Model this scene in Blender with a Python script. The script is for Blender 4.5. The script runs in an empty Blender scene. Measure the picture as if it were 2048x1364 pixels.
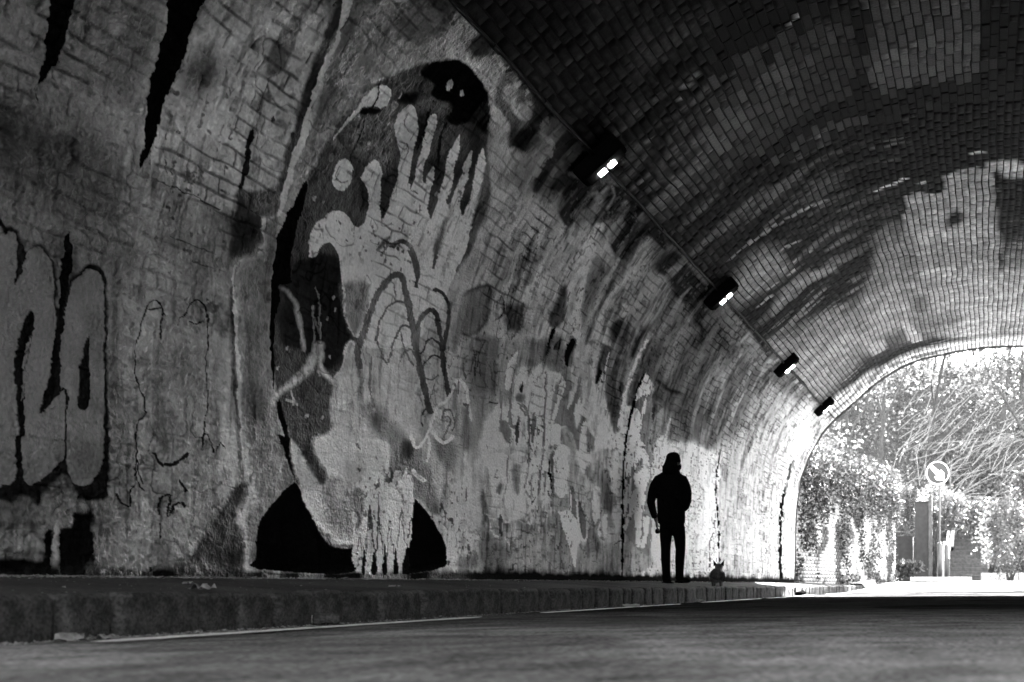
import bpy, bmesh, math, random
import numpy as np
from mathutils import Vector, Matrix
R = math.radians
rnd = random.Random(7)
npr = np.random.RandomState(11)
scn = bpy.context.scene
col = scn.collection
EYE = 0.212                      # lens height above the gutter
# ------------------------------------------------------------ camera
cam = bpy.data.cameras.new('camera')
co = bpy.data.objects.new('camera', cam); col.objects.link(co)
co.location = (0, 0, EYE); co.rotation_euler = (R(90), 0, 0)
cam.sensor_width = 36; cam.lens = 2400 / 2048 * 36
cam.shift_x = -948 / 2048; cam.shift_y = 486 / 2048
cam.clip_start = 0.05; cam.clip_end = 2000
cam.dof.use_dof = True; cam.dof.focus_distance = 10.0; cam.dof.aperture_fstop = 3.4
scn.camera = co
# ------------------------------------------------------------ sky and sun
SUN = Vector((0.04, 0.86, 0.47)).normalized()      # towards the sun
w = bpy.data.worlds.new('World'); scn.world = w; w.use_nodes = True
nt = w.node_tree; bg = nt.nodes['Background']
sky = nt.nodes.new('ShaderNodeTexSky'); sky.sky_type = 'NISHITA'; sky.sun_disc = False
sky.sun_elevation = math.asin(SUN.z); sky.sun_rotation = math.atan2(SUN.x, SUN.y)
bw = nt.nodes.new('ShaderNodeRGBToBW')
nt.links.new(sky.outputs[0], bw.inputs[0]); nt.links.new(bw.outputs[0], bg.inputs[0])
bg.inputs[1].default_value = 0.06
sl = bpy.data.lights.new('sun', 'SUN'); sl.energy = 5.0; sl.angle = R(0.55)
so = bpy.data.objects.new('sun', sl); col.objects.link(so)
so.rotation_euler = SUN.to_track_quat('Z', 'Y').to_euler()
vs = scn.view_settings; vs.view_transform = 'Standard'; vs.look = 'None'; vs.gamma = 1; vs.exposure = 6.55
scn.cycles.max_bounces = 10; scn.cycles.diffuse_bounces = 8; scn.cycles.glossy_bounces = 3
scn.cycles.transmission_bounces = 4; scn.cycles.use_denoising = True
scn.cycles.sample_clamp_indirect = 8
# ------------------------------------------------------------ helpers
def tag(o, label=None, cat=None, group=None, kind=None):
    if label: o['label'] = label
    if cat: o['category'] = cat
    if group: o['group'] = group
    if kind: o['kind'] = kind
    return o
def link(name, me, mat=None, parent=None, loc=None, smooth=False):
    o = bpy.data.objects.new(name, me); col.objects.link(o)
    if mat is not None and me is not None and not me.materials: me.materials.append(mat)
    if parent is not None: o.parent = parent
    if loc is not None: o.location = loc
    if smooth and me: me.polygons.foreach_set('use_smooth', [True] * len(me.polygons))
    return o
def empty(name, loc=(0, 0, 0), rz=0):
    o = bpy.data.objects.new(name, None); col.objects.link(o); o.location = loc; o.rotation_euler = (0, 0, rz); o.empty_display_size = .2
    return o
def mesh(v, f, name='mesh'):
    me = bpy.data.meshes.new(name); me.from_pydata([tuple(p) for p in v], [], [tuple(q) for q in f]); me.update(); return me
def npmesh(v, f, colr=None, name='mesh', smooth=False):
    """v (n,3) array, f (m,k) array of equal-sized polygons, colr per-vertex grey"""
    v = np.asarray(v, np.float32); f = np.asarray(f, np.int32); k = f.shape[1]
    me = bpy.data.meshes.new(name)
    me.vertices.add(len(v)); me.vertices.foreach_set('co', v.ravel())
    me.loops.add(f.size); me.loops.foreach_set('vertex_index', f.ravel())
    me.polygons.add(len(f)); me.polygons.foreach_set('loop_start', np.arange(0, f.size, k, dtype=np.int32))
    if smooth: me.polygons.foreach_set('use_smooth', np.ones(len(f), bool))
    me.update(calc_edges=True); me.validate()
    if colr is not None:
        a = me.color_attributes.new('Col', 'FLOAT_COLOR', 'POINT')
        c = np.ones((len(v), 4), np.float32); c[:, :3] = np.asarray(colr, np.float32)[:, None]
        a.data.foreach_set('color', c.ravel())
    return me
class MB:
    def __init__(s): s.v = []; s.f = []
    def add(s, v, f):
        n = len(s.v); s.v += [tuple(p) for p in v]; s.f += [tuple(i + n for i in q) for q in f]; return s
    def box(s, x0, x1, y0, y1, z0, z1, b=0.0):
        if b <= 0:
            return s.add([(x0,y0,z0),(x1,y0,z0),(x1,y1,z0),(x0,y1,z0),(x0,y0,z1),(x1,y0,z1),(x1,y1,z1),(x0,y1,z1)],
                     [(0,3,2,1),(4,5,6,7),(0,1,5,4),(1,2,6,5),(2,3,7,6),(3,0,4,7)])
        bm = bmesh.new(); bmesh.ops.create_cube(bm, size=1)
        for p in bm.verts: p.co = Vector(((x0+x1)/2+p.co.x*(x1-x0), (y0+y1)/2+p.co.y*(y1-y0), (z0+z1)/2+p.co.z*(z1-z0)))
        bmesh.ops.bevel(bm, geom=bm.edges[:], offset=b, segments=2, profile=.5, affect='EDGES')
        bm.verts.index_update(); s.add([p.co[:] for p in bm.verts], [[q.index for q in fc.verts] for fc in bm.faces]); bm.free(); return s
    def tube(s, pts, rad, n=8, flat=1.0, up=None, cap=True):
        """swept tube; rad number or list of r or (ra, rb)"""
        pts = [Vector(p) for p in pts]; m = len(pts)
        if not isinstance(rad, (list, tuple)): rad = [rad] * m
        base = len(s.v); prev = None
        for i, p in enumerate(pts):
            t = (pts[min(i+1, m-1)] - pts[max(i-1, 0)]).normalized()
            if prev is None:
                u = Vector(up) if up else (Vector((0, 0, 1)) if abs(t.z) < .9 else Vector((1, 0, 0)))
            else: u = prev
            u = (u - t * u.dot(t)).normalized(); prev = u; b = t.cross(u)
            r = rad[i]; ra, rb = (r if isinstance(r, (list, tuple)) else (r, r * flat))
            for k in range(n):
                a = 2 * math.pi * k / n; s.v.append(tuple(p + u * (ra * math.cos(a)) + b * (rb * math.sin(a))))
        for i in range(m - 1):
            for k in range(n):
                a = base + i * n + k; b_ = base + i * n + (k + 1) % n; s.f.append((a, b_, b_ + n, a + n))
        if cap:
            s.f.append(tuple(base + k for k in range(n))[::-1]); s.f.append(tuple(base + (m - 1) * n + k for k in range(n)))
        return s
    def mesh(s, name='mesh'): return mesh(s.v, s.f, name)
    def build(s, name, mat, parent=None, loc=None, smooth=False): return link(name, s.mesh(name), mat, parent, loc, smooth)
def N(nt, t, **kw):
    n = nt.nodes.new(t)
    for k, v in kw.items(): setattr(n, k, v)
    return n
def mat(name, g, rough=.8, spec=.3, var=.25, scale=8, bump=0, bscale=60, attr=None, objcol=False, detail=5, emit=0, trans=0, bdist=.01, var2=0, scale2=1):
    m = bpy.data.materials.new(name); m.use_nodes = True; t = m.node_tree; b = t.nodes['Principled BSDF']
    b.inputs['Roughness'].default_value = rough; b.inputs['Specular IOR Level'].default_value = spec
    tc = N(t, 'ShaderNodeTexCoord')
    nz = N(t, 'ShaderNodeTexNoise'); nz.inputs['Scale'].default_value = scale; nz.inputs['Detail'].default_value = detail
    t.links.new(tc.outputs['Object'], nz.inputs['Vector'])
    mr = N(t, 'ShaderNodeMapRange'); mr.inputs[1].default_value = .3; mr.inputs[2].default_value = .7; mr.inputs[3].default_value = 1 - var; mr.inputs[4].default_value = 1 + var
    t.links.new(nz.outputs['Fac'], mr.inputs[0])
    fac = mr.outputs[0]
    if var2:
        n2 = N(t, 'ShaderNodeTexNoise'); n2.inputs['Scale'].default_value = scale2; n2.inputs['Detail'].default_value = 3
        t.links.new(tc.outputs['Object'], n2.inputs['Vector'])
        m2 = N(t, 'ShaderNodeMapRange'); m2.inputs[1].default_value = .35; m2.inputs[2].default_value = .65; m2.inputs[3].default_value = 1 - var2; m2.inputs[4].default_value = 1 + var2
        t.links.new(n2.outputs['Fac'], m2.inputs[0])
        mm = N(t, 'ShaderNodeMath', operation='MULTIPLY'); t.links.new(fac, mm.inputs[0]); t.links.new(m2.outputs[0], mm.inputs[1]); fac = mm.outputs[0]
    mul = N(t, 'ShaderNodeVectorMath', operation='SCALE')
    if attr: a = N(t, 'ShaderNodeAttribute', attribute_name=attr); t.links.new(a.outputs['Color'], mul.inputs[0])
    elif objcol: a = N(t, 'ShaderNodeObjectInfo'); t.links.new(a.outputs['Color'], mul.inputs[0])
    else: mul.inputs[0].default_value = (g, g, g)
    t.links.new(fac, mul.inputs['Scale']); t.links.new(mul.outputs[0], b.inputs['Base Color'])
    if bump:
        nb = N(t, 'ShaderNodeTexNoise'); nb.inputs['Scale'].default_value = bscale; nb.inputs['Detail'].default_value = 6
        t.links.new(tc.outputs['Object'], nb.inputs['Vector'])
        bp = N(t, 'ShaderNodeBump'); bp.inputs['Strength'].default_value = bump; bp.inputs['Distance'].default_value = bdist
        t.links.new(nb.outputs['Fac'], bp.inputs['Height']); t.links.new(bp.outputs[0], b.inputs['Normal'])
    if emit:
        b.inputs['Emission Color'].default_value = (1, 1, 1, 1); b.inputs['Emission Strength'].default_value = emit
    if trans:
        o = t.nodes['Material Output']; tr = N(t, 'ShaderNodeBsdfTranslucent'); mx = N(t, 'ShaderNodeMixShader'); mx.inputs[0].default_value = trans
        t.links.new(mul.outputs[0], tr.inputs[0]); t.links.new(b.outputs[0], mx.inputs[1]); t.links.new(tr.outputs[0], mx.inputs[2]); t.links.new(mx.outputs[0], o.inputs[0])
    return m
def vnoise(a, b, scale, seed=0, ca=1.0):
    """value noise on arrays a, b (metres); scale = cell size"""
    a = np.asarray(a) / (scale * ca); b = np.asarray(b) / scale
    a, b = np.broadcast_arrays(a, b)
    ia = np.floor(a).astype(np.int64); ib = np.floor(b).astype(np.int64); fa = a - ia; fb = b - ib
    fa = fa * fa * (3 - 2 * fa); fb = fb * fb * (3 - 2 * fb)
    tab = np.random.RandomState(seed + 101).rand(65536)
    h = lambda i, j: tab[(i * 7919 + j * 104729 + (i * j) * 31 + seed * 13) & 65535]
    return (h(ia, ib) * (1 - fa) + h(ia + 1, ib) * fa) * (1 - fb) + (h(ia, ib + 1) * (1 - fa) + h(ia + 1, ib + 1) * fa) * fb
def fbm(a, b, scale, seed=0, oct=3, ca=1.0):
    o = 0; amp = 1; tot = 0
    for k in range(oct):
        o = o + amp * vnoise(a, b, scale / 2 ** k, seed + k * 17, ca); tot += amp; amp *= .5
    return o / tot
def sstep(x, a, b):
    t = np.clip((x - a) / (b - a), 0, 1); return t * t * (3 - 2 * t)

# ------------------------------------------------------------ materials
M = {}
M['paint'] = mat('painted_wall', .4, rough=.85, spec=.0, var=.16, scale=45, attr='Col', bump=1.0, bscale=55, bdist=.018, detail=7)
_t = M['paint'].node_tree; _a = N(_t, 'ShaderNodeAttribute', attribute_name='Gloss'); _b = _t.nodes['Principled BSDF']; _t.links.new(_a.outputs['Fac'], _b.inputs['Specular IOR Level']); _b.inputs['Roughness'].default_value = .36
M['brick'] = mat('vault_brick', .1, rough=.85, spec=.03, var=.3, scale=30, attr='Col', bump=.5, bscale=55)
M['brickobj'] = mat('vault_brick_piece', .1, rough=.85, spec=.03, var=.3, scale=30, objcol=True, bump=.5, bscale=55)
M['brickdark'] = mat('portal_brick', 0.14, rough=.9, spec=.1, var=.4, scale=6, bump=.5, bscale=20)
M['mortar'] = mat('mortar', .009, rough=1, spec=.05, var=.4, scale=12)
M['asphalt'] = mat('asphalt', .05, rough=.95, spec=.0, var=.75, scale=55, attr='Col', bump=.8, bscale=90, var2=.3, scale2=3.5)
M['pave'] = mat('pavement_asphalt', 0.04, rough=.95, spec=.02, var=.3, scale=40, bump=.5, bscale=110, var2=.3, scale2=1.1)
M['kerb'] = mat('kerb_granite', 0.038, rough=.9, spec=.03, var=.5, scale=70, bump=1.0, bscale=80, var2=.35, scale2=11)
M['line'] = mat('road_paint', .55, rough=.8, spec=.2, var=.35, scale=60, bump=.4, bscale=120)
M['black'] = mat('lamp_housing', .004, rough=.8, spec=.0)
M['glow'] = mat('lamp_glow', .8, emit=5)
M['pipe'] = mat('conduit_metal', .008, rough=.7, spec=.05, var=.4, scale=6)
M['stone'] = mat('outside_stone', 0.04, rough=.9, spec=.2, var=.35, scale=9, bump=.6, bscale=30)
M['concrete'] = mat('concrete', 0.25, rough=.9, spec=.2, var=.2, scale=10, bump=.4, bscale=40)
M['earth'] = mat('earth', 0.03, rough=1, spec=.05, var=.4, scale=3, bump=.6, bscale=10)
M['roadout'] = mat('sunlit_asphalt', .26, rough=.95, spec=.1, var=.15, scale=30)
M['leaf'] = mat('leaf', 0.045, rough=.38, spec=.5, var=.45, scale=2.5, trans=.35)
M['leafdark'] = mat('dark_leaf', 0.02, rough=.4, spec=.5, var=.45, scale=2.5, trans=.2)
M['twig'] = mat('pale_twig', 0.13, rough=.7, spec=.3, var=.3, scale=5)
M['bark'] = mat('bark', 0.04, rough=.95, spec=.1, var=.4, scale=12, bump=.6, bscale=30)
M['wood'] = mat('dark_timber', 0.015, rough=.8, spec=.2, var=.3, scale=6)
M['signblue'] = mat('sign_face', 0.01, rough=.45, spec=.4, var=.05)
M['white'] = mat('white_reflective', .82, rough=.5, spec=.4, var=.04)
M['grey'] = mat('grey_paint', 0.04, rough=.5, spec=.4, var=.15)
M['cloth'] = mat('dark_cloth', .004, rough=.95, spec=.0, var=.3, scale=40, bump=.3, bscale=200)
M['cloth2'] = mat('dark_denim', .004, rough=.95, spec=.0, var=.3, scale=60, bump=.3, bscale=300)
M['skin'] = mat('skin', .03, rough=.6, spec=.3, var=.08)
M['hat'] = mat('knit_hat', .004, rough=1, spec=.0, var=.3, scale=120, bump=.6, bscale=260)
M['fur'] = mat('pale_fur', 0.075, rough=.9, spec=.1, var=.3, scale=60, bump=.8, bscale=200)
M['furdark'] = mat('dark_fur', .004, rough=.9, spec=.1, var=.3, scale=60)
M['tin'] = mat('can_metal', .25, rough=.35, spec=.6, var=.3, scale=40)
M['litter'] = mat('litter_pale', .2, rough=.8, spec=.2, var=.3, scale=30)
M['debris'] = mat('debris', .16, rough=.95, spec=.1, var=.6, scale=18)

# ------------------------------------------------------------ tunnel section
YN, YF = -1.6, 28.0                      # near and far portals
pr = [(384,4),(383,60),(382.5,95),(380,153),(375,186),(371,212),(363.5,233),(355,256),(343,277),(328,303),(308,326),(281,350),(255,373),(218,405),(172,434),(131,451),(90,460),(49,468.5),(-13,476),(-70,477.5)]
def crom(p, n, closed=False):
    p = np.asarray(p, float); m = len(p); out = []
    for i in range(m if closed else m - 1):
        if closed: a, b, c, d = p[(i-1) % m], p[i], p[(i+1) % m], p[(i+2) % m]
        else: a, b, c, d = p[max(i-1, 0)], p[i], p[i+1], p[min(i+2, m-1)]
        for k in range(n):
            t = k / n
            out.append(.5*(2*b+(c-a)*t+(2*a-5*b+4*c-d)*t*t+(3*b-a-3*c+d)*t**3))
    if not closed: out.append(p[-1])
    return np.array(out)
hf = crom(pr, 8)
SEC = np.vstack([hf, np.column_stack([-140 - hf[-2::-1, 0], hf[-2::-1, 1]])]) / 85.8
SEC = np.column_stack([-SEC[:, 0], SEC[:, 1] + EYE])               # x right, z up from the gutter
SARC = np.concatenate([[0], np.cumsum(np.hypot(*np.diff(SEC, axis=0).T))]); STOT = SARC[-1]
tg = np.gradient(SEC, axis=0); tg /= np.linalg.norm(tg, axis=1)[:, None]
NRM = np.column_stack([tg[:, 1], -tg[:, 0]])                       # points into the tunnel
def sec(s, off=0.0):
    s = np.asarray(s, float)
    x = np.interp(s, SARC, SEC[:, 0]); z = np.interp(s, SARC, SEC[:, 1]) + np.minimum(s, 0)
    return x + off * np.interp(s, SARC, NRM[:, 0]), z + off * np.interp(s, SARC, NRM[:, 1])
SC = 4.04                                # the conduit runs at this height of the arc
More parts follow.
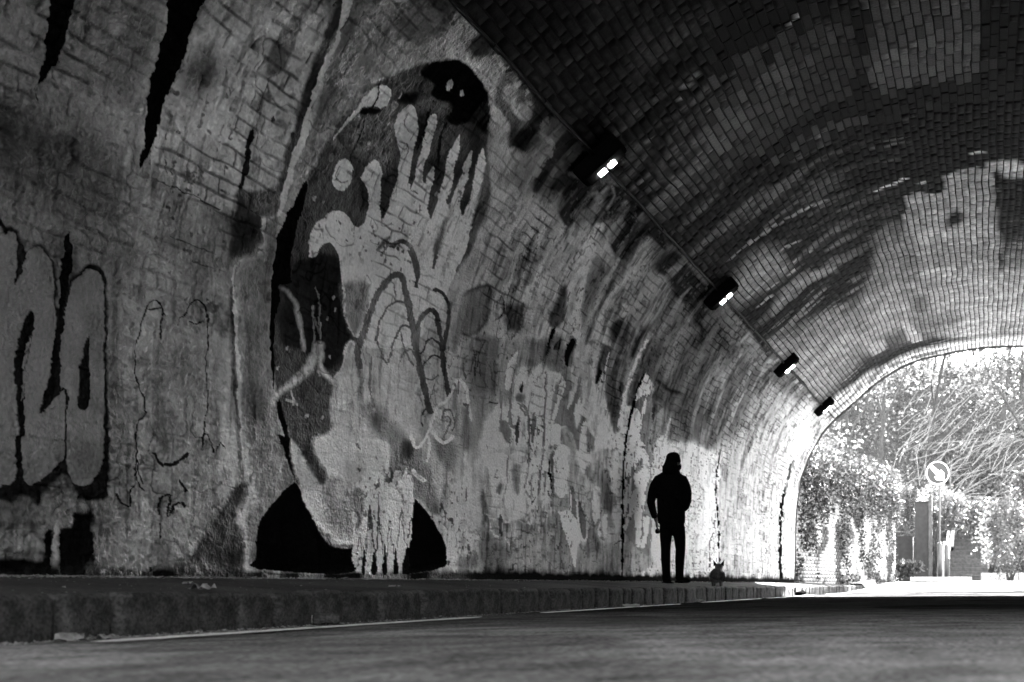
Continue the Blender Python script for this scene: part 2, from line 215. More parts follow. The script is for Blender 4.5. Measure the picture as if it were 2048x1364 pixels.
# ------------------------------------------------------------ paint on the wall, plus painted vault glints and a duller exit end that evens the light, traced in wall coordinates (10000/metres along, millimetres up)
PAINT = """
1 0.36 3 2208.3,-107 2410.5,3061 1727.8,4666 1376.8,3196 1351.8,2266 1413.3,1747 1389.0,-23
1 0.54 8 1646.2,2707 1529.8,3080 1402.4,3469 1360.1,2796 1357.2,2381 1430.9,2108 1595.1,2148
1 0.2 16 2208.3,-107 2244.4,1939 1834.9,2341 1692.9,2194 1634.4,1862 1624.3,384 1649.7,-1
1 0.24 12 2241.5,1904 2410.5,3061 1885.5,4125 1648.1,2946 1656.3,2397 1832.3,2298
1 0.12 12 1875.1,2060 1818.8,2197 1771.4,2111 1685.9,2153 1668.6,2081 1685.9,1956 1634.3,1843 1719.3,1708 1790.8,1733 1855.1,1733
1 0.1 8 1876.8,2081 1839.5,2062 1825.8,1919 1838.0,1789 1856.2,1763
1 0.17 4 1716.3,2785 1670.4,2849 1659.0,2761 1685.5,2705
1 0.2 4 1717.0,2643 1674.6,2724 1648.6,2706 1646.9,2644 1666.8,2573 1698.3,2513
1 0.33 2 1718.1,2747 1701.5,2776 1696.5,2687 1718.1,2650
1 0.2 6 1582.3,2741 1537.6,2875 1521.2,2710 1539.4,2616 1569.3,2591
1 0.18 6 1684.3,1681 1611.4,1759 1597.8,1592 1689.3,1454
1 0.54 4 1349.5,2207 1413.3,1747 1389.0,-23 942.2,-55 909.2,1182 931.4,2506 1077.8,2963 1100.7,3781 1184.5,3859 1278.8,3362 1296.0,3015
1 0.28 3 1346.0,3420 1232.5,3800 1205.3,3816 1217.3,3691 1242.4,3546 1272.6,3368 1293.1,3097 1305.3,2848 1322.1,2878 1328.6,3101
1 0.42 3 1225.3,3766 1206.9,3858 1164.3,3876 1120.2,3852 1091.2,3862 1053.3,3787 1022.0,3697 1003.5,3469 1046.1,3404 1067.5,3510 1098.1,3710 1141.8,3807 1180.2,3824
1 0.52 6 1048.9,3300 986.0,3339 956.2,3456 912.0,3507 887.1,3397 886.5,3114 904.7,2864 908.7,2565 949.0,2448 994.1,2130 1019.9,2074 1061.4,2780 1039.8,3020
1 0.58 5 887.1,3397 854.0,3651 818.1,3622 794.1,3494 770.9,3907 690.0,3144 889.7,2387 896.6,3042
1 0.7 8 942.0,2027 876.4,2376 796.5,2966 711.6,2720 671.6,2243 607.3,1932 507.7,2159 362.7,2590 346.3,-11 998.0,-34 947.9,1352
1 0.012 0 1665.4,3104 1603.0,3244 1588.8,3069 1588.1,2921 1587.8,2731 1590.0,2507 1593.5,2299 1600.2,2200 1609.4,2124 1616.0,2115 1613.9,2270 1619.4,2458 1628.3,2705 1633.7,2880
1 0.012 0 1846.5,2772 1788.7,2867 1791.6,2694 1786.7,2574 1787.3,2422 1798.1,2327 1809.4,2264 1817.0,2254 1814.1,2369 1817.3,2486
0 0.05 0 1814.9,2257 1815.7,2242 1816.1,2220 1815.6,2200 1813.1,2187 1809.7,2177 1806.9,2171 1805.3,2175 1807.4,2183 1810.7,2192 1812.9,2204 1813.4,2222 1813.0,2244 1813.0,2259
1 0.045 0 1437.9,2593 1430.5,2605 1421.2,2435 1421.7,2266 1430.9,2251 1431.3,2438
1 0.1 1 1431.0,2254 1398.7,2302 1369.8,2381 1358.9,2417 1356.6,2235 1383.4,2170 1377.0,2044 1426.2,1971 1432.1,2164
1 0.07 2 1430.9,2078 1385.7,2148 1381.7,1956 1415.8,1861 1424.0,1825 1429.4,1678 1431.8,1925
1 0.24 1 1454.7,3250 1437.8,3316 1421.1,3105 1428.3,2979 1438.3,2940 1448.0,2973 1456.6,3108
1 0.1 1 1430.0,2774 1430.1,2736 1432.0,2710 1435.2,2707 1438.3,2727 1440.2,2762 1440.1,2800 1438.1,2825 1434.9,2829 1431.8,2809
1 0.08 0 1401.4,2737 1401.2,2726 1402.6,2716 1405.1,2711 1407.7,2712 1409.5,2720 1409.7,2730 1408.3,2740 1405.8,2745 1403.2,2744
1 0.09 0 1366.0,2718 1365.2,2705 1365.5,2695 1367.0,2692 1369.0,2697 1370.8,2708 1371.7,2721 1371.3,2732 1369.8,2735 1367.8,2730
0 0.12 0 1572.4,2212 1567.5,2146 1565.7,2149 1570.5,2215
0 0.12 1 1584.0,2447 1580.7,2438 1575.7,2428 1573.3,2421 1573.8,2419 1576.1,2411 1577.7,2402 1575.1,2395 1572.1,2401 1568.7,2414 1567.4,2432 1571.3,2445 1576.8,2455 1581.3,2459
0 0.13 0 1597.3,2080 1582.2,2083 1560.3,2089 1536.5,2093 1508.9,2094 1479.2,2092 1458.2,2092 1457.6,2098 1478.4,2101 1508.1,2102 1535.8,2102 1559.7,2097 1581.7,2091 1596.9,2085
0 0.13 0 1843.3,1754 1824.5,1755 1797.7,1759 1773.0,1764 1752.7,1771 1734.7,1779 1722.2,1786 1721.9,1791 1734.3,1786 1752.3,1778 1772.5,1771 1797.1,1766 1823.8,1763 1842.9,1759
0 0.15 0 1540.7,1833 1450.8,1842 1450.3,1848 1540.2,1839
0 0.15 0 1499.1,1752 1428.7,1766 1428.3,1772 1498.6,1758
0 0.15 0 1712.2,1673 1648.6,1697 1648.2,1702 1711.9,1679
0 0.16 0 1638.2,1004 1580.8,1015 1580.6,1018 1638.0,1007
1 0.075 1 1418.6,3706 1402.2,3539 1391.0,3290 1382.3,3110 1373.0,2913 1367.9,2617 1362.4,2402 1353.8,2371 1347.1,2405 1346.0,2596 1350.4,2817 1355.4,2971 1370.4,3248 1381.2,3495 1412.4,3727
0 0.05 1 1412.3,1870 1415.8,1836 1419.4,1788 1422.0,1738 1422.4,1696 1421.5,1652 1419.9,1591 1417.8,1503 1415.2,1396 1412.1,1275 1408.1,1133 1403.6,977 1400.2,840 1397.4,729 1394.7,637 1391.7,576 1387.2,579 1388.2,642 1390.9,734 1393.7,845 1397.1,983 1401.6,1140 1405.6,1282 1408.7,1403 1411.4,1511 1413.5,1599 1415.1,1660 1416.0,1702 1415.6,1742 1413.2,1790 1409.6,1837 1408.1,1870
1 0.62 0 1391.1,3800 1379.8,3606 1366.2,3381 1357.0,3142 1340.1,2930 1342.9,2636 1341.7,2362 1350.5,2231 1374.1,2155 1377.0,1978 1411.7,1838 1415.2,1744 1408.4,1605 1395.6,1172 1386.5,744 1370.5,525 1381.8,370 1377.1,205 1377.9,8 1401.2,13 1389.7,121 1383.7,218 1398.5,365 1382.5,505 1389.3,742 1406.7,1340 1414.5,1627 1418.0,1829 1375.3,1965 1382.8,2159 1354.8,2245 1353.5,2515 1357.5,2883 1369.0,3181 1375.7,3407 1412.4,3727
1 0.17 3 1374.3,3550 1344.7,3722 1342.2,3898 1388.1,3810 1372.7,3629 1358.9,3401 1354.3,3185 1337.2,2814 1320.0,2886 1320.6,3169 1331.3,3427
1 0.24 3 1349.5,2207 1375.1,2135 1370.1,1957 1407.2,1844 1392.8,1354 1374.4,751 1354.5,501 1372.3,342 1366.0,39 1334.1,166 1289.9,625 1318.8,927 1335.3,1227 1346.6,1712 1348.1,2022
1 0.17 2 1407.2,1807 1383.4,1859 1371.1,1940 1373.2,1748 1396.5,1637 1404.4,1708
0 0.4 0 1406.2,1544 1405.4,1492 1403.4,1419 1401.1,1346 1398.7,1280 1396.0,1215 1392.7,1149 1387.6,1074 1382.0,998 1377.4,945 1374.2,949 1377.4,1004 1383.1,1080 1388.1,1155 1391.5,1221 1394.1,1286 1396.5,1351 1398.8,1424 1400.8,1498 1403.0,1548
0 0.4 0 1396.7,1554 1395.9,1502 1393.9,1429 1391.6,1355 1389.0,1287 1386.1,1218 1383.1,1157 1379.8,1105 1376.3,1060 1373.2,1031 1370.1,1036 1371.8,1067 1375.2,1111 1378.6,1163 1381.5,1224 1384.4,1292 1387.0,1361 1389.3,1434 1391.3,1508 1393.5,1559
0 0.36 0 1316.2,723 1317.8,701 1319.2,671 1319.8,644 1318.9,624 1317.3,610 1315.6,601 1312.5,606 1313.0,617 1314.4,630 1315.1,646 1314.5,671 1313.2,701 1312.9,723
0 0.3 2 1334.6,1096 1336.3,1057 1337.2,1002 1337.5,944 1336.6,881 1335.0,817 1332.9,772 1328.4,776 1328.5,823 1330.1,887 1331.0,948 1330.7,1005 1329.8,1060 1330.0,1099
1 0.08 2 1421.5,434 1393.6,567 1380.5,510 1398.8,350 1383.6,211 1400.0,9 1492.5,39 1480.2,117 1455.6,257
1 0.075 1 1271.7,3365 1240.0,3555 1212.3,3704 1192.0,3789 1169.0,3824 1134.2,3808 1111.6,3768 1094.6,3689 1077.2,3551 1056.2,3413 1015.2,3077 1032.1,2417 1144.3,1878 1184.9,1600 1191.7,1380 1208.9,1222 1215.8,872 1233.9,639 1281.1,825 1304.8,937 1326.7,1109 1338.4,1348 1342.1,1718 1345.5,2026 1332.8,2267 1317.1,2489 1314.0,2732 1296.0,3015 1283.3,3256
1 0.05 3 1303.0,2030 1232.6,2150 1209.1,1843 1195.1,1655 1229.4,1404 1286.4,1470 1324.1,1489 1321.1,1809
1 0.09 3 1284.0,3148 1251.9,3189 1237.3,3325 1206.7,3460 1183.3,3400 1215.3,3273 1204.0,3060 1175.8,2772 1174.2,2582 1228.7,2865 1261.9,2857 1272.9,2831 1301.5,2811
1 0.016 1 1221.1,3633 1211.7,3701 1192.5,3792 1164.7,3824 1128.4,3798 1097.7,3712 1077.6,3550 1111.1,3532 1130.2,3435 1148.0,3432 1151.8,3533 1187.9,3481 1193.2,3560 1220.9,3549
1 0.02 2 1233.7,3349 1205.3,3451 1208.5,3374 1229.5,3296
1 0.02 1 1280.6,3106 1251.9,3189 1255.7,3125 1276.4,3079
1 0.014 0 1319.2,2512 1311.5,2465 1313.6,2327 1320.0,2174 1316.1,1925 1315.6,1864 1347.1,1819 1347.3,1879 1345.5,2078 1342.2,2223 1331.1,2350
1 0.014 0 1347.0,2158 1318.4,2261 1329.6,1883 1330.9,1698 1336.9,1520 1333.3,1267 1335.6,1174 1343.9,1469 1346.4,1731 1349.2,1940
1 0.014 0 1323.6,890 1310.8,877 1301.0,764 1290.2,616 1282.6,559 1290.1,600 1304.1,729 1315.5,831
0 0.014 0 1328.0,1099 1327.1,1060 1323.3,1008 1319.2,953 1315.0,901 1310.5,845 1305.6,787 1299.5,718 1292.8,646 1286.3,597 1278.2,610 1281.2,664 1287.8,737 1293.9,806 1298.8,864 1303.3,919 1307.5,972 1311.6,1026 1315.4,1078 1319.8,1112
1 0.78 0 1290.8,2091 1293.0,2177 1288.1,2263 1272.5,2360 1257.2,2436 1242.9,2465 1228.4,2448 1216.3,2413 1204.6,2437 1200.4,2508 1212.2,2658 1222.7,2696 1232.0,2723 1233.5,2756 1230.9,2774 1229.5,2839 1220.1,2881 1209.4,2877 1200.3,2825 1191.8,2707 1183.3,2599 1176.7,2556 1172.1,2626 1173.9,2751 1177.3,2896 1181.0,2991 1202.0,3094 1215.9,3162 1221.1,3241 1215.8,3325 1204.5,3346 1188.8,3287 1177.0,3184 1164.6,3039 1153.2,2895 1147.9,2857 1148.4,2948 1159.7,3139 1169.3,3251 1171.6,3368 1166.2,3407 1158.9,3368 1151.5,3251 1144.3,3130 1135.4,2985 1128.2,2951 1127.9,3036 1127.3,3096 1119.6,3047 1113.7,2910 1106.6,2793 1099.6,2750 1096.7,2875 1102.8,3056 1115.6,3223 1118.2,3346 1116.6,3402 1105.3,3317 1097.4,3194 1086.4,3064 1081.6,2932 1075.2,2937 1077.4,3048 1083.9,3225 1089.0,3358 1084.0,3360 1075.6,3269 1067.1,3128 1058.3,2988 1049.0,2914 1048.2,3036 1062.3,3223 1074.2,3424 1067.9,3432 1053.3,3332 1038.3,3149 1027.7,2904 1024.9,2587 1040.2,2182 1080.9,1803 1158.2,1655 1184.5,1689 1198.2,1729 1208.7,1820 1219.7,2004 1227.9,2069 1235.0,2154 1247.0,2213 1260.3,2218 1268.8,2185 1278.3,2101 1286.8,2076
1 0.09 1 1076.1,2793 1068.8,2828 1067.2,2648 1066.7,2492 1077.1,2593
1 0.1 1 1058.7,3389 1034.5,3226 1025.4,3018 1028.3,2873 1037.3,3088
1 0.17 3 1218.9,2007 1177.0,2093 1169.4,1934 1174.0,1792 1184.7,1697 1196.8,1739 1206.8,1813
0 0.56 0 1232.8,2147 1230.4,2110 1226.1,2059 1221.5,2002 1217.4,1937 1213.6,1865 1210.1,1806 1206.3,1771 1202.3,1750 1198.3,1733 1194.3,1712 1189.9,1693 1184.8,1686 1179.6,1702 1175.9,1727 1173.0,1753 1170.8,1779 1169.2,1805 1168.8,1823 1171.3,1822 1172.7,1804 1174.3,1779 1176.3,1755 1179.0,1731 1182.2,1709 1184.4,1700 1187.2,1706 1191.2,1723 1195.2,1744 1199.2,1761 1203.0,1781 1206.6,1814 1210.1,1872 1213.9,1943 1218.1,2009 1222.7,2066 1227.0,2118 1230.3,2152
1 0.7 0 1248.8,2706 1247.9,2641 1253.1,2590 1262.7,2574 1273.0,2597 1280.1,2650 1281.0,2714 1275.2,2764 1265.4,2782 1255.4,2760
0 0.2 0 1275.3,2709 1276.3,2691 1276.9,2667 1276.0,2646 1272.3,2632 1267.4,2624 1262.5,2623 1258.1,2633 1254.4,2648 1252.2,2660 1253.4,2664 1256.1,2654 1259.4,2640 1262.6,2633 1266.4,2634 1270.7,2641 1273.7,2651 1274.4,2669 1273.8,2692 1273.6,2709
1 0.64 0 1301.6,2845 1289.8,2981 1285.0,3133 1280.7,3236 1270.9,3309 1257.1,3337 1250.4,3312 1246.6,3245 1252.6,3193 1264.4,3179 1278.2,3113 1283.4,3010 1297.1,2868
1 0.3 0 1290.1,2734 1290.6,2717 1292.1,2704 1294.2,2702 1296.1,2711 1296.9,2727 1296.4,2744 1294.8,2757 1292.7,2759 1290.9,2750
1 0.3 0 1228.6,3277 1228.7,3257 1230.8,3241 1234.2,3235 1237.7,3243 1239.9,3259 1239.8,3280 1237.6,3296 1234.1,3301 1230.7,3294
1 0.3 0 1168.4,3635 1167.6,3612 1169.0,3595 1171.8,3589 1175.1,3597 1177.6,3617 1178.4,3639 1177.2,3657 1174.4,3662 1171.0,3654
1 0.3 0 1146.0,3655 1145.5,3640 1146.3,3628 1148.2,3625 1150.4,3630 1152.1,3642 1152.6,3657 1151.8,3668 1149.9,3672 1147.7,3667
1 0.3 0 1293.2,2447 1293.8,2437 1295.2,2430 1296.8,2429 1298.0,2433 1298.4,2443 1297.8,2452 1296.4,2459 1294.8,2461 1293.6,2456
1 0.3 0 1239.5,2959 1239.7,2949 1240.8,2941 1242.3,2939 1243.7,2944 1244.5,2953 1244.3,2963 1243.2,2970 1241.7,2972 1240.3,2968
1 0.3 0 1099.7,2945 1100.0,2931 1101.6,2921 1103.6,2918 1105.5,2923 1106.3,2936 1106.0,2949 1104.6,2960 1102.5,2963 1100.6,2957
1 0.3 0 1278.8,2453 1279.4,2445 1280.7,2439 1282.3,2437 1283.6,2441 1284.0,2448 1283.4,2456 1282.1,2462 1280.5,2464 1279.2,2460
0 0.3 0 1234.5,3374 1235.1,3348 1235.4,3310 1235.1,3267 1233.2,3217 1230.6,3163 1228.4,3125 1227.3,3127 1229.0,3165 1231.6,3219 1233.4,3269 1233.8,3311 1233.4,3349 1233.3,3375
0 0.02 0 1273.9,3346 1272.5,3316 1270.0,3275 1268.0,3236 1267.6,3208 1268.0,3181 1267.5,3146 1265.1,3097 1262.3,3040 1260.7,2984 1261.2,2929 1262.9,2875 1264.0,2830 1263.1,2799 1261.1,2779 1259.3,2767 1257.6,2772 1258.7,2785 1260.6,2804 1261.5,2832 1260.4,2876 1258.7,2931 1258.2,2986 1259.8,3043 1262.7,3100 1265.0,3148 1265.6,3182 1265.2,3209 1265.5,3239 1267.5,3279 1270.1,3320 1272.2,3349
0 0.02 0 1179.5,3414 1178.4,3376 1176.2,3322 1173.7,3267 1170.6,3210 1167.1,3152 1164.2,3112 1161.9,3116 1163.9,3157 1167.4,3216 1170.5,3273 1173.0,3327 1175.2,3381 1177.2,3417
0 0.03 0 1146.7,3411 1146.1,3371 1144.1,3315 1141.0,3259 1135.5,3202 1129.0,3146 1123.8,3108 1121.2,3115 1125.3,3156 1131.8,3212 1137.1,3267 1140.1,3322 1142.0,3377 1143.8,3415
0 0.2 0 1209.7,3291 1209.9,3270 1209.5,3240 1207.5,3215 1202.4,3198 1195.9,3187 1191.2,3180 1190.7,3185 1195.2,3193 1201.4,3204 1206.1,3219 1207.9,3243 1208.3,3271 1208.5,3292
0 0.2 0 1194.1,3087 1189.8,3094 1184.0,3105 1180.0,3103 1177.9,3077 1177.0,3036 1176.5,3005 1175.3,3006 1175.3,3037 1176.2,3079 1178.8,3109 1184.2,3112 1190.3,3101 1194.5,3091
0 0.2 0 1171.4,3214 1156.1,3206 1155.8,3211 1171.1,3219
0 0.2 0 1148.2,2840 1143.5,2847 1137.2,2856 1133.4,2855 1133.0,2833 1134.7,2797 1135.8,2771 1134.6,2771 1133.0,2798 1131.3,2834 1131.9,2861 1137.0,2863 1143.6,2854 1148.3,2845
1 0.33 0 1230.2,1892 1230.7,1883 1231.8,1876 1233.0,1875 1233.9,1880 1234.2,1889 1233.7,1898 1232.6,1905 1231.4,1906 1230.5,1901
1 0.33 0 1224.3,1819 1224.9,1810 1226.0,1804 1227.2,1803 1228.1,1807 1228.3,1816 1227.7,1826 1226.6,1832 1225.4,1833 1224.5,1828
1 0.33 0 1236.6,1743 1237.3,1733 1238.5,1727 1239.7,1726 1240.5,1731 1240.6,1740 1240.0,1749 1238.8,1756 1237.6,1757 1236.8,1752
1 0.33 0 1227.7,1489 1228.5,1479 1229.7,1473 1231.0,1472 1231.7,1478 1231.7,1487 1231.0,1496 1229.7,1502 1228.5,1503 1227.7,1498
1 0.33 0 1309.0,1448 1309.7,1439 1311.0,1433 1312.2,1433 1313.0,1438 1313.0,1446 1312.2,1455 1311.0,1461 1309.7,1461 1309.0,1456
1 0.33 0 1326.6,1310 1327.4,1301 1328.7,1295 1329.9,1295 1330.7,1300 1330.7,1308 1329.9,1317 1328.6,1323 1327.4,1323 1326.6,1318
1 0.33 0 1266.7,1059 1267.5,1050 1268.8,1044 1270.0,1044 1270.8,1049 1270.8,1058 1270.0,1067 1268.7,1073 1267.5,1073 1266.7,1068
1 0.33 0 1239.7,1071 1240.5,1062 1241.8,1057 1243.0,1056 1243.7,1062 1243.7,1071 1242.9,1080 1241.7,1086 1240.4,1086 1239.7,1080
1 0.33 0 1275.4,917 1276.2,908 1277.5,903 1278.7,903 1279.5,908 1279.4,917 1278.6,926 1277.3,931 1276.0,931 1275.3,926
1 0.33 0 1226.0,1328 1226.8,1319 1228.1,1313 1229.3,1312 1230.1,1317 1230.0,1327 1229.2,1336 1228.0,1342 1226.8,1343 1226.0,1337
0 0.37 1 1330.4,1811 1326.3,1804 1320.2,1796 1314.4,1784 1309.5,1769 1304.8,1748 1300.3,1719 1295.8,1679 1291.7,1629 1288.3,1582 1286.0,1538 1284.5,1496 1282.7,1468 1278.9,1474 1279.0,1504 1280.5,1547 1282.9,1592 1286.3,1640 1290.6,1690 1295.2,1732 1300.1,1762 1305.1,1784 1310.5,1802 1317.0,1815 1323.5,1823 1328.4,1825
1 0.55 1 1337.6,1076 1336.4,1120 1313.3,1211 1285.6,1327 1270.7,1427 1262.1,1516 1261.0,1551 1245.3,1572 1242.2,1507 1246.7,1432 1238.1,1379 1221.8,1346 1199.1,1313 1205.2,1282 1224.7,1314 1241.0,1347 1251.1,1393 1254.9,1446 1263.6,1368 1281.9,1270 1306.7,1190 1325.3,1130 1331.1,1060
0 0.34 0 1259.4,1531 1260.0,1573 1261.7,1629 1262.7,1673 1262.5,1698 1262.0,1708 1263.1,1705 1260.0,1672 1256.3,1620 1253.1,1583 1250.6,1588 1252.7,1628 1256.5,1679 1259.7,1714 1264.4,1716 1266.1,1696 1266.3,1669 1265.4,1624 1263.7,1567 1262.0,1527
0 0.34 0 1249.0,1590 1250.0,1659 1252.7,1754 1256.4,1831 1260.8,1872 1265.3,1896 1268.9,1910 1271.0,1902 1268.4,1887 1264.1,1864 1260.0,1824 1256.3,1748 1253.7,1654 1251.6,1586
0 0.34 0 1260.7,1620 1261.7,1665 1264.0,1725 1265.5,1771 1265.2,1788 1264.5,1788 1263.9,1792 1264.6,1800 1266.2,1798 1268.6,1788 1269.2,1766 1267.6,1719 1265.4,1659 1263.3,1616
0 0.34 0 1254.6,1445 1250.2,1337 1247.7,1340 1252.0,1449
0 0.42 0 1310.0,1114 1287.5,1107 1286.1,1123 1308.6,1130
0 0.42 0 1300.4,1196 1297.9,1099 1294.7,1103 1297.2,1199
1 0.54 1 1221.7,1334 1206.8,1446 1202.1,1582 1193.6,1656 1183.8,1644 1175.0,1596 1173.0,1258 1171.8,1114 1151.2,887 1183.1,862 1209.0,960 1226.1,1109
0 0.62 0 1217.7,1359 1213.9,1379 1209.1,1409 1205.0,1446 1203.2,1491 1202.3,1541 1200.9,1582 1198.5,1614 1195.6,1638 1193.7,1646 1190.7,1640 1186.4,1620 1182.7,1607 1180.6,1614 1183.3,1632 1188.0,1653 1193.3,1661 1198.4,1643 1201.9,1615 1204.5,1581 1206.0,1538 1206.9,1488 1208.6,1446 1212.3,1412 1216.9,1384 1219.8,1363
0 0.115 0 1171.0,1482 1171.1,1520 1173.6,1568 1174.1,1618 1171.2,1669 1166.2,1729 1161.8,1791 1159.1,1851 1157.2,1909 1155.3,1963 1153.0,2017 1150.3,2067 1146.7,2111 1141.6,2151 1135.4,2187 1130.0,2212 1126.5,2224 1124.6,2227 1123.1,2226 1121.2,2217 1118.9,2196 1115.9,2167 1112.2,2133 1107.9,2094 1103.0,2050 1097.3,1997 1091.3,1939 1086.3,1884 1082.9,1835 1080.2,1788 1077.4,1740 1074.1,1692 1070.6,1645 1067.0,1596 1063.3,1544 1059.3,1489 1055.7,1438 1052.1,1386 1048.8,1336 1044.7,1305 1036.6,1324 1037.2,1363 1040.5,1413 1044.1,1466 1047.8,1518 1051.7,1573 1055.5,1625 1059.1,1674 1062.7,1721 1066.0,1768 1068.8,1814 1071.5,1862 1075.2,1912 1080.5,1969 1086.7,2028 1092.4,2081 1097.1,2126 1101.3,2166 1105.0,2201 1107.9,2230 1110.8,2255 1115.2,2274 1121.9,2278 1129.3,2266 1136.3,2243 1143.4,2210 1150.8,2167 1157.1,2119 1161.4,2068 1164.3,2014 1166.7,1959 1168.7,1903 1170.6,1845 1173.2,1789 1177.5,1730 1182.6,1668 1186.0,1608 1185.5,1549 1182.9,1498 1179.2,1466
0 0.15 1 1171.7,1258 1169.2,1292 1167.5,1341 1166.8,1387 1167.8,1426 1169.6,1459 1172.2,1480 1177.9,1469 1177.8,1444 1176.0,1412 1175.1,1378 1175.8,1335 1177.5,1288 1177.5,1255
0 0.115 0 1145.1,1731 1144.0,1767 1143.3,1817 1141.9,1866 1139.2,1911 1135.6,1957 1131.6,1995 1127.1,2023 1121.8,2044 1116.7,2058 1111.8,2067 1107.0,2069 1102.8,2063 1098.5,2041 1094.3,2007 1090.8,1984 1087.9,1993 1090.3,2020 1094.6,2055 1099.6,2080 1105.4,2089 1111.7,2086 1117.9,2075 1124.0,2058 1130.1,2033 1135.4,2001 1139.7,1960 1143.4,1912 1146.3,1864 1147.8,1813 1148.5,1763 1148.3,1728
0 0.115 0 1148.2,1725 1142.6,1676 1134.1,1612 1126.1,1576 1119.5,1614 1117.6,1674 1115.6,1732 1112.7,1778 1109.6,1824 1106.4,1860 1103.4,1886 1100.3,1903 1097.6,1911 1093.9,1911 1089.1,1903 1085.1,1899 1083.3,1912 1086.6,1921 1092.0,1930 1097.9,1930 1102.9,1915 1107.0,1893 1110.5,1864 1113.8,1825 1117.0,1778 1120.1,1730 1122.1,1671 1123.9,1613 1124.2,1596 1130.0,1625 1138.4,1689 1145.3,1734
0 0.115 0 1070.1,1756 1069.0,1801 1069.7,1861 1070.2,1915 1070.3,1955 1070.0,1989 1068.7,2019 1065.8,2051 1062.0,2082 1058.8,2097 1057.1,2100 1054.3,2097 1050.8,2084 1047.3,2057 1043.6,2017 1039.9,1973 1036.3,1926 1032.9,1876 1029.8,1825 1027.1,1776 1024.6,1726 1021.8,1671 1018.2,1603 1014.2,1529 1010.1,1480 1003.8,1495 1005.2,1550 1009.2,1624 1012.9,1693 1015.6,1747 1018.2,1797 1021.1,1846 1024.3,1897 1027.8,1948 1031.5,1995 1035.2,2040 1039.1,2083 1043.3,2116 1048.6,2135 1055.0,2141 1062.4,2128 1068.6,2099 1073.6,2061 1077.2,2021 1078.8,1984 1079.2,1946 1079.2,1904 1078.7,1848 1078.1,1788 1076.4,1747
0 0.115 0 1062.4,1755 1060.2,1784 1057.9,1826 1055.2,1859 1052.3,1880 1049.0,1894 1045.9,1901 1041.6,1896 1036.6,1883 1032.5,1875 1030.8,1885 1034.2,1898 1039.6,1912 1045.3,1917 1050.4,1907 1054.8,1888 1058.4,1863 1061.3,1826 1063.7,1784 1064.9,1754
0 0.115 0 1060.5,1636 1057.1,1663 1053.0,1701 1048.9,1734 1045.4,1756 1041.9,1773 1038.7,1783 1034.7,1783 1030.0,1777 1026.3,1774 1024.9,1785 1028.1,1793 1033.3,1800 1038.8,1799 1043.7,1785 1047.9,1764 1051.9,1739 1056.2,1705 1060.3,1666 1062.8,1638
0 0.14 0 1106.2,1852 1103.3,1814 1098.7,1762 1093.6,1715 1087.4,1681 1080.7,1654 1075.6,1638 1073.6,1648 1077.8,1668 1084.4,1694 1090.3,1726 1095.2,1771 1099.9,1823 1103.8,1858
0 0.16 0 1134.0,2175 1124.1,2053 1122.4,2058 1132.2,2179
0 0.14 0 1098.8,1630 1097.2,1654 1095.6,1687 1093.4,1714 1090.3,1734 1086.6,1749 1084.0,1754 1080.5,1741 1076.6,1714 1073.4,1696 1071.1,1704 1073.4,1726 1077.5,1753 1082.3,1769 1087.9,1762 1092.8,1742 1096.6,1717 1099.2,1687 1100.8,1653 1101.3,1629
0 0.16 0 1058.2,1585 1054.0,1580 1047.8,1577 1041.5,1581 1036.1,1601 1031.7,1627 1029.0,1646 1030.4,1649 1033.6,1632 1037.8,1608 1041.9,1592 1047.0,1589 1052.9,1592 1057.4,1593
0 0.16 0 1036.1,1569 1043.9,1393 1042.0,1394 1034.2,1570
0 0.08 0 1058.6,2274 1055.0,2272 1050.0,2275 1045.2,2272 1040.4,2262 1035.5,2247 1031.7,2225 1029.2,2196 1027.7,2160 1026.6,2116 1026.1,2063 1026.1,2003 1026.2,1949 1026.3,1903 1026.7,1863 1026.1,1836 1021.7,1841 1020.4,1869 1020.1,1910 1019.9,1956 1019.9,2011 1019.9,2072 1020.4,2127 1021.4,2173 1023.1,2213 1025.9,2247 1030.4,2272 1036.0,2290 1041.7,2301 1047.8,2304 1053.6,2301 1057.6,2294
0 0.2 1 1005.5,2364 1007.2,2312 1007.8,2240 1008.7,2158 1009.4,2057 1009.8,1947 1009.1,1870 1002.2,1877 1000.0,1957 999.6,2069 998.8,2171 997.9,2255 997.3,2328 998.7,2375
1 0.26 2 1003.6,2366 964.1,2536 954.1,2401 959.7,2222 982.3,2066 997.4,2078
0 0.05 1 1001.5,2350 998.2,2372 994.3,2403 989.1,2434 980.8,2472 971.2,2510 965.0,2523 961.6,2502 959.2,2450 958.3,2393 958.0,2337 959.1,2278 962.2,2223 968.5,2167 976.7,2112 983.6,2076 987.9,2068 992.2,2072 996.0,2073 997.8,2055 994.6,2047 988.6,2042 981.1,2057 973.0,2099 964.3,2157 957.3,2220 953.8,2283 952.7,2345 953.0,2402 954.1,2461 957.0,2517 963.3,2549 973.2,2532 983.6,2490 992.4,2449 998.3,2414 1002.5,2379 1004.6,2355
0 0.07 1 940.8,2519 942.2,2486 943.7,2440 944.4,2398 943.1,2361 940.6,2330 937.1,2315 932.3,2335 929.1,2369 927.9,2408 930.2,2450 934.7,2494 938.6,2523 940.7,2515 937.7,2483 933.5,2440 931.4,2401 932.4,2369 935.0,2341 936.0,2334 937.4,2343 939.6,2372 940.9,2404 940.2,2443 938.8,2488 938.5,2520
1 0.13 3 921.6,2442 900.3,2570 896.5,2399 903.0,2301 919.6,2306
0 0.05 1 902.0,2566 900.8,2531 898.5,2484 897.5,2432 899.0,2371 902.0,2304 903.7,2256 900.0,2257 896.8,2306 893.7,2375 892.3,2440 893.4,2495 895.9,2544 898.7,2575
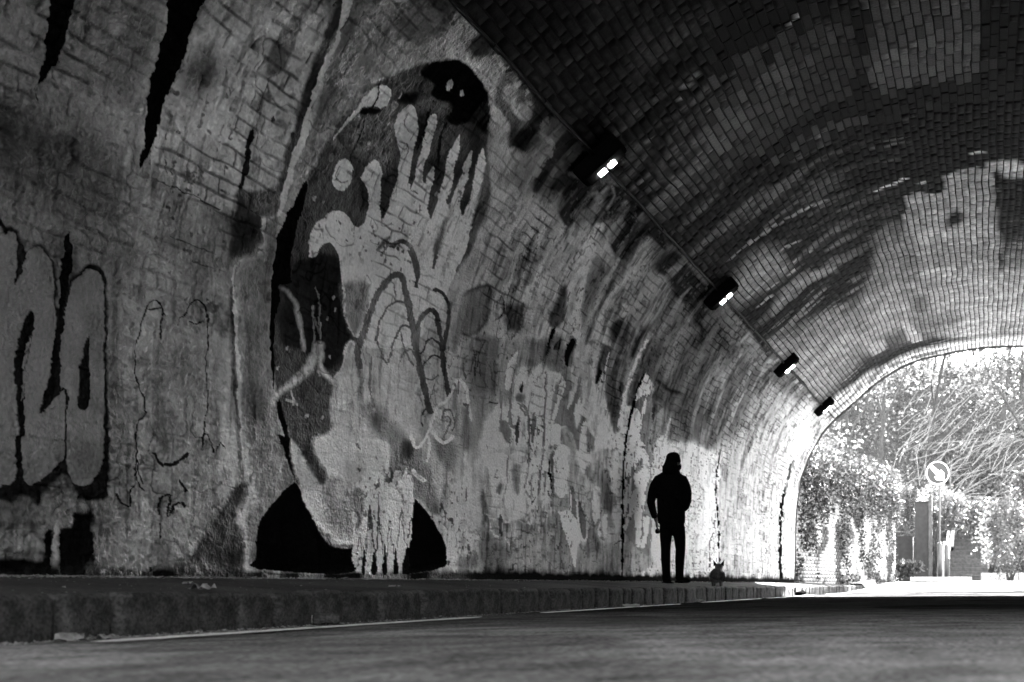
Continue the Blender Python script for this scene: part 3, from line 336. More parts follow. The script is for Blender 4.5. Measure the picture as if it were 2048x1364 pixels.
0 0.12 0 1158.7,2414 1154.6,2408 1148.0,2408 1140.7,2415 1135.2,2438 1132.4,2460 1130.3,2472 1126.9,2479 1122.6,2484 1118.7,2484 1114.8,2474 1110.6,2455 1106.4,2433 1101.9,2404 1097.8,2371 1093.9,2351 1088.7,2368 1090.5,2396 1094.9,2429 1099.8,2459 1104.4,2483 1109.4,2503 1115.2,2517 1121.8,2518 1128.2,2511 1134.1,2496 1138.5,2474 1141.1,2453 1142.6,2445 1146.4,2442 1152.2,2442 1157.0,2438
0 0.08 0 1115.8,2453 1113.1,2437 1108.4,2420 1104.0,2400 1100.4,2376 1097.2,2349 1094.9,2320 1094.0,2285 1094.1,2247 1093.1,2221 1088.0,2228 1086.8,2258 1086.8,2298 1087.9,2337 1090.5,2369 1094.0,2399 1098.1,2424 1103.0,2446 1108.0,2464 1112.3,2471
0 0.1 1 1167.1,2326 1163.0,2357 1158.8,2400 1155.4,2434 1153.1,2452 1150.9,2462 1150.0,2473 1153.2,2484 1155.7,2478 1158.5,2464 1161.6,2440 1165.2,2404 1169.4,2360 1171.6,2328
0 0.3 0 1157.4,2312 1155.6,2336 1153.9,2367 1151.2,2396 1145.8,2423 1138.8,2451 1134.1,2473 1135.9,2482 1141.2,2464 1148.4,2434 1154.7,2402 1158.1,2367 1160.0,2333 1160.5,2311
0 0.12 0 1071.7,2568 1071.5,2546 1070.3,2517 1069.4,2490 1068.8,2464 1068.4,2440 1067.5,2424 1063.8,2430 1063.3,2448 1063.6,2472 1064.3,2498 1065.3,2526 1066.6,2555 1068.3,2574
0 0.2 0 1155.8,1599 1157.0,1544 1157.7,1468 1157.4,1399 1155.6,1348 1152.8,1304 1149.7,1258 1146.1,1201 1142.2,1142 1138.7,1095 1135.8,1068 1133.3,1056 1131.1,1051 1128.5,1061 1129.5,1070 1131.6,1080 1134.3,1104 1137.7,1150 1141.6,1210 1145.2,1267 1148.3,1313 1151.0,1356 1152.8,1405 1153.0,1473 1152.4,1549 1152.6,1602
0 0.14 0 984.9,1852 982.4,1869 979.5,1895 977.1,1927 976.0,1970 975.6,2017 975.8,2050 977.7,2048 978.3,2014 978.7,1968 979.7,1927 981.9,1898 984.7,1873 986.4,1856
0 0.14 0 970.8,2122 966.3,1923 964.4,1926 968.9,2126
0 0.14 0 959.1,2164 959.0,2109 958.2,2033 958.7,1971 962.2,1938 967.5,1915 971.7,1885 972.7,1841 972.3,1795 971.6,1764 969.7,1767 969.6,1800 970.0,1844 969.2,1883 965.7,1907 960.2,1932 956.1,1971 955.5,2037 956.3,2113 957.2,2167
0 0.14 0 985.9,1824 985.2,1790 983.9,1744 982.1,1712 977.7,1718 974.6,1741 972.9,1758 974.5,1761 976.8,1745 979.3,1726 979.8,1722 981.2,1750 982.5,1795 984.0,1828
0 0.14 0 963.2,1928 950.7,1765 948.8,1771 961.5,1933
0 0.14 0 977.7,2048 977.9,2010 977.6,1960 976.5,1928 972.1,1945 969.3,1980 967.7,2007 969.4,2008 971.8,1982 974.4,1948 974.3,1938 974.9,1964 975.2,2014 975.8,2050
1 0.17 5 1166.5,1253 1141.1,1270 1121.3,1191 1088.6,1098 1062.5,1032 1042.8,943 1036.2,812 1068.1,826 1103.6,953 1132.8,1028 1155.9,1129
1 0.13 1 1113.6,1028 1087.9,1014 1061.9,920 1036.3,875 1039.2,735 1061.6,759 1080.8,784 1082.3,743 1087.1,740 1096.8,817 1103.2,780 1110.9,685 1117.5,757 1114.7,938
1 0.2 3 1031.3,1128 992.9,1130 998.0,910 1023.8,969
1 0.2 2 979.3,1444 963.1,1424 962.7,1144 975.2,1114
0 0.85 0 1078.0,1134 1077.1,1098 1074.6,1051 1071.2,1017 1065.4,1008 1059.3,1021 1054.1,1046 1048.9,1084 1043.6,1133 1038.7,1190 1034.9,1255 1031.7,1324 1027.6,1381 1021.6,1415 1013.8,1443 1006.3,1481 1001.4,1533 997.9,1588 994.9,1629 992.2,1652 990.5,1661 989.5,1662 986.7,1655 983.1,1636 979.8,1613 977.4,1589 975.4,1560 973.2,1524 970.9,1466 968.4,1398 964.6,1354 956.2,1372 950.4,1417 947.3,1451 950.6,1456 955.0,1425 959.9,1386 960.7,1377 963.0,1411 965.4,1478 967.8,1537 970.1,1575 972.2,1605 974.8,1631 978.4,1656 982.6,1677 987.1,1688 992.3,1682 996.4,1662 999.9,1633 1003.1,1589 1006.5,1535 1010.8,1490 1016.9,1460 1025.0,1430 1032.5,1387 1037.1,1324 1040.4,1254 1044.0,1192 1048.6,1138 1053.7,1091 1058.4,1057 1062.3,1038 1064.9,1032 1066.5,1034 1069.2,1062 1071.7,1108 1074.2,1141
0 0.85 0 1044.2,1146 1043.9,1099 1042.6,1036 1042.2,985 1043.5,958 1045.6,942 1046.7,930 1044.0,924 1041.7,935 1039.1,955 1037.6,988 1037.9,1042 1039.3,1106 1041.0,1150
0 0.85 0 1039.7,1172 1034.4,1145 1025.4,1112 1015.7,1095 1006.1,1120 998.9,1160 994.9,1191 998.3,1201 1003.6,1175 1009.8,1140 1014.6,1125 1021.2,1138 1029.5,1169 1036.3,1189
0 0.13 0 1052.9,1192 1053.6,1209 1055.3,1231 1055.9,1254 1054.8,1277 1052.7,1303 1050.4,1324 1048.0,1339 1045.3,1351 1043.6,1361 1045.0,1368 1047.4,1361 1050.5,1348 1053.5,1330 1056.1,1306 1058.4,1278 1059.6,1250 1058.9,1224 1057.2,1201 1055.3,1186
0 0.13 0 1018.4,1287 1016.5,1313 1014.6,1350 1012.4,1376 1010.4,1386 1008.3,1389 1005.9,1385 1002.7,1364 999.5,1332 997.6,1301 998.2,1275 1000.2,1248 1001.2,1228 998.8,1227 996.7,1246 994.6,1275 993.9,1307 995.9,1341 999.4,1376 1003.1,1399 1007.2,1406 1011.8,1399 1015.5,1381 1018.1,1351 1020.1,1313 1020.9,1287
0 0.18 0 1015.6,1290 1013.7,1306 1011.6,1327 1010.5,1335 1008.6,1331 1005.9,1317 1005.1,1293 1008.0,1249 1013.0,1193 1016.3,1153 1014.6,1151 1010.4,1191 1005.4,1247 1002.3,1294 1003.3,1324 1006.6,1342 1010.5,1347 1013.9,1332 1016.2,1309 1017.4,1292
1 0.62 1 1299.5,842 1293.2,868 1283.6,842 1269.0,751 1249.6,649 1236.7,622 1232.1,682 1243.6,767 1258.1,860 1256.7,923 1234.5,958 1209.6,1049 1171.0,1012 1119.8,1010 1114.7,938 1117.5,757 1121.7,601 1175.3,451 1177.5,244 1199.7,239 1219.1,281 1238.5,345 1261.3,451 1281.1,576 1294.5,735
1 0.28 4 1214.6,693 1204.5,557 1191.7,551 1176.1,632 1174.6,306 1190.4,289 1216.4,387 1233.0,520 1227.2,650
0 0.6 1 1216.6,702 1214.8,661 1210.9,606 1207.1,564 1203.5,543 1198.6,535 1193.2,542 1188.6,564 1184.3,593 1180.3,616 1176.8,630 1173.3,638 1169.8,643 1164.8,643 1159.0,638 1154.5,638 1153.1,653 1157.2,660 1163.5,665 1169.8,665 1175.2,657 1179.9,645 1184.5,628 1189.0,602 1193.2,574 1196.5,558 1197.9,556 1199.3,558 1201.9,574 1205.6,615 1209.3,669 1212.8,707
1 0.075 1 1301.4,928 1279.4,989 1263.1,935 1256.4,838 1240.3,746 1233.6,647 1239.8,620 1249.6,649 1269.0,751 1283.6,842 1294.8,872
1 0.013 0 1290.8,610 1309.7,552 1331.5,457 1350.1,365 1359.1,247 1360.6,121 1356.4,48 1179.7,36 1176.8,232 1193.2,202 1212.4,218 1231.8,289 1251.3,358 1267.8,465 1281.0,554
1 0.013 0 1072.4,618 1054.6,575 1035.2,491 1018.7,373 1007.2,279 1005.2,166 1009.6,92 1058.8,45 1090.6,39 1084.8,177 1075.6,258 1071.6,446
1 0.16 2 1071.3,818 1052.1,807 1032.9,754 1022.9,622 1022.5,511 1041.9,569 1058.0,627 1070.8,632
0 0.92 0 1279.9,528 1273.9,490 1264.1,441 1254.6,395 1246.9,360 1239.5,328 1231.2,300 1221.4,274 1210.9,252 1201.1,235 1192.0,228 1184.2,229 1179.0,234 1179.1,254 1184.1,257 1191.0,256 1198.5,261 1207.2,276 1217.1,297 1226.3,322 1233.9,348 1241.0,378 1248.5,412 1257.9,458 1267.7,507 1275.5,539
0 0.2 1 1246.1,328 1240.8,298 1232.2,259 1223.5,227 1215.3,211 1207.3,206 1199.7,204 1191.6,206 1183.9,212 1178.7,220 1179.3,232 1184.7,230 1192.1,224 1199.6,221 1206.6,223 1213.6,228 1220.5,240 1228.6,270 1237.0,309 1243.5,335
1 0.76 0 1177.6,619 1154.0,682 1119.0,718 1103.0,716 1072.8,790 1070.7,446 1075.5,232 1084.2,46 1173.3,36
1 0.2 1 1179.2,606 1169.7,638 1161.6,604 1160.2,506 1168.4,356 1173.0,306 1178.4,449
0 0.62 0 1118.5,922 1119.6,875 1120.1,810 1119.8,755 1118.1,715 1115.5,684 1110.3,670 1106.2,695 1103.5,733 1100.9,766 1098.7,790 1096.8,808 1097.9,810 1095.4,788 1092.1,747 1086.5,725 1082.8,761 1081.2,812 1080.9,849 1084.1,848 1085.9,811 1087.4,761 1087.8,742 1087.7,757 1091.0,798 1094.5,826 1100.4,817 1103.0,794 1105.3,769 1107.9,736 1110.5,699 1111.4,687 1111.3,694 1113.6,722 1115.2,759 1115.4,814 1114.9,878 1115.2,924
0 0.62 0 1074.0,844 1073.8,830 1071.6,813 1067.9,795 1062.3,779 1055.9,763 1050.6,757 1047.1,780 1050.9,796 1057.0,811 1061.8,824 1064.4,837 1066.2,851 1068.7,859
1 0.025 0 1163.1,37 1161.2,162 1159.0,237 1155.5,40
1 0.025 0 1144.0,38 1141.4,154 1139.2,241 1134.5,39
1 0.025 0 1126.2,40 1123.0,169 1120.8,259 1114.8,41
1 0.025 0 1105.2,41 1102.2,148 1100.3,226 1095.0,42
1 0.025 0 1089.3,43 1083.2,177 1080.4,270 1075.4,206 1074.7,44
0 0.13 0 1169.2,308 1173.3,161 1171.3,160 1167.2,307
0 0.13 0 1169.2,307 1163.8,186 1161.9,187 1167.3,308
0 0.13 0 1150.4,524 1151.7,500 1153.0,463 1154.2,411 1155.0,329 1155.7,233 1155.8,164 1153.8,164 1152.9,233 1152.2,329 1151.4,411 1150.2,463 1149.0,499 1148.5,524
0 0.13 0 1150.4,523 1149.5,481 1147.7,422 1146.0,364 1144.5,308 1143.1,253 1141.7,216 1139.7,217 1140.3,255 1141.7,310 1143.2,366 1144.9,424 1146.8,483 1148.5,525
0 0.13 0 1134.0,632 1134.5,579 1134.7,502 1135.1,418 1135.9,321 1136.9,216 1137.2,142 1135.3,142 1134.1,216 1133.1,321 1132.3,419 1131.9,503 1131.7,580 1132.1,633
0 0.13 0 1133.2,444 1125.5,169 1123.6,170 1131.2,445
0 0.13 0 1114.0,427 1117.5,145 1115.5,145 1112.0,428
0 0.13 0 1112.4,427 1105.5,173 1103.6,174 1110.4,429
0 0.13 0 1092.1,541 1098.1,227 1096.2,226 1090.2,541
0 0.13 0 1092.1,540 1084.6,269 1082.6,270 1090.2,542
0 0.13 0 1072.7,473 1080.0,311 1078.1,310 1070.8,472
1 0.16 2 1151.4,461 1145.0,451 1145.5,364 1152.6,374
1 0.03 1 1859.1,1501 1838.0,1569 1820.6,1581 1808.5,1537 1801.2,1488 1786.1,1541 1771.9,1549 1753.3,1497 1742.5,1425 1735.6,1275 1725.6,1365 1707.8,1463 1683.5,1540 1661.0,1540 1648.5,1457 1643.8,1279 1646.4,1121 1640.8,1021 1636.3,621 1638.2,414 1660.2,374 1688.7,350 1711.9,478 1736.9,396 1764.9,308 1790.8,359 1816.0,322 1838.4,333 1847.9,331
1 0.245 0 1858.6,1471 1840.6,1536 1826.5,1556 1818.3,1544 1817.8,1427 1821.6,1322 1812.1,1368 1800.9,1472 1785.9,1526 1773.1,1530 1756.2,1482 1749.4,1419 1743.1,1285 1741.5,1164 1747.0,1038 1755.4,903 1766.3,776 1761.5,762 1742.5,832 1728.3,889 1720.8,864 1719.1,589 1729.9,538 1747.0,483 1765.8,437 1781.6,413 1794.5,438 1798.2,508 1809.4,512 1810.7,465 1819.8,411 1838.9,406 1848.5,404
1 0.245 0 1730.5,900 1731.0,1089 1726.4,1232 1718.4,1354 1703.8,1450 1683.0,1513 1663.7,1510 1654.3,1443 1650.1,1274 1652.7,1117 1649.0,1016 1647.3,645 1651.8,548 1667.2,466 1683.0,440 1702.2,451 1715.5,535 1715.9,590 1716.3,858 1721.9,900 1726.7,904
0 0.03 0 1716.5,590 1716.2,653 1716.3,740 1716.1,808 1715.5,838 1714.8,849 1715.0,859 1716.3,877 1718.8,894 1723.7,899 1729.9,884 1736.8,859 1743.6,834 1750.6,808 1757.6,782 1762.2,763 1760.7,761 1755.4,779 1748.4,805 1741.4,830 1734.6,856 1727.9,880 1723.2,892 1721.1,888 1719.0,874 1717.7,857 1717.5,848 1718.3,837 1718.9,807 1719.1,739 1719.0,652 1718.4,589
1 0.02 0 1812.1,842 1817.1,957 1809.0,1095 1796.9,1198 1788.4,1229 1780.5,1209 1782.7,1136 1789.8,1012 1793.9,930 1799.1,769 1799.2,561 1799.4,499 1807.7,497 1809.7,557 1811.9,763
1 0.2 0 1789.3,1100 1786.0,1094 1791.4,1011 1796.9,881 1803.7,798 1801.9,926 1797.9,1023
1 0.03 0 1681.0,1186 1676.6,1083 1675.3,957 1678.0,845 1686.9,813 1696.2,843 1696.0,986 1690.1,1091
1 0.02 0 1739.1,1125 1735.4,1004 1737.9,896 1745.7,863 1761.5,774 1764.7,797 1752.4,929 1745.4,1039
1 0.015 0 1728.5,1627 1721.5,1643 1715.1,1515 1719.1,1403 1727.2,1298 1732.1,1253 1735.9,1373 1732.5,1499
0 0.24 1 1813.8,1579 1813.7,1567 1812.0,1552 1806.2,1542 1794.6,1547 1780.1,1559 1767.6,1569 1758.3,1574 1750.7,1578 1745.4,1582 1745.2,1589 1750.3,1588 1758.0,1584 1767.5,1578 1780.2,1568 1794.4,1557 1804.8,1552 1808.8,1559 1810.1,1572 1811.3,1582
1 0.19 1 1769.7,307 1762.1,358 1734.1,454 1719.9,483 1705.1,413 1702.8,305 1713.4,228 1723.0,230 1731.2,266 1738.7,207 1751.4,197 1762.7,220
0 0.28 0 1730.2,266 1730.6,284 1731.7,308 1731.8,331 1730.5,353 1728.4,375 1726.0,398 1723.3,426 1720.5,454 1718.9,475 1720.8,476 1723.2,456 1726.0,427 1728.7,399 1731.1,376 1733.3,354 1734.6,331 1734.5,307 1733.4,282 1732.1,266
0 0.28 0 1763.1,210 1759.4,204 1753.7,197 1748.3,194 1744.0,197 1740.5,204 1737.6,214 1735.3,229 1733.6,247 1732.3,254 1730.8,250 1727.6,237 1723.7,227 1719.4,224 1715.0,226 1710.7,234 1707.0,253 1703.7,278 1701.8,296 1703.6,297 1706.3,280 1709.6,256 1713.0,238 1716.0,232 1719.1,231 1722.2,233 1725.3,242 1728.7,255 1733.1,261 1736.2,249 1738.0,231 1740.0,217 1742.5,209 1745.2,204 1748.1,201 1752.7,204 1758.1,210 1762.2,214
1 0.18 2 1838.3,325 1819.1,314 1803.5,356 1795.4,342 1774.4,299 1769.0,203 1760.9,188 1763.5,107 1836.4,62 1855.5,61 1857.5,329
1 0.3 5 1837.3,186 1764.2,212 1762.1,139 1836.5,77
1 0.014 1 1855.5,65 1798.3,72 1760.0,67 1760.9,196 1744.4,198 1743.6,-12 1855.0,-14
1 0.36 0 1740.5,240 1732.0,254 1727.1,143 1723.9,-9 1743.6,-10 1743.0,141
1 0.014 1 1727.7,221 1710.2,232 1701.0,280 1701.2,305 1671.1,333 1663.3,116 1654.8,39 1664.1,-8 1723.9,-9 1727.8,143
1 0.24 2 1701.5,355 1672.9,362 1669.5,333 1701.2,309
0 0.03 0 1539.4,1407 1540.7,1422 1543.3,1441 1546.2,1457 1549.3,1468 1552.9,1475 1557.2,1476 1561.9,1470 1566.7,1459 1570.9,1443 1574.3,1422 1577.1,1398 1579.8,1370 1582.5,1340 1585.2,1306 1587.6,1273 1589.8,1243 1591.7,1213 1592.9,1179 1593.4,1137 1593.1,1092 1592.1,1053 1590.2,1026 1587.5,1005 1584.3,985 1579.8,967 1574.9,949 1571.9,929 1571.6,901 1573.0,869 1575.3,841 1578.8,826 1583.6,813 1587.4,789 1589.1,746 1589.6,693 1589.4,641 1589.0,590 1588.1,540 1586.0,500 1581.7,474 1576.3,458 1572.2,450 1570.7,454 1574.1,465 1579.2,479 1583.1,503 1585.1,542 1586.1,592 1586.5,642 1586.6,694 1586.1,747 1584.5,788 1581.2,809 1576.6,821 1572.6,839 1570.1,869 1568.6,902 1569.0,933 1572.3,955 1577.3,973 1581.7,991 1584.8,1010 1587.4,1030 1589.2,1056 1590.2,1094 1590.4,1139 1589.9,1180 1588.7,1213 1586.8,1243 1584.7,1274 1582.3,1307 1579.7,1340 1576.9,1370 1574.3,1397 1571.6,1421 1568.5,1440 1564.9,1454 1561.0,1463 1557.5,1467 1554.6,1466 1551.6,1460 1548.8,1451 1546.0,1435 1543.5,1416 1541.4,1403
0 0.03 0 1544.8,1420 1547.0,1400 1549.3,1370 1550.7,1341 1549.9,1313 1548.0,1288 1546.2,1270 1544.1,1273 1545.1,1292 1546.9,1317 1547.7,1343 1546.4,1371 1544.1,1400 1542.8,1421
0 0.03 0 1513.3,1374 1512.3,1389 1511.3,1408 1510.0,1422 1508.6,1425 1505.3,1426 1501.2,1436 1498.3,1457 1495.5,1484 1492.5,1507 1488.9,1525 1485.1,1541 1481.4,1550 1477.4,1553 1473.1,1551 1469.3,1541 1466.3,1522 1463.8,1495 1461.9,1463 1461.0,1431 1460.6,1394 1460.5,1348 1460.6,1287 1460.8,1217 1460.6,1153 1459.1,1101 1457.1,1056 1456.0,1010 1456.5,959 1458.1,908 1459.9,861 1462.1,820 1464.4,785 1465.7,761 1463.6,760 1461.5,785 1459.2,820 1457.0,862 1455.1,908 1453.6,960 1453.0,1012 1454.1,1059 1456.2,1104 1457.6,1155 1457.9,1219 1457.6,1289 1457.5,1351 1457.7,1397 1458.0,1434 1459.0,1467 1460.9,1499 1463.5,1528 1466.8,1548 1471.3,1560 1476.6,1563 1482.0,1558 1486.9,1547 1491.2,1529 1495.1,1509 1498.3,1484 1501.0,1458 1503.6,1439 1505.7,1434 1508.8,1433 1512.4,1425 1514.2,1408 1515.2,1387 1515.4,1373
0 0.03 0 1572.8,1409 1569.6,1407 1564.7,1407 1559.5,1411 1554.4,1420 1549.7,1433 1546.8,1443 1547.9,1447 1551.3,1439 1555.8,1427 1560.0,1419 1564.2,1416 1568.8,1416 1572.2,1415
0 0.03 0 1496.2,1417 1492.0,1413 1485.8,1411 1479.6,1412 1474.2,1422 1469.5,1436 1466.7,1446 1467.9,1451 1471.2,1442 1475.5,1429 1479.8,1421 1484.9,1420 1490.9,1422 1495.3,1423
0 0.03 0 1463.5,731 1461.6,757 1459.5,791 1457.5,810 1456.4,805 1452.9,787 1450.1,767 1448.5,747 1447.5,724 1446.4,708 1444.3,710 1444.5,727 1445.5,750 1447.3,772 1450.2,792 1454.0,812 1459.3,816 1462.4,792 1464.6,757 1465.6,731
0 0.03 0 1441.2,710 1438.4,731 1435.0,759 1432.2,774 1430.3,770 1426.9,754 1424.0,742 1422.2,746 1424.3,760 1428.1,777 1433.3,782 1437.6,762 1441.1,733 1443.1,711
0 0.1 4 1534.7,1356 1536.2,1335 1536.8,1308 1538.1,1281 1541.0,1255 1545.0,1226 1548.3,1200 1550.7,1176 1552.3,1153 1550.3,1132 1543.0,1117 1532.6,1110 1521.3,1125 1516.2,1168 1513.7,1222 1513.3,1260 1519.1,1258 1521.9,1219 1524.4,1168 1527.5,1137 1531.0,1135 1538.4,1141 1543.4,1150 1544.0,1159 1542.7,1175 1540.4,1197 1537.3,1222 1533.3,1251 1530.0,1281 1528.5,1312 1527.9,1341 1528.9,1360
0 0.1 4 1504.0,1306 1503.7,1275 1501.6,1234 1501.0,1197 1501.9,1169 1504.0,1146 1508.1,1126 1517.0,1105 1529.5,1084 1540.8,1067 1549.5,1055 1557.0,1047 1562.0,1039 1561.3,1021 1555.8,1022 1547.8,1030 1538.4,1042 1526.6,1059 1513.2,1082 1502.1,1109 1495.6,1139 1492.8,1171 1491.7,1204 1492.4,1244 1494.6,1287 1497.6,1315
0 0.1 4 1494.5,1066 1484.2,987 1478.7,996 1489.1,1075
0 0.1 4 1545.3,1051 1547.3,996 1548.6,920 1548.3,854 1544.5,809 1539.0,777 1534.0,758 1529.3,767 1532.2,790 1537.5,820 1540.9,860 1541.1,924 1539.9,999 1540.1,1053
0 0.1 4 1563.7,817 1563.9,799 1561.8,774 1557.8,750 1550.9,735 1543.5,724 1538.5,714 1535.7,698 1533.9,678 1531.3,665 1524.9,672 1524.9,689 1527.0,711 1531.0,734 1537.9,748 1545.2,759 1550.2,769 1552.9,787 1554.7,809 1557.3,824
0 0.1 4 1500.7,753 1495.1,766 1488.7,788 1483.4,809 1480.6,826 1479.7,839 1480.7,846 1487.2,846 1488.9,839 1489.4,831 1490.8,822 1495.4,804 1501.6,783 1505.2,765
0 0.035 0 1543.6,327 1542.7,349 1542.2,379 1539.9,403 1533.6,421 1525.5,436 1522.6,438 1524.2,404 1529.1,351 1531.5,316 1524.3,324 1518.8,356 1513.5,382 1509.2,393 1504.9,399 1501.8,400 1499.4,395 1496.8,383 1494.3,375 1491.5,381 1492.8,391 1495.9,405 1500.4,414 1505.9,412 1511.5,404 1517.1,390 1522.8,362 1528.3,330 1526.9,318 1524.6,348 1519.7,403 1518.2,443 1526.5,449 1536.3,432 1543.8,409 1546.7,381 1547.3,349 1546.8,326
0 0.035 0 1623.5,417 1622.7,405 1620.6,388 1617.0,373 1611.0,361 1603.5,351 1596.5,356 1594.8,382 1595.3,416 1595.1,444 1593.0,458 1590.1,468 1588.3,475 1590.1,480 1592.8,474 1596.1,462 1598.8,444 1599.0,415 1598.5,381 1599.5,362 1602.6,361 1608.9,370 1614.3,380 1617.2,393 1619.2,409 1621.0,420
0 0.035 0 1558.7,653 1554.8,634 1547.8,609 1538.3,593 1526.5,596 1514.2,610 1503.9,627 1497.1,647 1492.8,669 1491.1,685 1495.1,690 1498.4,677 1502.0,658 1507.3,642 1516.2,627 1527.4,615 1536.3,611 1543.1,624 1549.5,647 1554.9,662
0 0.035 0 1507.5,525 1494.4,464 1489.4,474 1502.5,536
0 0.035 0 1586.2,608 1585.6,592 1584.2,569 1582.4,547 1579.7,524 1576.7,501 1574.2,486 1572.4,489 1574.1,505 1577.1,527 1579.7,549 1581.5,572 1582.9,595 1584.2,610
0 0.035 0 1544.6,285 1540.9,202 1538.4,204 1542.1,286
0 0.035 0 1475.8,350 1485.0,280 1483.8,279 1474.6,349
1 0.12 4 1658.2,74 1613.4,42 1587.9,34 1575.1,17 1549.8,45 1518.0,47 1492.8,96 1400.2,45 1400.0,-16 1660.9,-21
1 0.72 2 904.9,1733 907.9,1931 893.3,2130 888.5,2086 886.5,1895 866.0,1714 861.3,2010 843.0,2129 833.8,2020 827.5,1663 826.0,1000 891.3,786 946.0,738 942.8,1259 930.4,1434 913.9,1581 912.6,1436 893.0,1551
0 0.36 0 899.5,1867 898.9,1802 897.8,1710 896.7,1626 895.3,1559 893.4,1499 891.2,1456 888.1,1433 884.1,1430 880.3,1437 877.2,1454 874.9,1477 873.6,1501 873.9,1523 875.1,1543 876.6,1555 879.1,1547 878.7,1532 877.5,1514 877.3,1498 878.3,1480 880.1,1462 881.7,1453 883.4,1449 885.4,1450 887.7,1467 889.7,1508 891.6,1567 893.1,1633 894.1,1717 895.3,1809 897.0,1872
0 0.36 0 879.5,1653 875.8,1648 870.6,1643 866.4,1630 864.1,1608 862.5,1576 861.0,1524 859.3,1443 857.7,1343 856.8,1248 856.7,1158 857.2,1072 857.0,1014 854.4,1016 853.5,1076 853.0,1162 853.1,1253 854.0,1350 855.6,1451 857.4,1533 858.9,1585 860.6,1620 863.5,1646 868.5,1662 874.3,1668 878.5,1667
0 0.36 0 838.4,2038 836.4,1957 833.5,1842 831.9,1728 831.5,1632 831.6,1538 831.7,1434 831.8,1297 831.9,1150 831.5,1046 829.3,1048 828.7,1154 828.5,1302 828.5,1439 828.4,1543 828.3,1637 828.7,1734 830.4,1849 833.3,1964 836.2,2043
0 0.36 0 915.3,1699 914.9,1665 913.7,1618 912.9,1570 913.9,1521 915.4,1468 914.1,1429 906.9,1423 898.2,1436 892.0,1450 892.2,1463 898.3,1455 906.3,1442 911.1,1444 911.7,1473 910.2,1524 909.2,1576 910.0,1625 911.2,1673 912.8,1705
0 0.36 0 895.6,1423 895.2,1386 894.1,1332 893.5,1263 893.8,1164 894.6,1050 894.8,969 892.9,970 891.8,1052 891.0,1167 890.7,1267 891.3,1337 892.4,1391 893.6,1427
1 0.3 1 853.6,1603 846.4,1625 847.8,1420 850.4,1315 854.1,1452
1 0.2 1 879.6,1436 874.9,1430 876.5,1281 880.6,1310
1 0.15 2 878.9,1870 873.8,1867 873.5,1783 877.5,1789
1 0.2 3 881.5,1739 870.6,1747 872.5,1687 880.7,1685
1 0.34 2 911.2,1439 893.4,1441 896.6,1326 910.3,1319
1 0.4 3 884.1,1083 867.7,1090 869.7,947 886.0,929
1 0.8 0 822.2,1629 831.4,2056 825.3,2101 817.7,2106 815.0,1976 817.8,1758 818.1,1630
1 0.8 0 815.0,1599 810.0,1882 805.5,2093 799.4,2032 800.9,1873 809.4,1671
1 0.33 1 834.2,2033 831.7,2040 822.5,1658 813.8,1617 799.2,1893 791.1,1991 775.2,2018 770.7,2094 767.3,1942 773.5,1862 772.9,1705 766.9,1447 783.5,1618 799.8,1600 813.6,1602 821.9,1600
1 0.42 2 842.2,2205 809.3,2236 799.7,2186 792.5,2035 805.5,2093 817.6,2122 833.5,2095
1 0.45 2 779.6,2165 770.4,2255 766.8,2105 786.6,1830 792.5,1847
1 0.66 1 767.7,2087 757.2,2166 743.4,2174 728.0,2119 715.3,1967 718.6,1735 725.5,1597 733.9,1614 742.6,1843 752.5,1785 761.0,1894
1 0.72 0 773.5,1798 768.7,1914 764.0,1805 770.4,1679
1 0.8 0 823.6,1552 799.3,1601 801.0,1475 801.1,1414 814.5,1375 821.8,1213 825.5,1371
1 0.84 0 802.3,1389 782.8,1401 783.3,1213 783.1,1073 801.6,1047
0 0.2 0 800.9,1552 801.9,1397 800.0,1400 799.0,1555
1 0.4 1 814.5,1367 803.6,1386 803.0,1045 815.2,1028 819.0,1217
1 0.5 1 796.8,1575 783.3,1603 768.2,1429 764.3,1244 780.6,1217 782.8,1401 796.9,1406
1 0.84 0 763.1,1406 762.7,1600 756.7,1734 749.1,1695 751.7,1510 742.5,1364 739.2,1271 753.0,1179 761.0,1234
1 0.3 1 769.7,1616 762.5,1713 762.2,1440 765.3,1402 771.6,1517
1 0.76 0 733.5,1573 723.1,1639 709.3,1863 704.8,1770 711.0,1513 724.1,1417 730.0,1472
1 0.8 0 740.8,1450 735.0,1479 735.2,1189 740.6,1180
1 0.4 1 724.1,1417 711.0,1513 706.5,1454 715.1,1282 728.3,1174 726.3,1312
1 0.82 0 701.1,1587 692.1,1803 680.2,1899 678.0,1679 682.8,1398 694.7,1532
0 0.4 0 701.7,1567 701.0,1533 699.2,1489 695.3,1466 692.3,1508 690.8,1563 690.2,1584 691.1,1571 689.5,1534 688.0,1492 686.6,1446 685.3,1394 683.9,1359 681.3,1367 681.6,1405 682.9,1457 684.4,1504 685.9,1547 687.6,1587 691.8,1603 694.3,1562 695.9,1507 696.1,1488 695.7,1504 697.4,1546 699.2,1576
1 0.78 1 669.7,2272 667.2,2584 652.0,2569 644.4,2521 650.9,2340
1 0.33 0 670.8,2158 662.2,2317 650.9,2374 648.0,2141 653.1,2010
1 0.82 0 671.4,2147 659.7,2092 655.8,1813 666.9,1249 675.0,1234 673.5,1691 671.5,1971
1 0.36 0 654.9,2099 647.5,2352 641.6,2394 638.9,2307 638.8,2018 644.6,1769 652.2,1861
1 0.82 0 652.9,2276 650.5,2322 653.0,2029 654.1,1874 656.5,2056
1 0.44 0 638.7,1960 627.2,2253 609.4,2372 613.1,2105 623.4,1831 625.3,1531 633.0,1338 641.2,1721
1 0.78 1 622.1,1835 608.7,2039 605.4,2316 601.2,2292 605.2,2011 605.0,1685 619.4,1369 622.5,1637
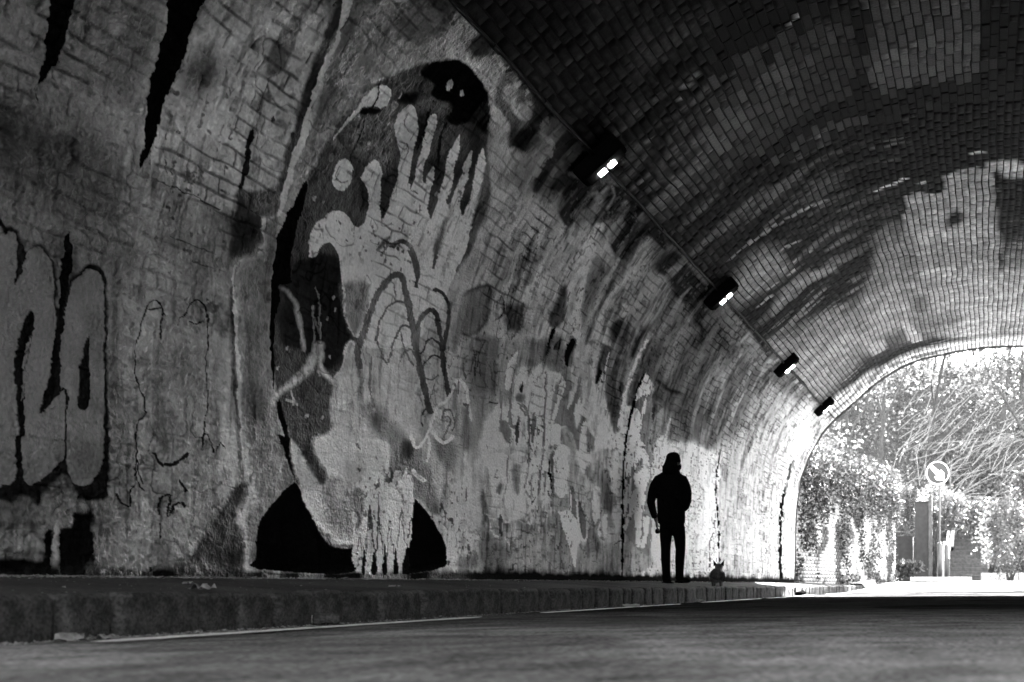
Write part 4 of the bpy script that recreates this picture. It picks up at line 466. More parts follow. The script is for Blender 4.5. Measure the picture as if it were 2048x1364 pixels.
1 0.88 0 656.9,1704 647.0,1794 640.3,1698 640.2,1444 631.4,1310 627.6,929 633.5,509 637.6,416 647.3,492 655.9,738 665.0,788 673.9,640 675.7,836 667.6,1236 658.3,1403
0 0.38 0 656.1,1376 653.4,1397 650.4,1431 647.5,1469 644.9,1512 642.5,1557 641.5,1588 644.5,1591 646.7,1560 649.1,1516 651.5,1476 654.2,1442 657.2,1409 658.7,1384
0 0.42 0 665.1,1090 662.5,1111 659.4,1141 656.3,1163 653.5,1176 650.9,1183 649.0,1179 647.4,1163 646.2,1132 645.3,1079 645.1,992 645.6,882 645.6,775 644.2,672 641.9,572 639.9,502 638.0,506 639.2,577 641.4,677 642.9,780 642.8,885 642.4,995 642.5,1084 643.4,1140 644.8,1174 647.0,1196 650.4,1203 654.3,1193 657.8,1177 661.3,1151 664.7,1119 666.6,1096
1 0.45 0 638.0,1143 630.5,1338 628.7,927 635.9,827
1 0.5 1 673.9,621 662.5,755 655.6,614 658.6,364 665.8,335
1 0.14 5 712.3,1259 702.3,1150 698.3,807 703.1,662 710.6,792 715.5,1014
1 0.84 0 798.0,700 781.6,706 771.7,673 758.8,481 765.0,137 782.0,445
1 0.33 0 773.7,976 766.1,859 748.4,706 745.6,469 753.6,459 764.3,648 774.5,786
1 0.4 2 746.6,577 735.9,653 717.0,399 724.1,327 749.6,358 760.8,437 753.6,464
1 0.88 0 804.3,1342 782.0,1403 782.9,1131 783.8,917 804.2,913
1 0.48 1 809.2,881 781.9,907 783.5,745 809.0,730
0 0.05 0 815.7,1083 815.7,1038 814.9,977 814.1,924 812.9,893 811.7,871 811.0,848 811.3,814 812.1,775 812.2,748 809.6,749 808.4,777 807.6,816 807.3,853 808.1,880 809.3,901 810.4,931 811.2,983 812.0,1044 813.1,1087
1 0.45 1 820.3,1275 805.2,1381 803.8,918 809.2,891 815.5,1083
1 0.78 0 762.2,1590 756.4,1732 751.6,1700 751.7,1418 740.4,1374 741.7,1284 752.1,1168 758.9,1211 762.8,1375
1 0.75 1 734.7,1341 720.8,1458 707.9,1439 715.9,1241 732.6,900 725.2,775 732.3,656 737.0,895
0 0.38 0 737.6,915 737.4,843 736.2,744 734.1,673 729.3,651 723.7,670 719.7,709 717.3,776 715.5,861 715.0,923 717.6,921 719.2,860 721.0,776 723.2,714 726.2,685 728.7,674 730.6,684 732.5,750 733.7,849 735.0,920
0 0.4 0 727.3,503 725.0,556 722.5,628 721.4,658 720.5,631 718.4,563 716.5,512 714.5,515 715.6,568 717.8,637 721.4,675 725.2,631 727.8,558 729.2,504
0 0.45 1 909.4,930 908.2,874 905.6,798 902.4,736 898.4,703 893.6,685 887.7,689 884.9,721 883.5,763 883.4,793 886.6,792 888.1,762 889.4,723 890.6,705 891.4,707 894.7,719 898.0,748 901.0,806 903.6,882 906.2,936
0 0.45 1 879.4,757 877.9,743 874.6,728 869.8,735 866.8,765 864.3,810 862.1,870 860.1,960 858.7,1065 858.4,1140 861.0,1138 862.4,1062 863.8,958 865.8,869 867.9,811 870.3,769 872.3,746 872.8,746 875.0,758 877.3,767
0 0.45 1 861.8,869 859.6,826 855.4,768 851.1,724 846.6,702 841.0,696 836.1,719 834.1,770 833.0,836 833.1,883 836.4,881 837.7,833 838.7,769 840.3,726 841.5,721 843.8,724 847.2,740 851.1,781 855.2,838 858.7,878
0 0.45 1 834.9,816 830.7,814 824.4,817 818.7,834 816.7,871 816.5,913 817.2,942 819.8,939 820.3,909 820.4,869 821.5,844 824.7,837 830.2,834 834.5,831
0 0.45 1 908.3,624 904.9,596 899.2,559 892.4,539 886.3,565 881.7,605 878.2,623 873.5,604 867.2,564 859.6,542 852.3,572 846.5,619 840.8,653 833.8,665 825.8,669 820.0,673 819.7,688 825.5,689 834.0,685 842.6,670 849.3,630 855.1,583 859.5,562 864.5,579 870.8,619 877.9,642 884.5,615 889.1,575 892.3,558 896.4,573 901.8,608 906.1,633
0 0.9 0 903.4,962 901.0,877 896.9,761 892.3,679 885.3,668 879.5,701 875.1,727 871.2,738 867.4,747 864.9,757 865.6,769 868.5,765 872.5,755 877.2,741 882.1,712 886.4,686 888.9,690 893.3,768 897.3,884 900.8,967
0 0.9 0 852.0,850 851.3,813 849.4,762 846.5,726 840.8,728 836.1,750 833.4,769 835.1,778 838.4,764 842.2,745 843.8,742 845.8,770 847.7,820 849.5,855
1 0.4 3 886.4,1030 872.3,1122 864.4,1020 871.1,824 882.1,814
1 0.36 5 906.9,539 885.0,535 877.3,410 862.3,286 905.3,90 906.2,360
1 0.42 3 859.6,552 841.3,546 842.7,429 859.2,439
1 0.25 3 907.0,557 888.6,533 890.1,440 906.6,449
1 0.42 4 938.8,788 927.4,676 917.5,590 920.1,403 894.3,320 887.1,115 925.3,108 937.6,395
1 0.33 4 979.8,187 948.0,209 941.2,105 982.6,99
1 0.4 2 808.9,690 798.0,700 782.7,445 765.7,137 796.2,109 812.5,106
1 0.6 1 502.3,1659 492.7,2026 471.0,2158 457.2,1471 463.2,80 497.1,72 503.5,1331
1 0.36 2 501.6,2534 464.5,2753 464.7,2364 470.7,2141 482.1,1849 492.3,1777 497.8,2004
0 0.66 0 477.9,2582 477.9,2503 478.4,2391 479.8,2292 481.2,2225 482.4,2174 482.8,2140 481.0,2142 479.8,2177 478.6,2228 477.2,2296 475.7,2396 475.3,2509 476.2,2587
0 0.78 1 507.5,2488 506.8,2347 506.5,2148 505.6,1975 505.2,1851 505.5,1751 505.1,1684 501.3,1693 500.1,1764 499.8,1865 500.3,1991 501.1,2165 501.4,2367 504.0,2502
1 0.72 5 599.5,1817 567.3,2041 508.3,2285 506.9,1772 505.1,70 614.1,49 624.9,1324
1 0.6 3 551.6,1625 543.7,1769 538.4,335 545.4,211
0 0.88 0 459.9,1240 443.7,1305 444.0,1324 460.2,1258
0 0.88 0 459.7,1134 443.4,1178 443.4,1197 459.7,1153
0 0.85 0 458.6,1386 446.0,1445 446.4,1463 458.9,1404
0 0.008 0 668.7,2600 669.7,2540 670.9,2452 673.0,2351 675.2,2239 677.0,2116 677.7,1992 678.2,1868 679.1,1739 680.2,1597 680.8,1436 680.9,1262 681.0,1092 681.0,937 681.3,784 681.3,613 680.9,387 680.3,142 679.3,-32 676.0,-32 675.7,143 676.2,390 676.6,618 676.6,789 676.4,943 676.3,1099 676.3,1270 676.2,1444 675.6,1606 674.6,1747 673.7,1876 673.2,1999 672.6,2124 670.7,2246 668.5,2357 666.6,2457 665.5,2544 665.7,2603
0 0.008 0 506.3,2329 507.5,2172 507.8,1958 508.3,1769 508.9,1655 508.9,1567 508.0,1447 505.8,1269 502.7,1056 500.5,818 499.4,521 498.5,201 497.5,-26 495.6,-26 495.7,202 496.6,525 497.7,824 500.0,1064 503.0,1278 505.2,1456 506.1,1576 506.1,1662 505.6,1775 505.2,1964 504.8,2180 504.4,2335
0 0.05 0 506.0,1132 507.3,1029 509.0,887 510.9,771 512.8,723 514.7,697 516.2,636 516.9,494 517.1,319 516.9,193 515.6,194 515.2,320 515.0,496 514.4,637 513.0,694 511.1,718 509.1,771 507.2,888 505.5,1031 504.7,1134
0 0.008 0 380.2,2712 380.7,2631 380.2,2518 380.5,2389 381.9,2244 383.5,2087 384.2,1945 385.1,1838 386.1,1740 386.8,1609 387.1,1432 387.0,1222 386.7,974 386.7,637 386.3,261 385.1,-6 381.2,-5 380.7,266 381.1,647 381.2,988 381.4,1239 381.5,1451 381.3,1627 380.7,1755 379.8,1849 378.9,1957 378.1,2100 376.6,2259 375.2,2405 375.1,2533 375.6,2647 376.6,2724
0 0.08 0 436.4,2496 436.3,2404 437.0,2273 437.7,2147 437.7,2038 437.3,1937 436.8,1867 434.9,1873 434.6,1945 435.0,2047 435.0,2156 434.3,2281 433.7,2413 434.6,2502
0 0.1 1 416.7,2781 417.4,2696 417.4,2577 417.4,2465 417.6,2365 418.0,2271 417.9,2207 416.0,2213 415.3,2280 415.0,2374 414.8,2472 414.9,2583 414.8,2702 414.9,2786
0 0.1 0 377.7,2678 357.5,2677 357.2,2702 377.4,2702
1 0.1 4 455.2,2611 441.4,2700 424.1,2541 432.8,2456 443.9,2449
1 0.42 4 407.6,1642 399.5,1676 397.1,24 404.0,23
1 0.17 6 670.8,2648 672.8,3071 671.1,3541 650.4,4035 594.2,3852 574.3,3237 574.8,2624 588.3,2407 608.7,2426 631.8,2617 653.8,2602
1 0.2 8 733.6,3518 713.5,3864 610.4,3703 520.2,3682 446.3,3726 402.9,3568 415.2,2987 475.7,2487 525.4,2084 575.1,2191 627.4,2406 671.4,2894
1 0.28 3 641.7,2898 669.9,3466 671.9,3678 644.0,3475 619.9,2864 606.5,2493
1 0.3 4 574.5,2952 569.7,3483 546.7,3300 541.1,2655
1 0.33 5 475.7,2487 475.1,3669 457.2,4115 417.7,3790 406.3,2728 454.5,2419
1 0.5 6 481.7,2639 465.8,2736 443.5,3523 417.7,3790 383.4,3942 374.5,2977 364.0,2111 463.8,1823
0 0.36 2 659.9,3778 661.4,3670 663.7,3516 665.4,3363 662.0,3222 655.6,3089 650.6,2998 646.1,3014 649.4,3111 655.6,3243 658.8,3375 657.2,3519 655.0,3672 655.4,3779
0 0.5 1 675.2,3793 680.0,3722 686.2,3615 691.6,3499 693.7,3369 693.6,3234 692.0,3142 688.0,3147 687.9,3242 687.9,3375 686.0,3497 681.0,3604 674.8,3707 671.5,3783
1 0.55 3 733.4,2973 738.4,3368 720.4,3665 704.5,3723 698.4,3445 702.0,3165 698.8,2943 721.4,3009
1 0.62 2 694.0,2102 693.8,2552 687.2,2844 683.0,3121 681.8,3211 679.1,3038 684.7,2742 681.8,2486 678.3,2170
1 0.06 2 693.8,2552 697.4,2763 696.7,3071 694.8,3365 687.6,3701 678.4,3694 684.3,3463 685.9,3189 688.8,2875
1 0.12 4 746.5,2812 737.7,2991 720.3,2995 711.7,2813 720.2,2705 739.2,2684
1 0.03 1 746.3,2206 747.7,2359 745.3,2451 739.5,2386 740.2,2283 742.8,2209
1 0.1 1 773.2,2590 766.4,2615 764.1,2572 768.2,2557
1 0.03 1 702.0,2270 698.3,2354 694.7,2259 698.2,2159
1 0.27 3 733.9,2371 705.5,2507 692.1,2521 694.5,2118 694.7,1796 705.3,1908 711.6,2030 726.2,2159
1 0.15 2 711.3,2119 695.6,2168 694.5,1779 706.6,1905
1 0.2 5 749.8,2625 723.6,2619 705.5,2507 736.5,2362 747.5,2494
1 0.012 1 632.2,2333 632.8,2175 637.3,2013 639.3,2152 636.5,2297
1 0.03 2 629.1,2567 627.4,2391 634.2,2384 636.0,2536
1 0.7 1 812.8,2408 821.6,2536 827.4,2801 835.8,3089 853.8,3346 841.2,3435 821.4,3152 809.6,2947 802.5,2683 804.4,2498
0 0.62 2 762.2,2083 760.8,2165 760.6,2276 759.6,2376 757.5,2459 755.3,2537 755.5,2591 762.5,2590 765.3,2535 767.7,2454 770.2,2362 771.4,2255 771.6,2143 769.6,2068
0 0.6 3 788.1,2010 785.7,2087 783.7,2198 780.8,2310 778.0,2414 776.4,2517 776.0,2618 774.9,2719 772.9,2821 771.7,2920 772.5,3022 775.0,3118 778.4,3182 784.5,3169 783.8,3101 781.5,3007 780.9,2908 782.2,2812 784.2,2711 785.2,2610 785.8,2508 787.5,2404 790.5,2299 793.5,2186 795.5,2076 794.9,2002
0 0.56 3 885.9,2331 879.4,2366 871.6,2427 866.3,2504 866.4,2601 868.6,2707 869.5,2798 868.6,2864 867.3,2918 867.7,2954 872.9,2950 874.9,2913 876.2,2857 877.1,2786 876.2,2694 873.9,2590 873.8,2503 878.2,2439 885.1,2386 889.7,2345
1 0.6 3 863.2,2646 857.9,2906 854.9,3011 878.7,3013 878.9,2832
0 0.1 3 844.8,2895 844.2,2840 842.4,2764 841.2,2695 841.2,2640 841.8,2589 841.5,2555 837.4,2557 835.9,2593 835.3,2645 835.3,2705 836.4,2777 838.3,2854 840.7,2905
1 0.2 3 842.1,2593 846.0,2904 838.4,2900 827.9,2594 832.2,2533
1 0.02 1 840.7,2260 840.2,2386 838.0,2514 832.6,2469 834.9,2357
1 0.02 0 828.9,2345 825.2,2401 821.2,2451 819.6,2387 824.0,2322
1 0.025 1 807.5,2256 808.5,2391 803.7,2484 795.0,2529 792.9,2345 792.8,2252 801.9,2218
1 0.13 2 805.4,2400 799.1,2451 796.8,2302 803.4,2283
1 0.32 4 853.1,2305 841.9,2396 821.8,2504 809.3,2236 840.7,2150
0 0.62 1 903.0,2559 902.4,2598 902.7,2651 901.9,2703 899.2,2759 895.5,2818 893.7,2861 897.6,2863 901.1,2822 904.9,2762 907.8,2702 908.6,2645 908.3,2591 907.2,2555
1 0.2 3 929.6,2457 915.9,2510 912.0,2383 923.1,2380
1 0.45 5 944.8,1853 925.6,1946 911.4,1707 931.9,1589
1 0.28 4 980.2,2032 925.3,2157 920.2,1916 918.6,1702 941.7,1627 968.4,1549
1 0.44 4 968.4,1549 941.7,1627 917.3,1596 936.3,1432 946.7,1214 947.0,1001 964.1,982
1 0.46 3 923.7,2160 856.5,2335 844.7,2149 859.2,2058 887.2,1964 888.0,1728 912.1,1597 918.6,1920
1 0.34 3 853.3,2344 818.5,2447 818.5,2220 841.4,2158
1 0.82 0 904.8,1754 907.3,1945 899.9,2073 891.5,2137 890.2,2071 893.3,1941 895.8,1781
1 0.78 0 885.0,1630 888.5,1900 879.4,1991 873.6,2022 877.8,1889 881.3,1741
1 0.8 0 867.1,1718 863.8,1885 856.0,2066 847.4,2124 838.2,2065 832.5,1847 831.0,1574 830.6,1147 853.5,1115 858.1,1523 862.7,1638
1 0.82 0 828.4,1856 831.3,2055 825.7,2097 817.6,2090 816.5,1979 817.8,1844 819.6,1634 825.9,1584
1 0.76 0 943.6,1004 942.8,1138 940.9,1352 929.8,1467 913.9,1602 912.3,1429 915.1,1350 901.3,1337 895.3,1218 896.0,1060
1 0.8 0 905.0,1576 895.7,1593 894.0,1502 902.4,1479
1 0.74 0 892.6,1064 890.7,1293 884.6,1406 870.9,1412 860.1,1341 855.2,1113
1 0.38 1 817.9,1637 817.8,1844 813.9,2005 809.0,2066 805.0,2105 795.7,2227 783.3,1770 798.7,1611 813.9,1589
1 0.84 0 816.7,1602 811.6,1801 806.3,2092 800.0,2031 801.4,1882 806.8,1717 814.0,1598
1 0.82 0 813.9,1589 799.5,1609 800.5,1416 813.9,1364 820.4,1315 824.8,1187 828.9,1301 825.6,1547
1 0.45 1 818.8,1327 812.3,1376 802.9,1392 802.5,1189 819.5,1164
1 0.86 0 802.0,1384 781.5,1402 781.3,1223 801.7,1191
1 0.34 1 911.5,1439 897.0,1454 891.0,1336 897.3,1258 908.1,1335
0 0.36 0 897.4,1778 897.3,1737 896.4,1681 895.9,1627 896.0,1581 896.4,1536 896.3,1498 895.4,1469 893.9,1448 892.0,1431 889.4,1420 886.3,1414 883.2,1414 880.0,1422 877.4,1435 875.8,1453 876.1,1472 877.1,1488 878.6,1497 881.7,1487 881.5,1474 880.6,1460 880.4,1451 880.9,1446 881.9,1441 882.9,1438 884.3,1438 886.3,1442 888.1,1450 889.6,1463 890.9,1481 891.7,1507 891.8,1543 891.4,1587 891.3,1635 891.8,1690 892.8,1746 894.3,1784
0 0.36 0 874.2,1672 872.1,1664 868.9,1657 866.1,1645 863.9,1623 861.9,1595 860.3,1562 859.3,1524 858.7,1481 858.3,1433 858.1,1376 858.1,1314 858.0,1256 857.7,1200 857.3,1149 856.5,1115 853.9,1118 853.6,1155 854.0,1206 854.3,1261 854.4,1319 854.4,1382 854.6,1439 855.0,1488 855.6,1532 856.6,1571 858.3,1606 860.4,1636 863.0,1660 866.4,1675 870.0,1684 872.8,1685
0 0.36 0 877.3,1636 875.2,1625 871.7,1614 869.1,1603 867.9,1591 867.3,1577 866.3,1568 863.8,1575 863.6,1587 864.4,1603 866.0,1619 869.1,1632 872.7,1644 875.6,1649
0 0.36 0 839.1,2072 837.6,2014 834.9,1933 832.7,1847 831.6,1758 831.2,1664 831.2,1574 831.1,1493 831.0,1416 831.1,1344 831.2,1268 831.4,1197 831.0,1147 828.4,1150 827.7,1201 827.5,1273 827.4,1349 827.3,1422 827.4,1499 827.5,1580 827.5,1670 827.9,1765 829.1,1854 831.4,1942 834.1,2023 836.6,2078
0 0.36 0 912.4,1714 912.5,1668 912.0,1605 911.8,1548 911.9,1503 912.2,1465 911.9,1439 909.3,1442 908.5,1469 908.2,1508 908.1,1554 908.3,1611 908.8,1675 909.8,1719
1 0.14 0 880.9,1326 881.2,1412 879.7,1484 874.8,1475 874.9,1370 878.1,1269
1 0.3 0 853.1,1442 852.0,1606 846.4,1644 844.5,1548 846.8,1399 849.5,1304 851.9,1354
1 0.4 1 869.1,1503 864.8,1510 864.1,1423 867.1,1365
1 0.06 0 876.9,1785 877.5,1881 873.1,1846 872.6,1786
1 0.26 2 884.1,1701 878.3,1765 869.7,1766 870.4,1702 880.3,1674
0 0.08 0 960.6,1912 959.4,1894 957.3,1869 955.3,1843 953.6,1814 952.0,1784 950.6,1764 949.2,1767 950.0,1789 951.6,1819 953.4,1848 955.4,1875 957.6,1900 959.4,1917
0 0.08 0 973.0,1966 971.2,1952 968.3,1931 965.8,1902 964.2,1855 963.2,1798 962.5,1758 961.1,1760 961.3,1802 962.2,1859 963.9,1907 966.5,1937 969.5,1959 971.8,1971
0 0.08 0 969.3,1776 968.5,1810 968.0,1857 967.1,1898 965.3,1929 963.0,1955 961.6,1974 962.8,1975 964.8,1957 967.2,1930 969.1,1898 969.9,1855 970.5,1808 970.6,1774
0 0.08 0 953.6,2092 955.6,2065 958.1,2025 960.0,1981 960.9,1928 961.4,1871 961.6,1832 960.3,1833 959.4,1874 958.9,1930 958.1,1982 956.2,2025 953.8,2064 952.3,2092
0 0.08 0 934.5,1579 931.9,1577 928.0,1577 924.1,1579 920.7,1584 917.6,1590 915.5,1596 915.7,1603 917.8,1600 920.8,1594 923.9,1589 927.4,1588 931.3,1588 934.1,1586
1 0.3 1 791.6,1770 779.9,1936 771.6,2059 768.6,2047 770.8,1920 775.9,1807 773.3,1695 767.2,1609 763.5,1737 761.8,1792 751.8,1765 762.0,1610 764.0,1426 773.5,1546 788.0,1623
1 0.62 0 788.6,1797 788.8,2051 786.6,2303 783.6,2501 775.3,2594 773.6,2443 776.7,2253 776.8,2114 781.5,1932
1 0.64 0 773.3,2114 766.3,2335 761.0,2539 753.7,2675 751.7,2617 749.7,2368 749.5,2214 766.1,2175
1 0.78 0 774.7,1790 770.0,1982 763.4,1788 769.9,1702 772.8,1726
1 0.68 0 767.0,2051 767.7,2170 748.8,2185 734.4,2166 727.0,2083 715.2,1977 720.8,1929 724.0,1750 732.6,1593 739.9,1711 741.8,1872 752.5,1804 760.4,1886
1 0.86 0 761.6,1320 762.5,1569 755.0,1747 751.1,1716 751.3,1563 748.7,1446 741.2,1357 742.6,1289 761.2,1256
1 0.33 1 751.8,1704 743.5,1651 734.4,1600 734.3,1475 741.6,1419 748.8,1466
1 0.78 0 732.5,1583 724.1,1602 715.3,1847 709.6,1863 707.4,1792 708.9,1637 714.4,1453 724.1,1359 729.4,1391 733.6,1497
0 0.15 0 748.4,1440 744.4,1540 745.7,1540 749.6,1440
0 0.15 0 745.2,1428 742.5,1526 743.7,1525 746.4,1427
0 0.15 0 742.0,1416 740.5,1512 741.8,1511 743.3,1415
1 0.2 1 751.7,2617 740.2,2661 719.8,2809 705.1,2872 700.6,2660 696.5,2354 698.2,2193 698.9,2014 696.8,1777 701.8,1764 715.5,1987 726.5,2127 732.5,2319
1 0.1 2 732.3,2535 719.0,2609 716.0,2529 726.3,2491
0 0.6 0 736.1,2611 735.2,2560 734.0,2487 733.4,2424 733.0,2386 732.6,2358 732.0,2321 731.3,2260 730.4,2189 729.4,2140 727.8,2144 728.2,2195 729.0,2266 729.8,2328 730.4,2364 730.8,2392 731.2,2429 731.8,2492 733.1,2564 734.6,2614
0 0.5 1 705.2,2854 707.5,2816 710.2,2762 712.4,2711 713.6,2666 714.3,2625 714.2,2598 711.8,2599 710.9,2627 710.3,2667 709.1,2710 707.0,2760 704.3,2814 702.9,2852
1 0.03 0 747.4,2200 745.1,2331 739.2,2371 740.0,2264 744.1,2210
1 0.03 0 699.9,2188 701.3,2337 696.7,2364 695.4,2225
1 0.12 2 716.7,2027 709.2,2137 701.2,2096 699.8,1923 707.9,1966
1 0.025 0 807.3,2252 808.0,2422 801.0,2524 791.1,2476 793.4,2409 792.5,2256 800.5,2223
1 0.025 0 828.7,2331 826.6,2403 821.1,2439 820.0,2366 824.1,2326
1 0.75 0 694.2,1828 695.1,2003 693.7,2230 690.2,2513 688.6,2769 682.2,2976 678.8,2980 682.7,2830 684.9,2606 683.7,2400 686.6,2142 678.0,2147 675.7,1994 677.0,1876 681.8,1896
1 0.22 1 687.1,2163 683.8,2491 678.1,2707 670.4,2619 669.7,2405 672.1,2201 678.0,2147
1 0.88 0 699.7,1561 693.5,1785 684.8,1876 679.9,1890 677.5,1682 678.5,1487 688.7,1465 693.0,1588
0 0.42 0 702.5,1541 701.5,1519 699.3,1493 695.1,1483 692.3,1518 690.6,1561 690.0,1592 692.6,1591 694.2,1560 695.7,1519 696.4,1503 696.1,1511 698.1,1535 700.1,1552
1 0.82 0 671.1,2239 666.5,2598 655.0,2585 647.1,2420 653.3,2384 663.8,2310
1 0.33 0 671.5,2168 666.4,2266 653.0,2373 653.8,2252 657.6,2098
1 0.86 0 674.6,1791 672.7,2073 667.6,2153 659.8,2115 658.5,2001 661.2,1817 664.1,1636 666.2,1442 674.7,1424
1 0.38 0 654.1,2098 648.2,2392 640.3,2361 634.7,1956 641.3,1755 651.1,1834
0 0.88 0 652.6,2377 654.1,2295 655.9,2181 657.2,2079 657.9,2000 658.6,1931 658.6,1885 656.1,1888 655.0,1936 654.4,2005 653.7,2084 652.3,2187 650.6,2302 650.1,2382
1 0.9 0 658.2,1535 656.1,1691 648.5,1783 640.8,1721 638.2,1508 658.6,1460
1 0.62 2 947.6,1088 779.2,1333 776.8,708 812.9,712 843.5,630 877.5,569 911.6,546 933.9,581
1 0.8 0 939.1,1098 896.6,1153 897.1,939 903.6,746 912.1,688 919.0,708 926.8,825 928.9,963
1 0.87 0 897.5,675 896.9,811 891.9,902 884.9,823 886.4,701 889.7,655
1 0.79 0 891.5,1159 856.7,1209 857.9,984 862.7,845 867.7,761 878.0,743 881.5,792 888.6,940
1 0.82 0 854.6,1158 832.9,1244 833.2,1015 840.3,760 847.0,691 854.0,720 861.0,847 857.9,984
1 0.78 0 830.0,1194 821.6,1225 817.3,1082 817.4,895 826.6,709 830.1,752 831.9,878
1 0.4 1 912.3,856 902.1,891 903.7,813 908.8,767 915.7,794
1 0.4 2 886.9,942 884.2,1083 870.5,1092 869.7,926 872.9,800 879.8,802
0 0.46 0 860.4,862 859.1,845 856.4,823 853.9,805 851.7,790 849.4,778 845.4,790 845.7,814 846.9,847 848.1,880 849.1,913 850.1,945 851.4,966 854.0,961 853.8,938 852.7,906 851.7,873 850.5,840 849.4,808 849.1,790 847.2,797 848.8,805 850.8,818 853.2,836 855.8,858 858.2,871
1 0.46 0 827.5,1068 823.4,1092 822.0,983 825.0,849
0 0.42 0 913.7,998 915.8,974 918.1,940 918.9,914 915.3,910 911.3,920 908.7,930 909.5,938 912.3,932 915.6,923 916.2,920 915.4,939 913.2,972 911.9,997
0 0.45 0 895.9,1154 896.3,1096 896.4,1015 896.8,940 897.8,878 899.0,822 899.5,784 897.6,785 896.3,823 895.0,879 894.0,942 893.6,1017 893.5,1099 893.9,1156
0 0.42 0 856.8,1209 857.2,1161 857.3,1094 857.8,1029 859.2,968 861.0,907 862.0,865 860.0,865 858.2,907 856.4,968 855.1,1031 854.5,1097 854.4,1165 854.8,1211
0 0.42 0 831.4,1247 832.5,1200 833.3,1133 834.3,1060 835.6,977 837.3,889 838.1,827 835.9,828 834.1,890 832.4,979 831.0,1062 830.0,1135 829.2,1203 829.2,1250
1 0.92 0 917.3,717 906.2,727 908.6,691 913.8,687
1 0.92 0 878.9,764 867.7,779 871.1,739 876.2,736
1 0.92 0 854.0,725 840.3,742 845.3,692 849.6,688
0 0.008 0 817.7,1213 818.4,1178 818.6,1128 818.3,1080 817.2,1040 815.7,1002 814.3,963 813.0,920 811.8,876 811.1,836 811.5,799 812.4,766 812.5,742 809.9,742 808.7,766 807.8,801 807.4,840 808.1,882 809.3,927 810.6,970 812.1,1010 813.6,1048 814.6,1086 814.9,1133 814.7,1182 815.1,1216
1 0.4 0 815.0,1273 806.5,1287 805.4,890 808.7,754 811.6,968
1 0.88 0 806.8,1324 784.4,1363 784.1,925 804.6,910
1 0.48 1 809.7,876 782.3,908 782.1,742 807.8,726
1 0.52 3 937.5,611 903.1,552 860.3,564 812.8,665 807.4,74 937.1,57
1 0.2 1 941.3,771 936.2,775 933.6,573 936.9,449 940.6,528
1 0.33 3 940.3,447 923.0,390 910.8,337 893.6,302 892.8,88 937.2,82
0 0.74 1 934.8,576 930.9,560 924.8,542 918.4,533 913.0,550 909.3,575 907.3,583 903.9,565 899.6,530 895.3,506 890.5,518 888.6,540 886.7,555 883.3,560 878.4,564 873.2,573 869.1,595 866.2,618 865.0,623 861.7,598 857.4,552 851.7,524 845.9,558 841.7,610 840.0,632 840.6,615 840.2,566 836.5,535 829.3,565 821.8,617 816.9,657 818.9,665 824.6,628 831.9,578 836.2,555 836.5,572 836.9,620 840.1,652 845.0,617 849.1,566 851.7,544 854.2,563 858.4,609 862.9,641 868.5,631 871.9,606 875.0,588 878.8,582 883.8,578 888.7,570 891.8,548 893.5,527 893.5,524 896.5,542 900.8,577 906.0,601 911.6,587 915.5,562 918.4,551 922.9,558 928.7,576 933.1,587
1 0.18 0 909.9,547 903.2,586 903.9,399 907.4,414
1 0.2 1 899.5,503 889.3,518 892.4,431
1 0.4 1 861.9,518 843.1,531 844.6,458 859.9,449
1 0.3 2 879.1,551 867.1,550 865.1,446 873.9,519
1 0.78 0 926.0,521 923.1,431 907.6,389 917.9,392
1 0.78 0 879.0,516 877.2,500 877.5,343 881.9,358
1 0.78 0 897.4,402 890.4,355 886.8,304 892.0,337
1 0.78 0 836.3,545 831.1,512 834.4,464
0 0.36 1 809.8,452 811.1,411 811.8,353 812.6,291 813.6,220 814.7,146 814.6,93 810.7,91 809.1,144 808.0,219 807.1,290 806.3,353 805.5,412 805.9,453
1 0.38 0 804.3,701 799.1,687 776.7,335 784.4,350 798.4,439
1 0.55 2 765.3,1358 680.6,1533 680.1,468 717.2,303 761.5,273 758.9,545 776.6,846 782.3,1328
1 0.46 4 761.8,363 679.9,412 679.0,75 769.4,61
1 0.88 0 806.4,1344 783.5,1384 783.6,916 804.1,911
1 0.3 0 774.4,987 769.2,974 766.0,799 766.4,659 773.1,732
0 0.84 0 776.8,964 775.8,729 773.8,731 774.9,967
0 0.25 0 779.4,1010 779.2,745 777.3,747 777.5,1012
0 0.78 0 765.0,880 765.2,808 764.4,709 763.2,621 761.5,556 759.6,502 757.4,461 754.9,434 751.4,420 747.1,425 743.9,447 741.3,479 739.4,517 738.8,562 738.8,610 739.6,643 742.9,640 743.5,606 743.4,559 744.0,519 745.6,487 747.8,460 749.5,448 749.9,447 751.2,453 753.1,473 755.1,511 756.9,564 758.5,627 759.7,715 760.5,814 761.7,884
1 0.28 0 762.1,863 754.3,792 748.0,697 747.4,473 752.7,479 759.2,646
0 0.34 0 760.0,400 758.2,369 754.7,329 750.1,304 745.2,328 742.7,367 740.9,413 739.6,470 738.8,535 738.9,581 742.2,580 743.4,534 744.2,470 745.4,415 747.2,373 749.2,340 749.3,332 750.8,345 754.0,383 757.0,409
1 0.36 1 740.4,643 724.6,489 717.4,388 718.9,302 727.5,329 737.7,314 744.4,270 741.6,477
1 0.86 0 796.9,689 774.8,730 762.4,583 759.7,535 763.2,282 765.3,131 771.6,239 784.3,468
1 0.36 0 801.2,705 796.9,670 777.1,355 778.6,295 792.9,481
1 0.68 0 736.4,833 734.2,1002 729.5,1082 718.8,1003 718.4,812 725.1,678 731.8,630 735.4,689
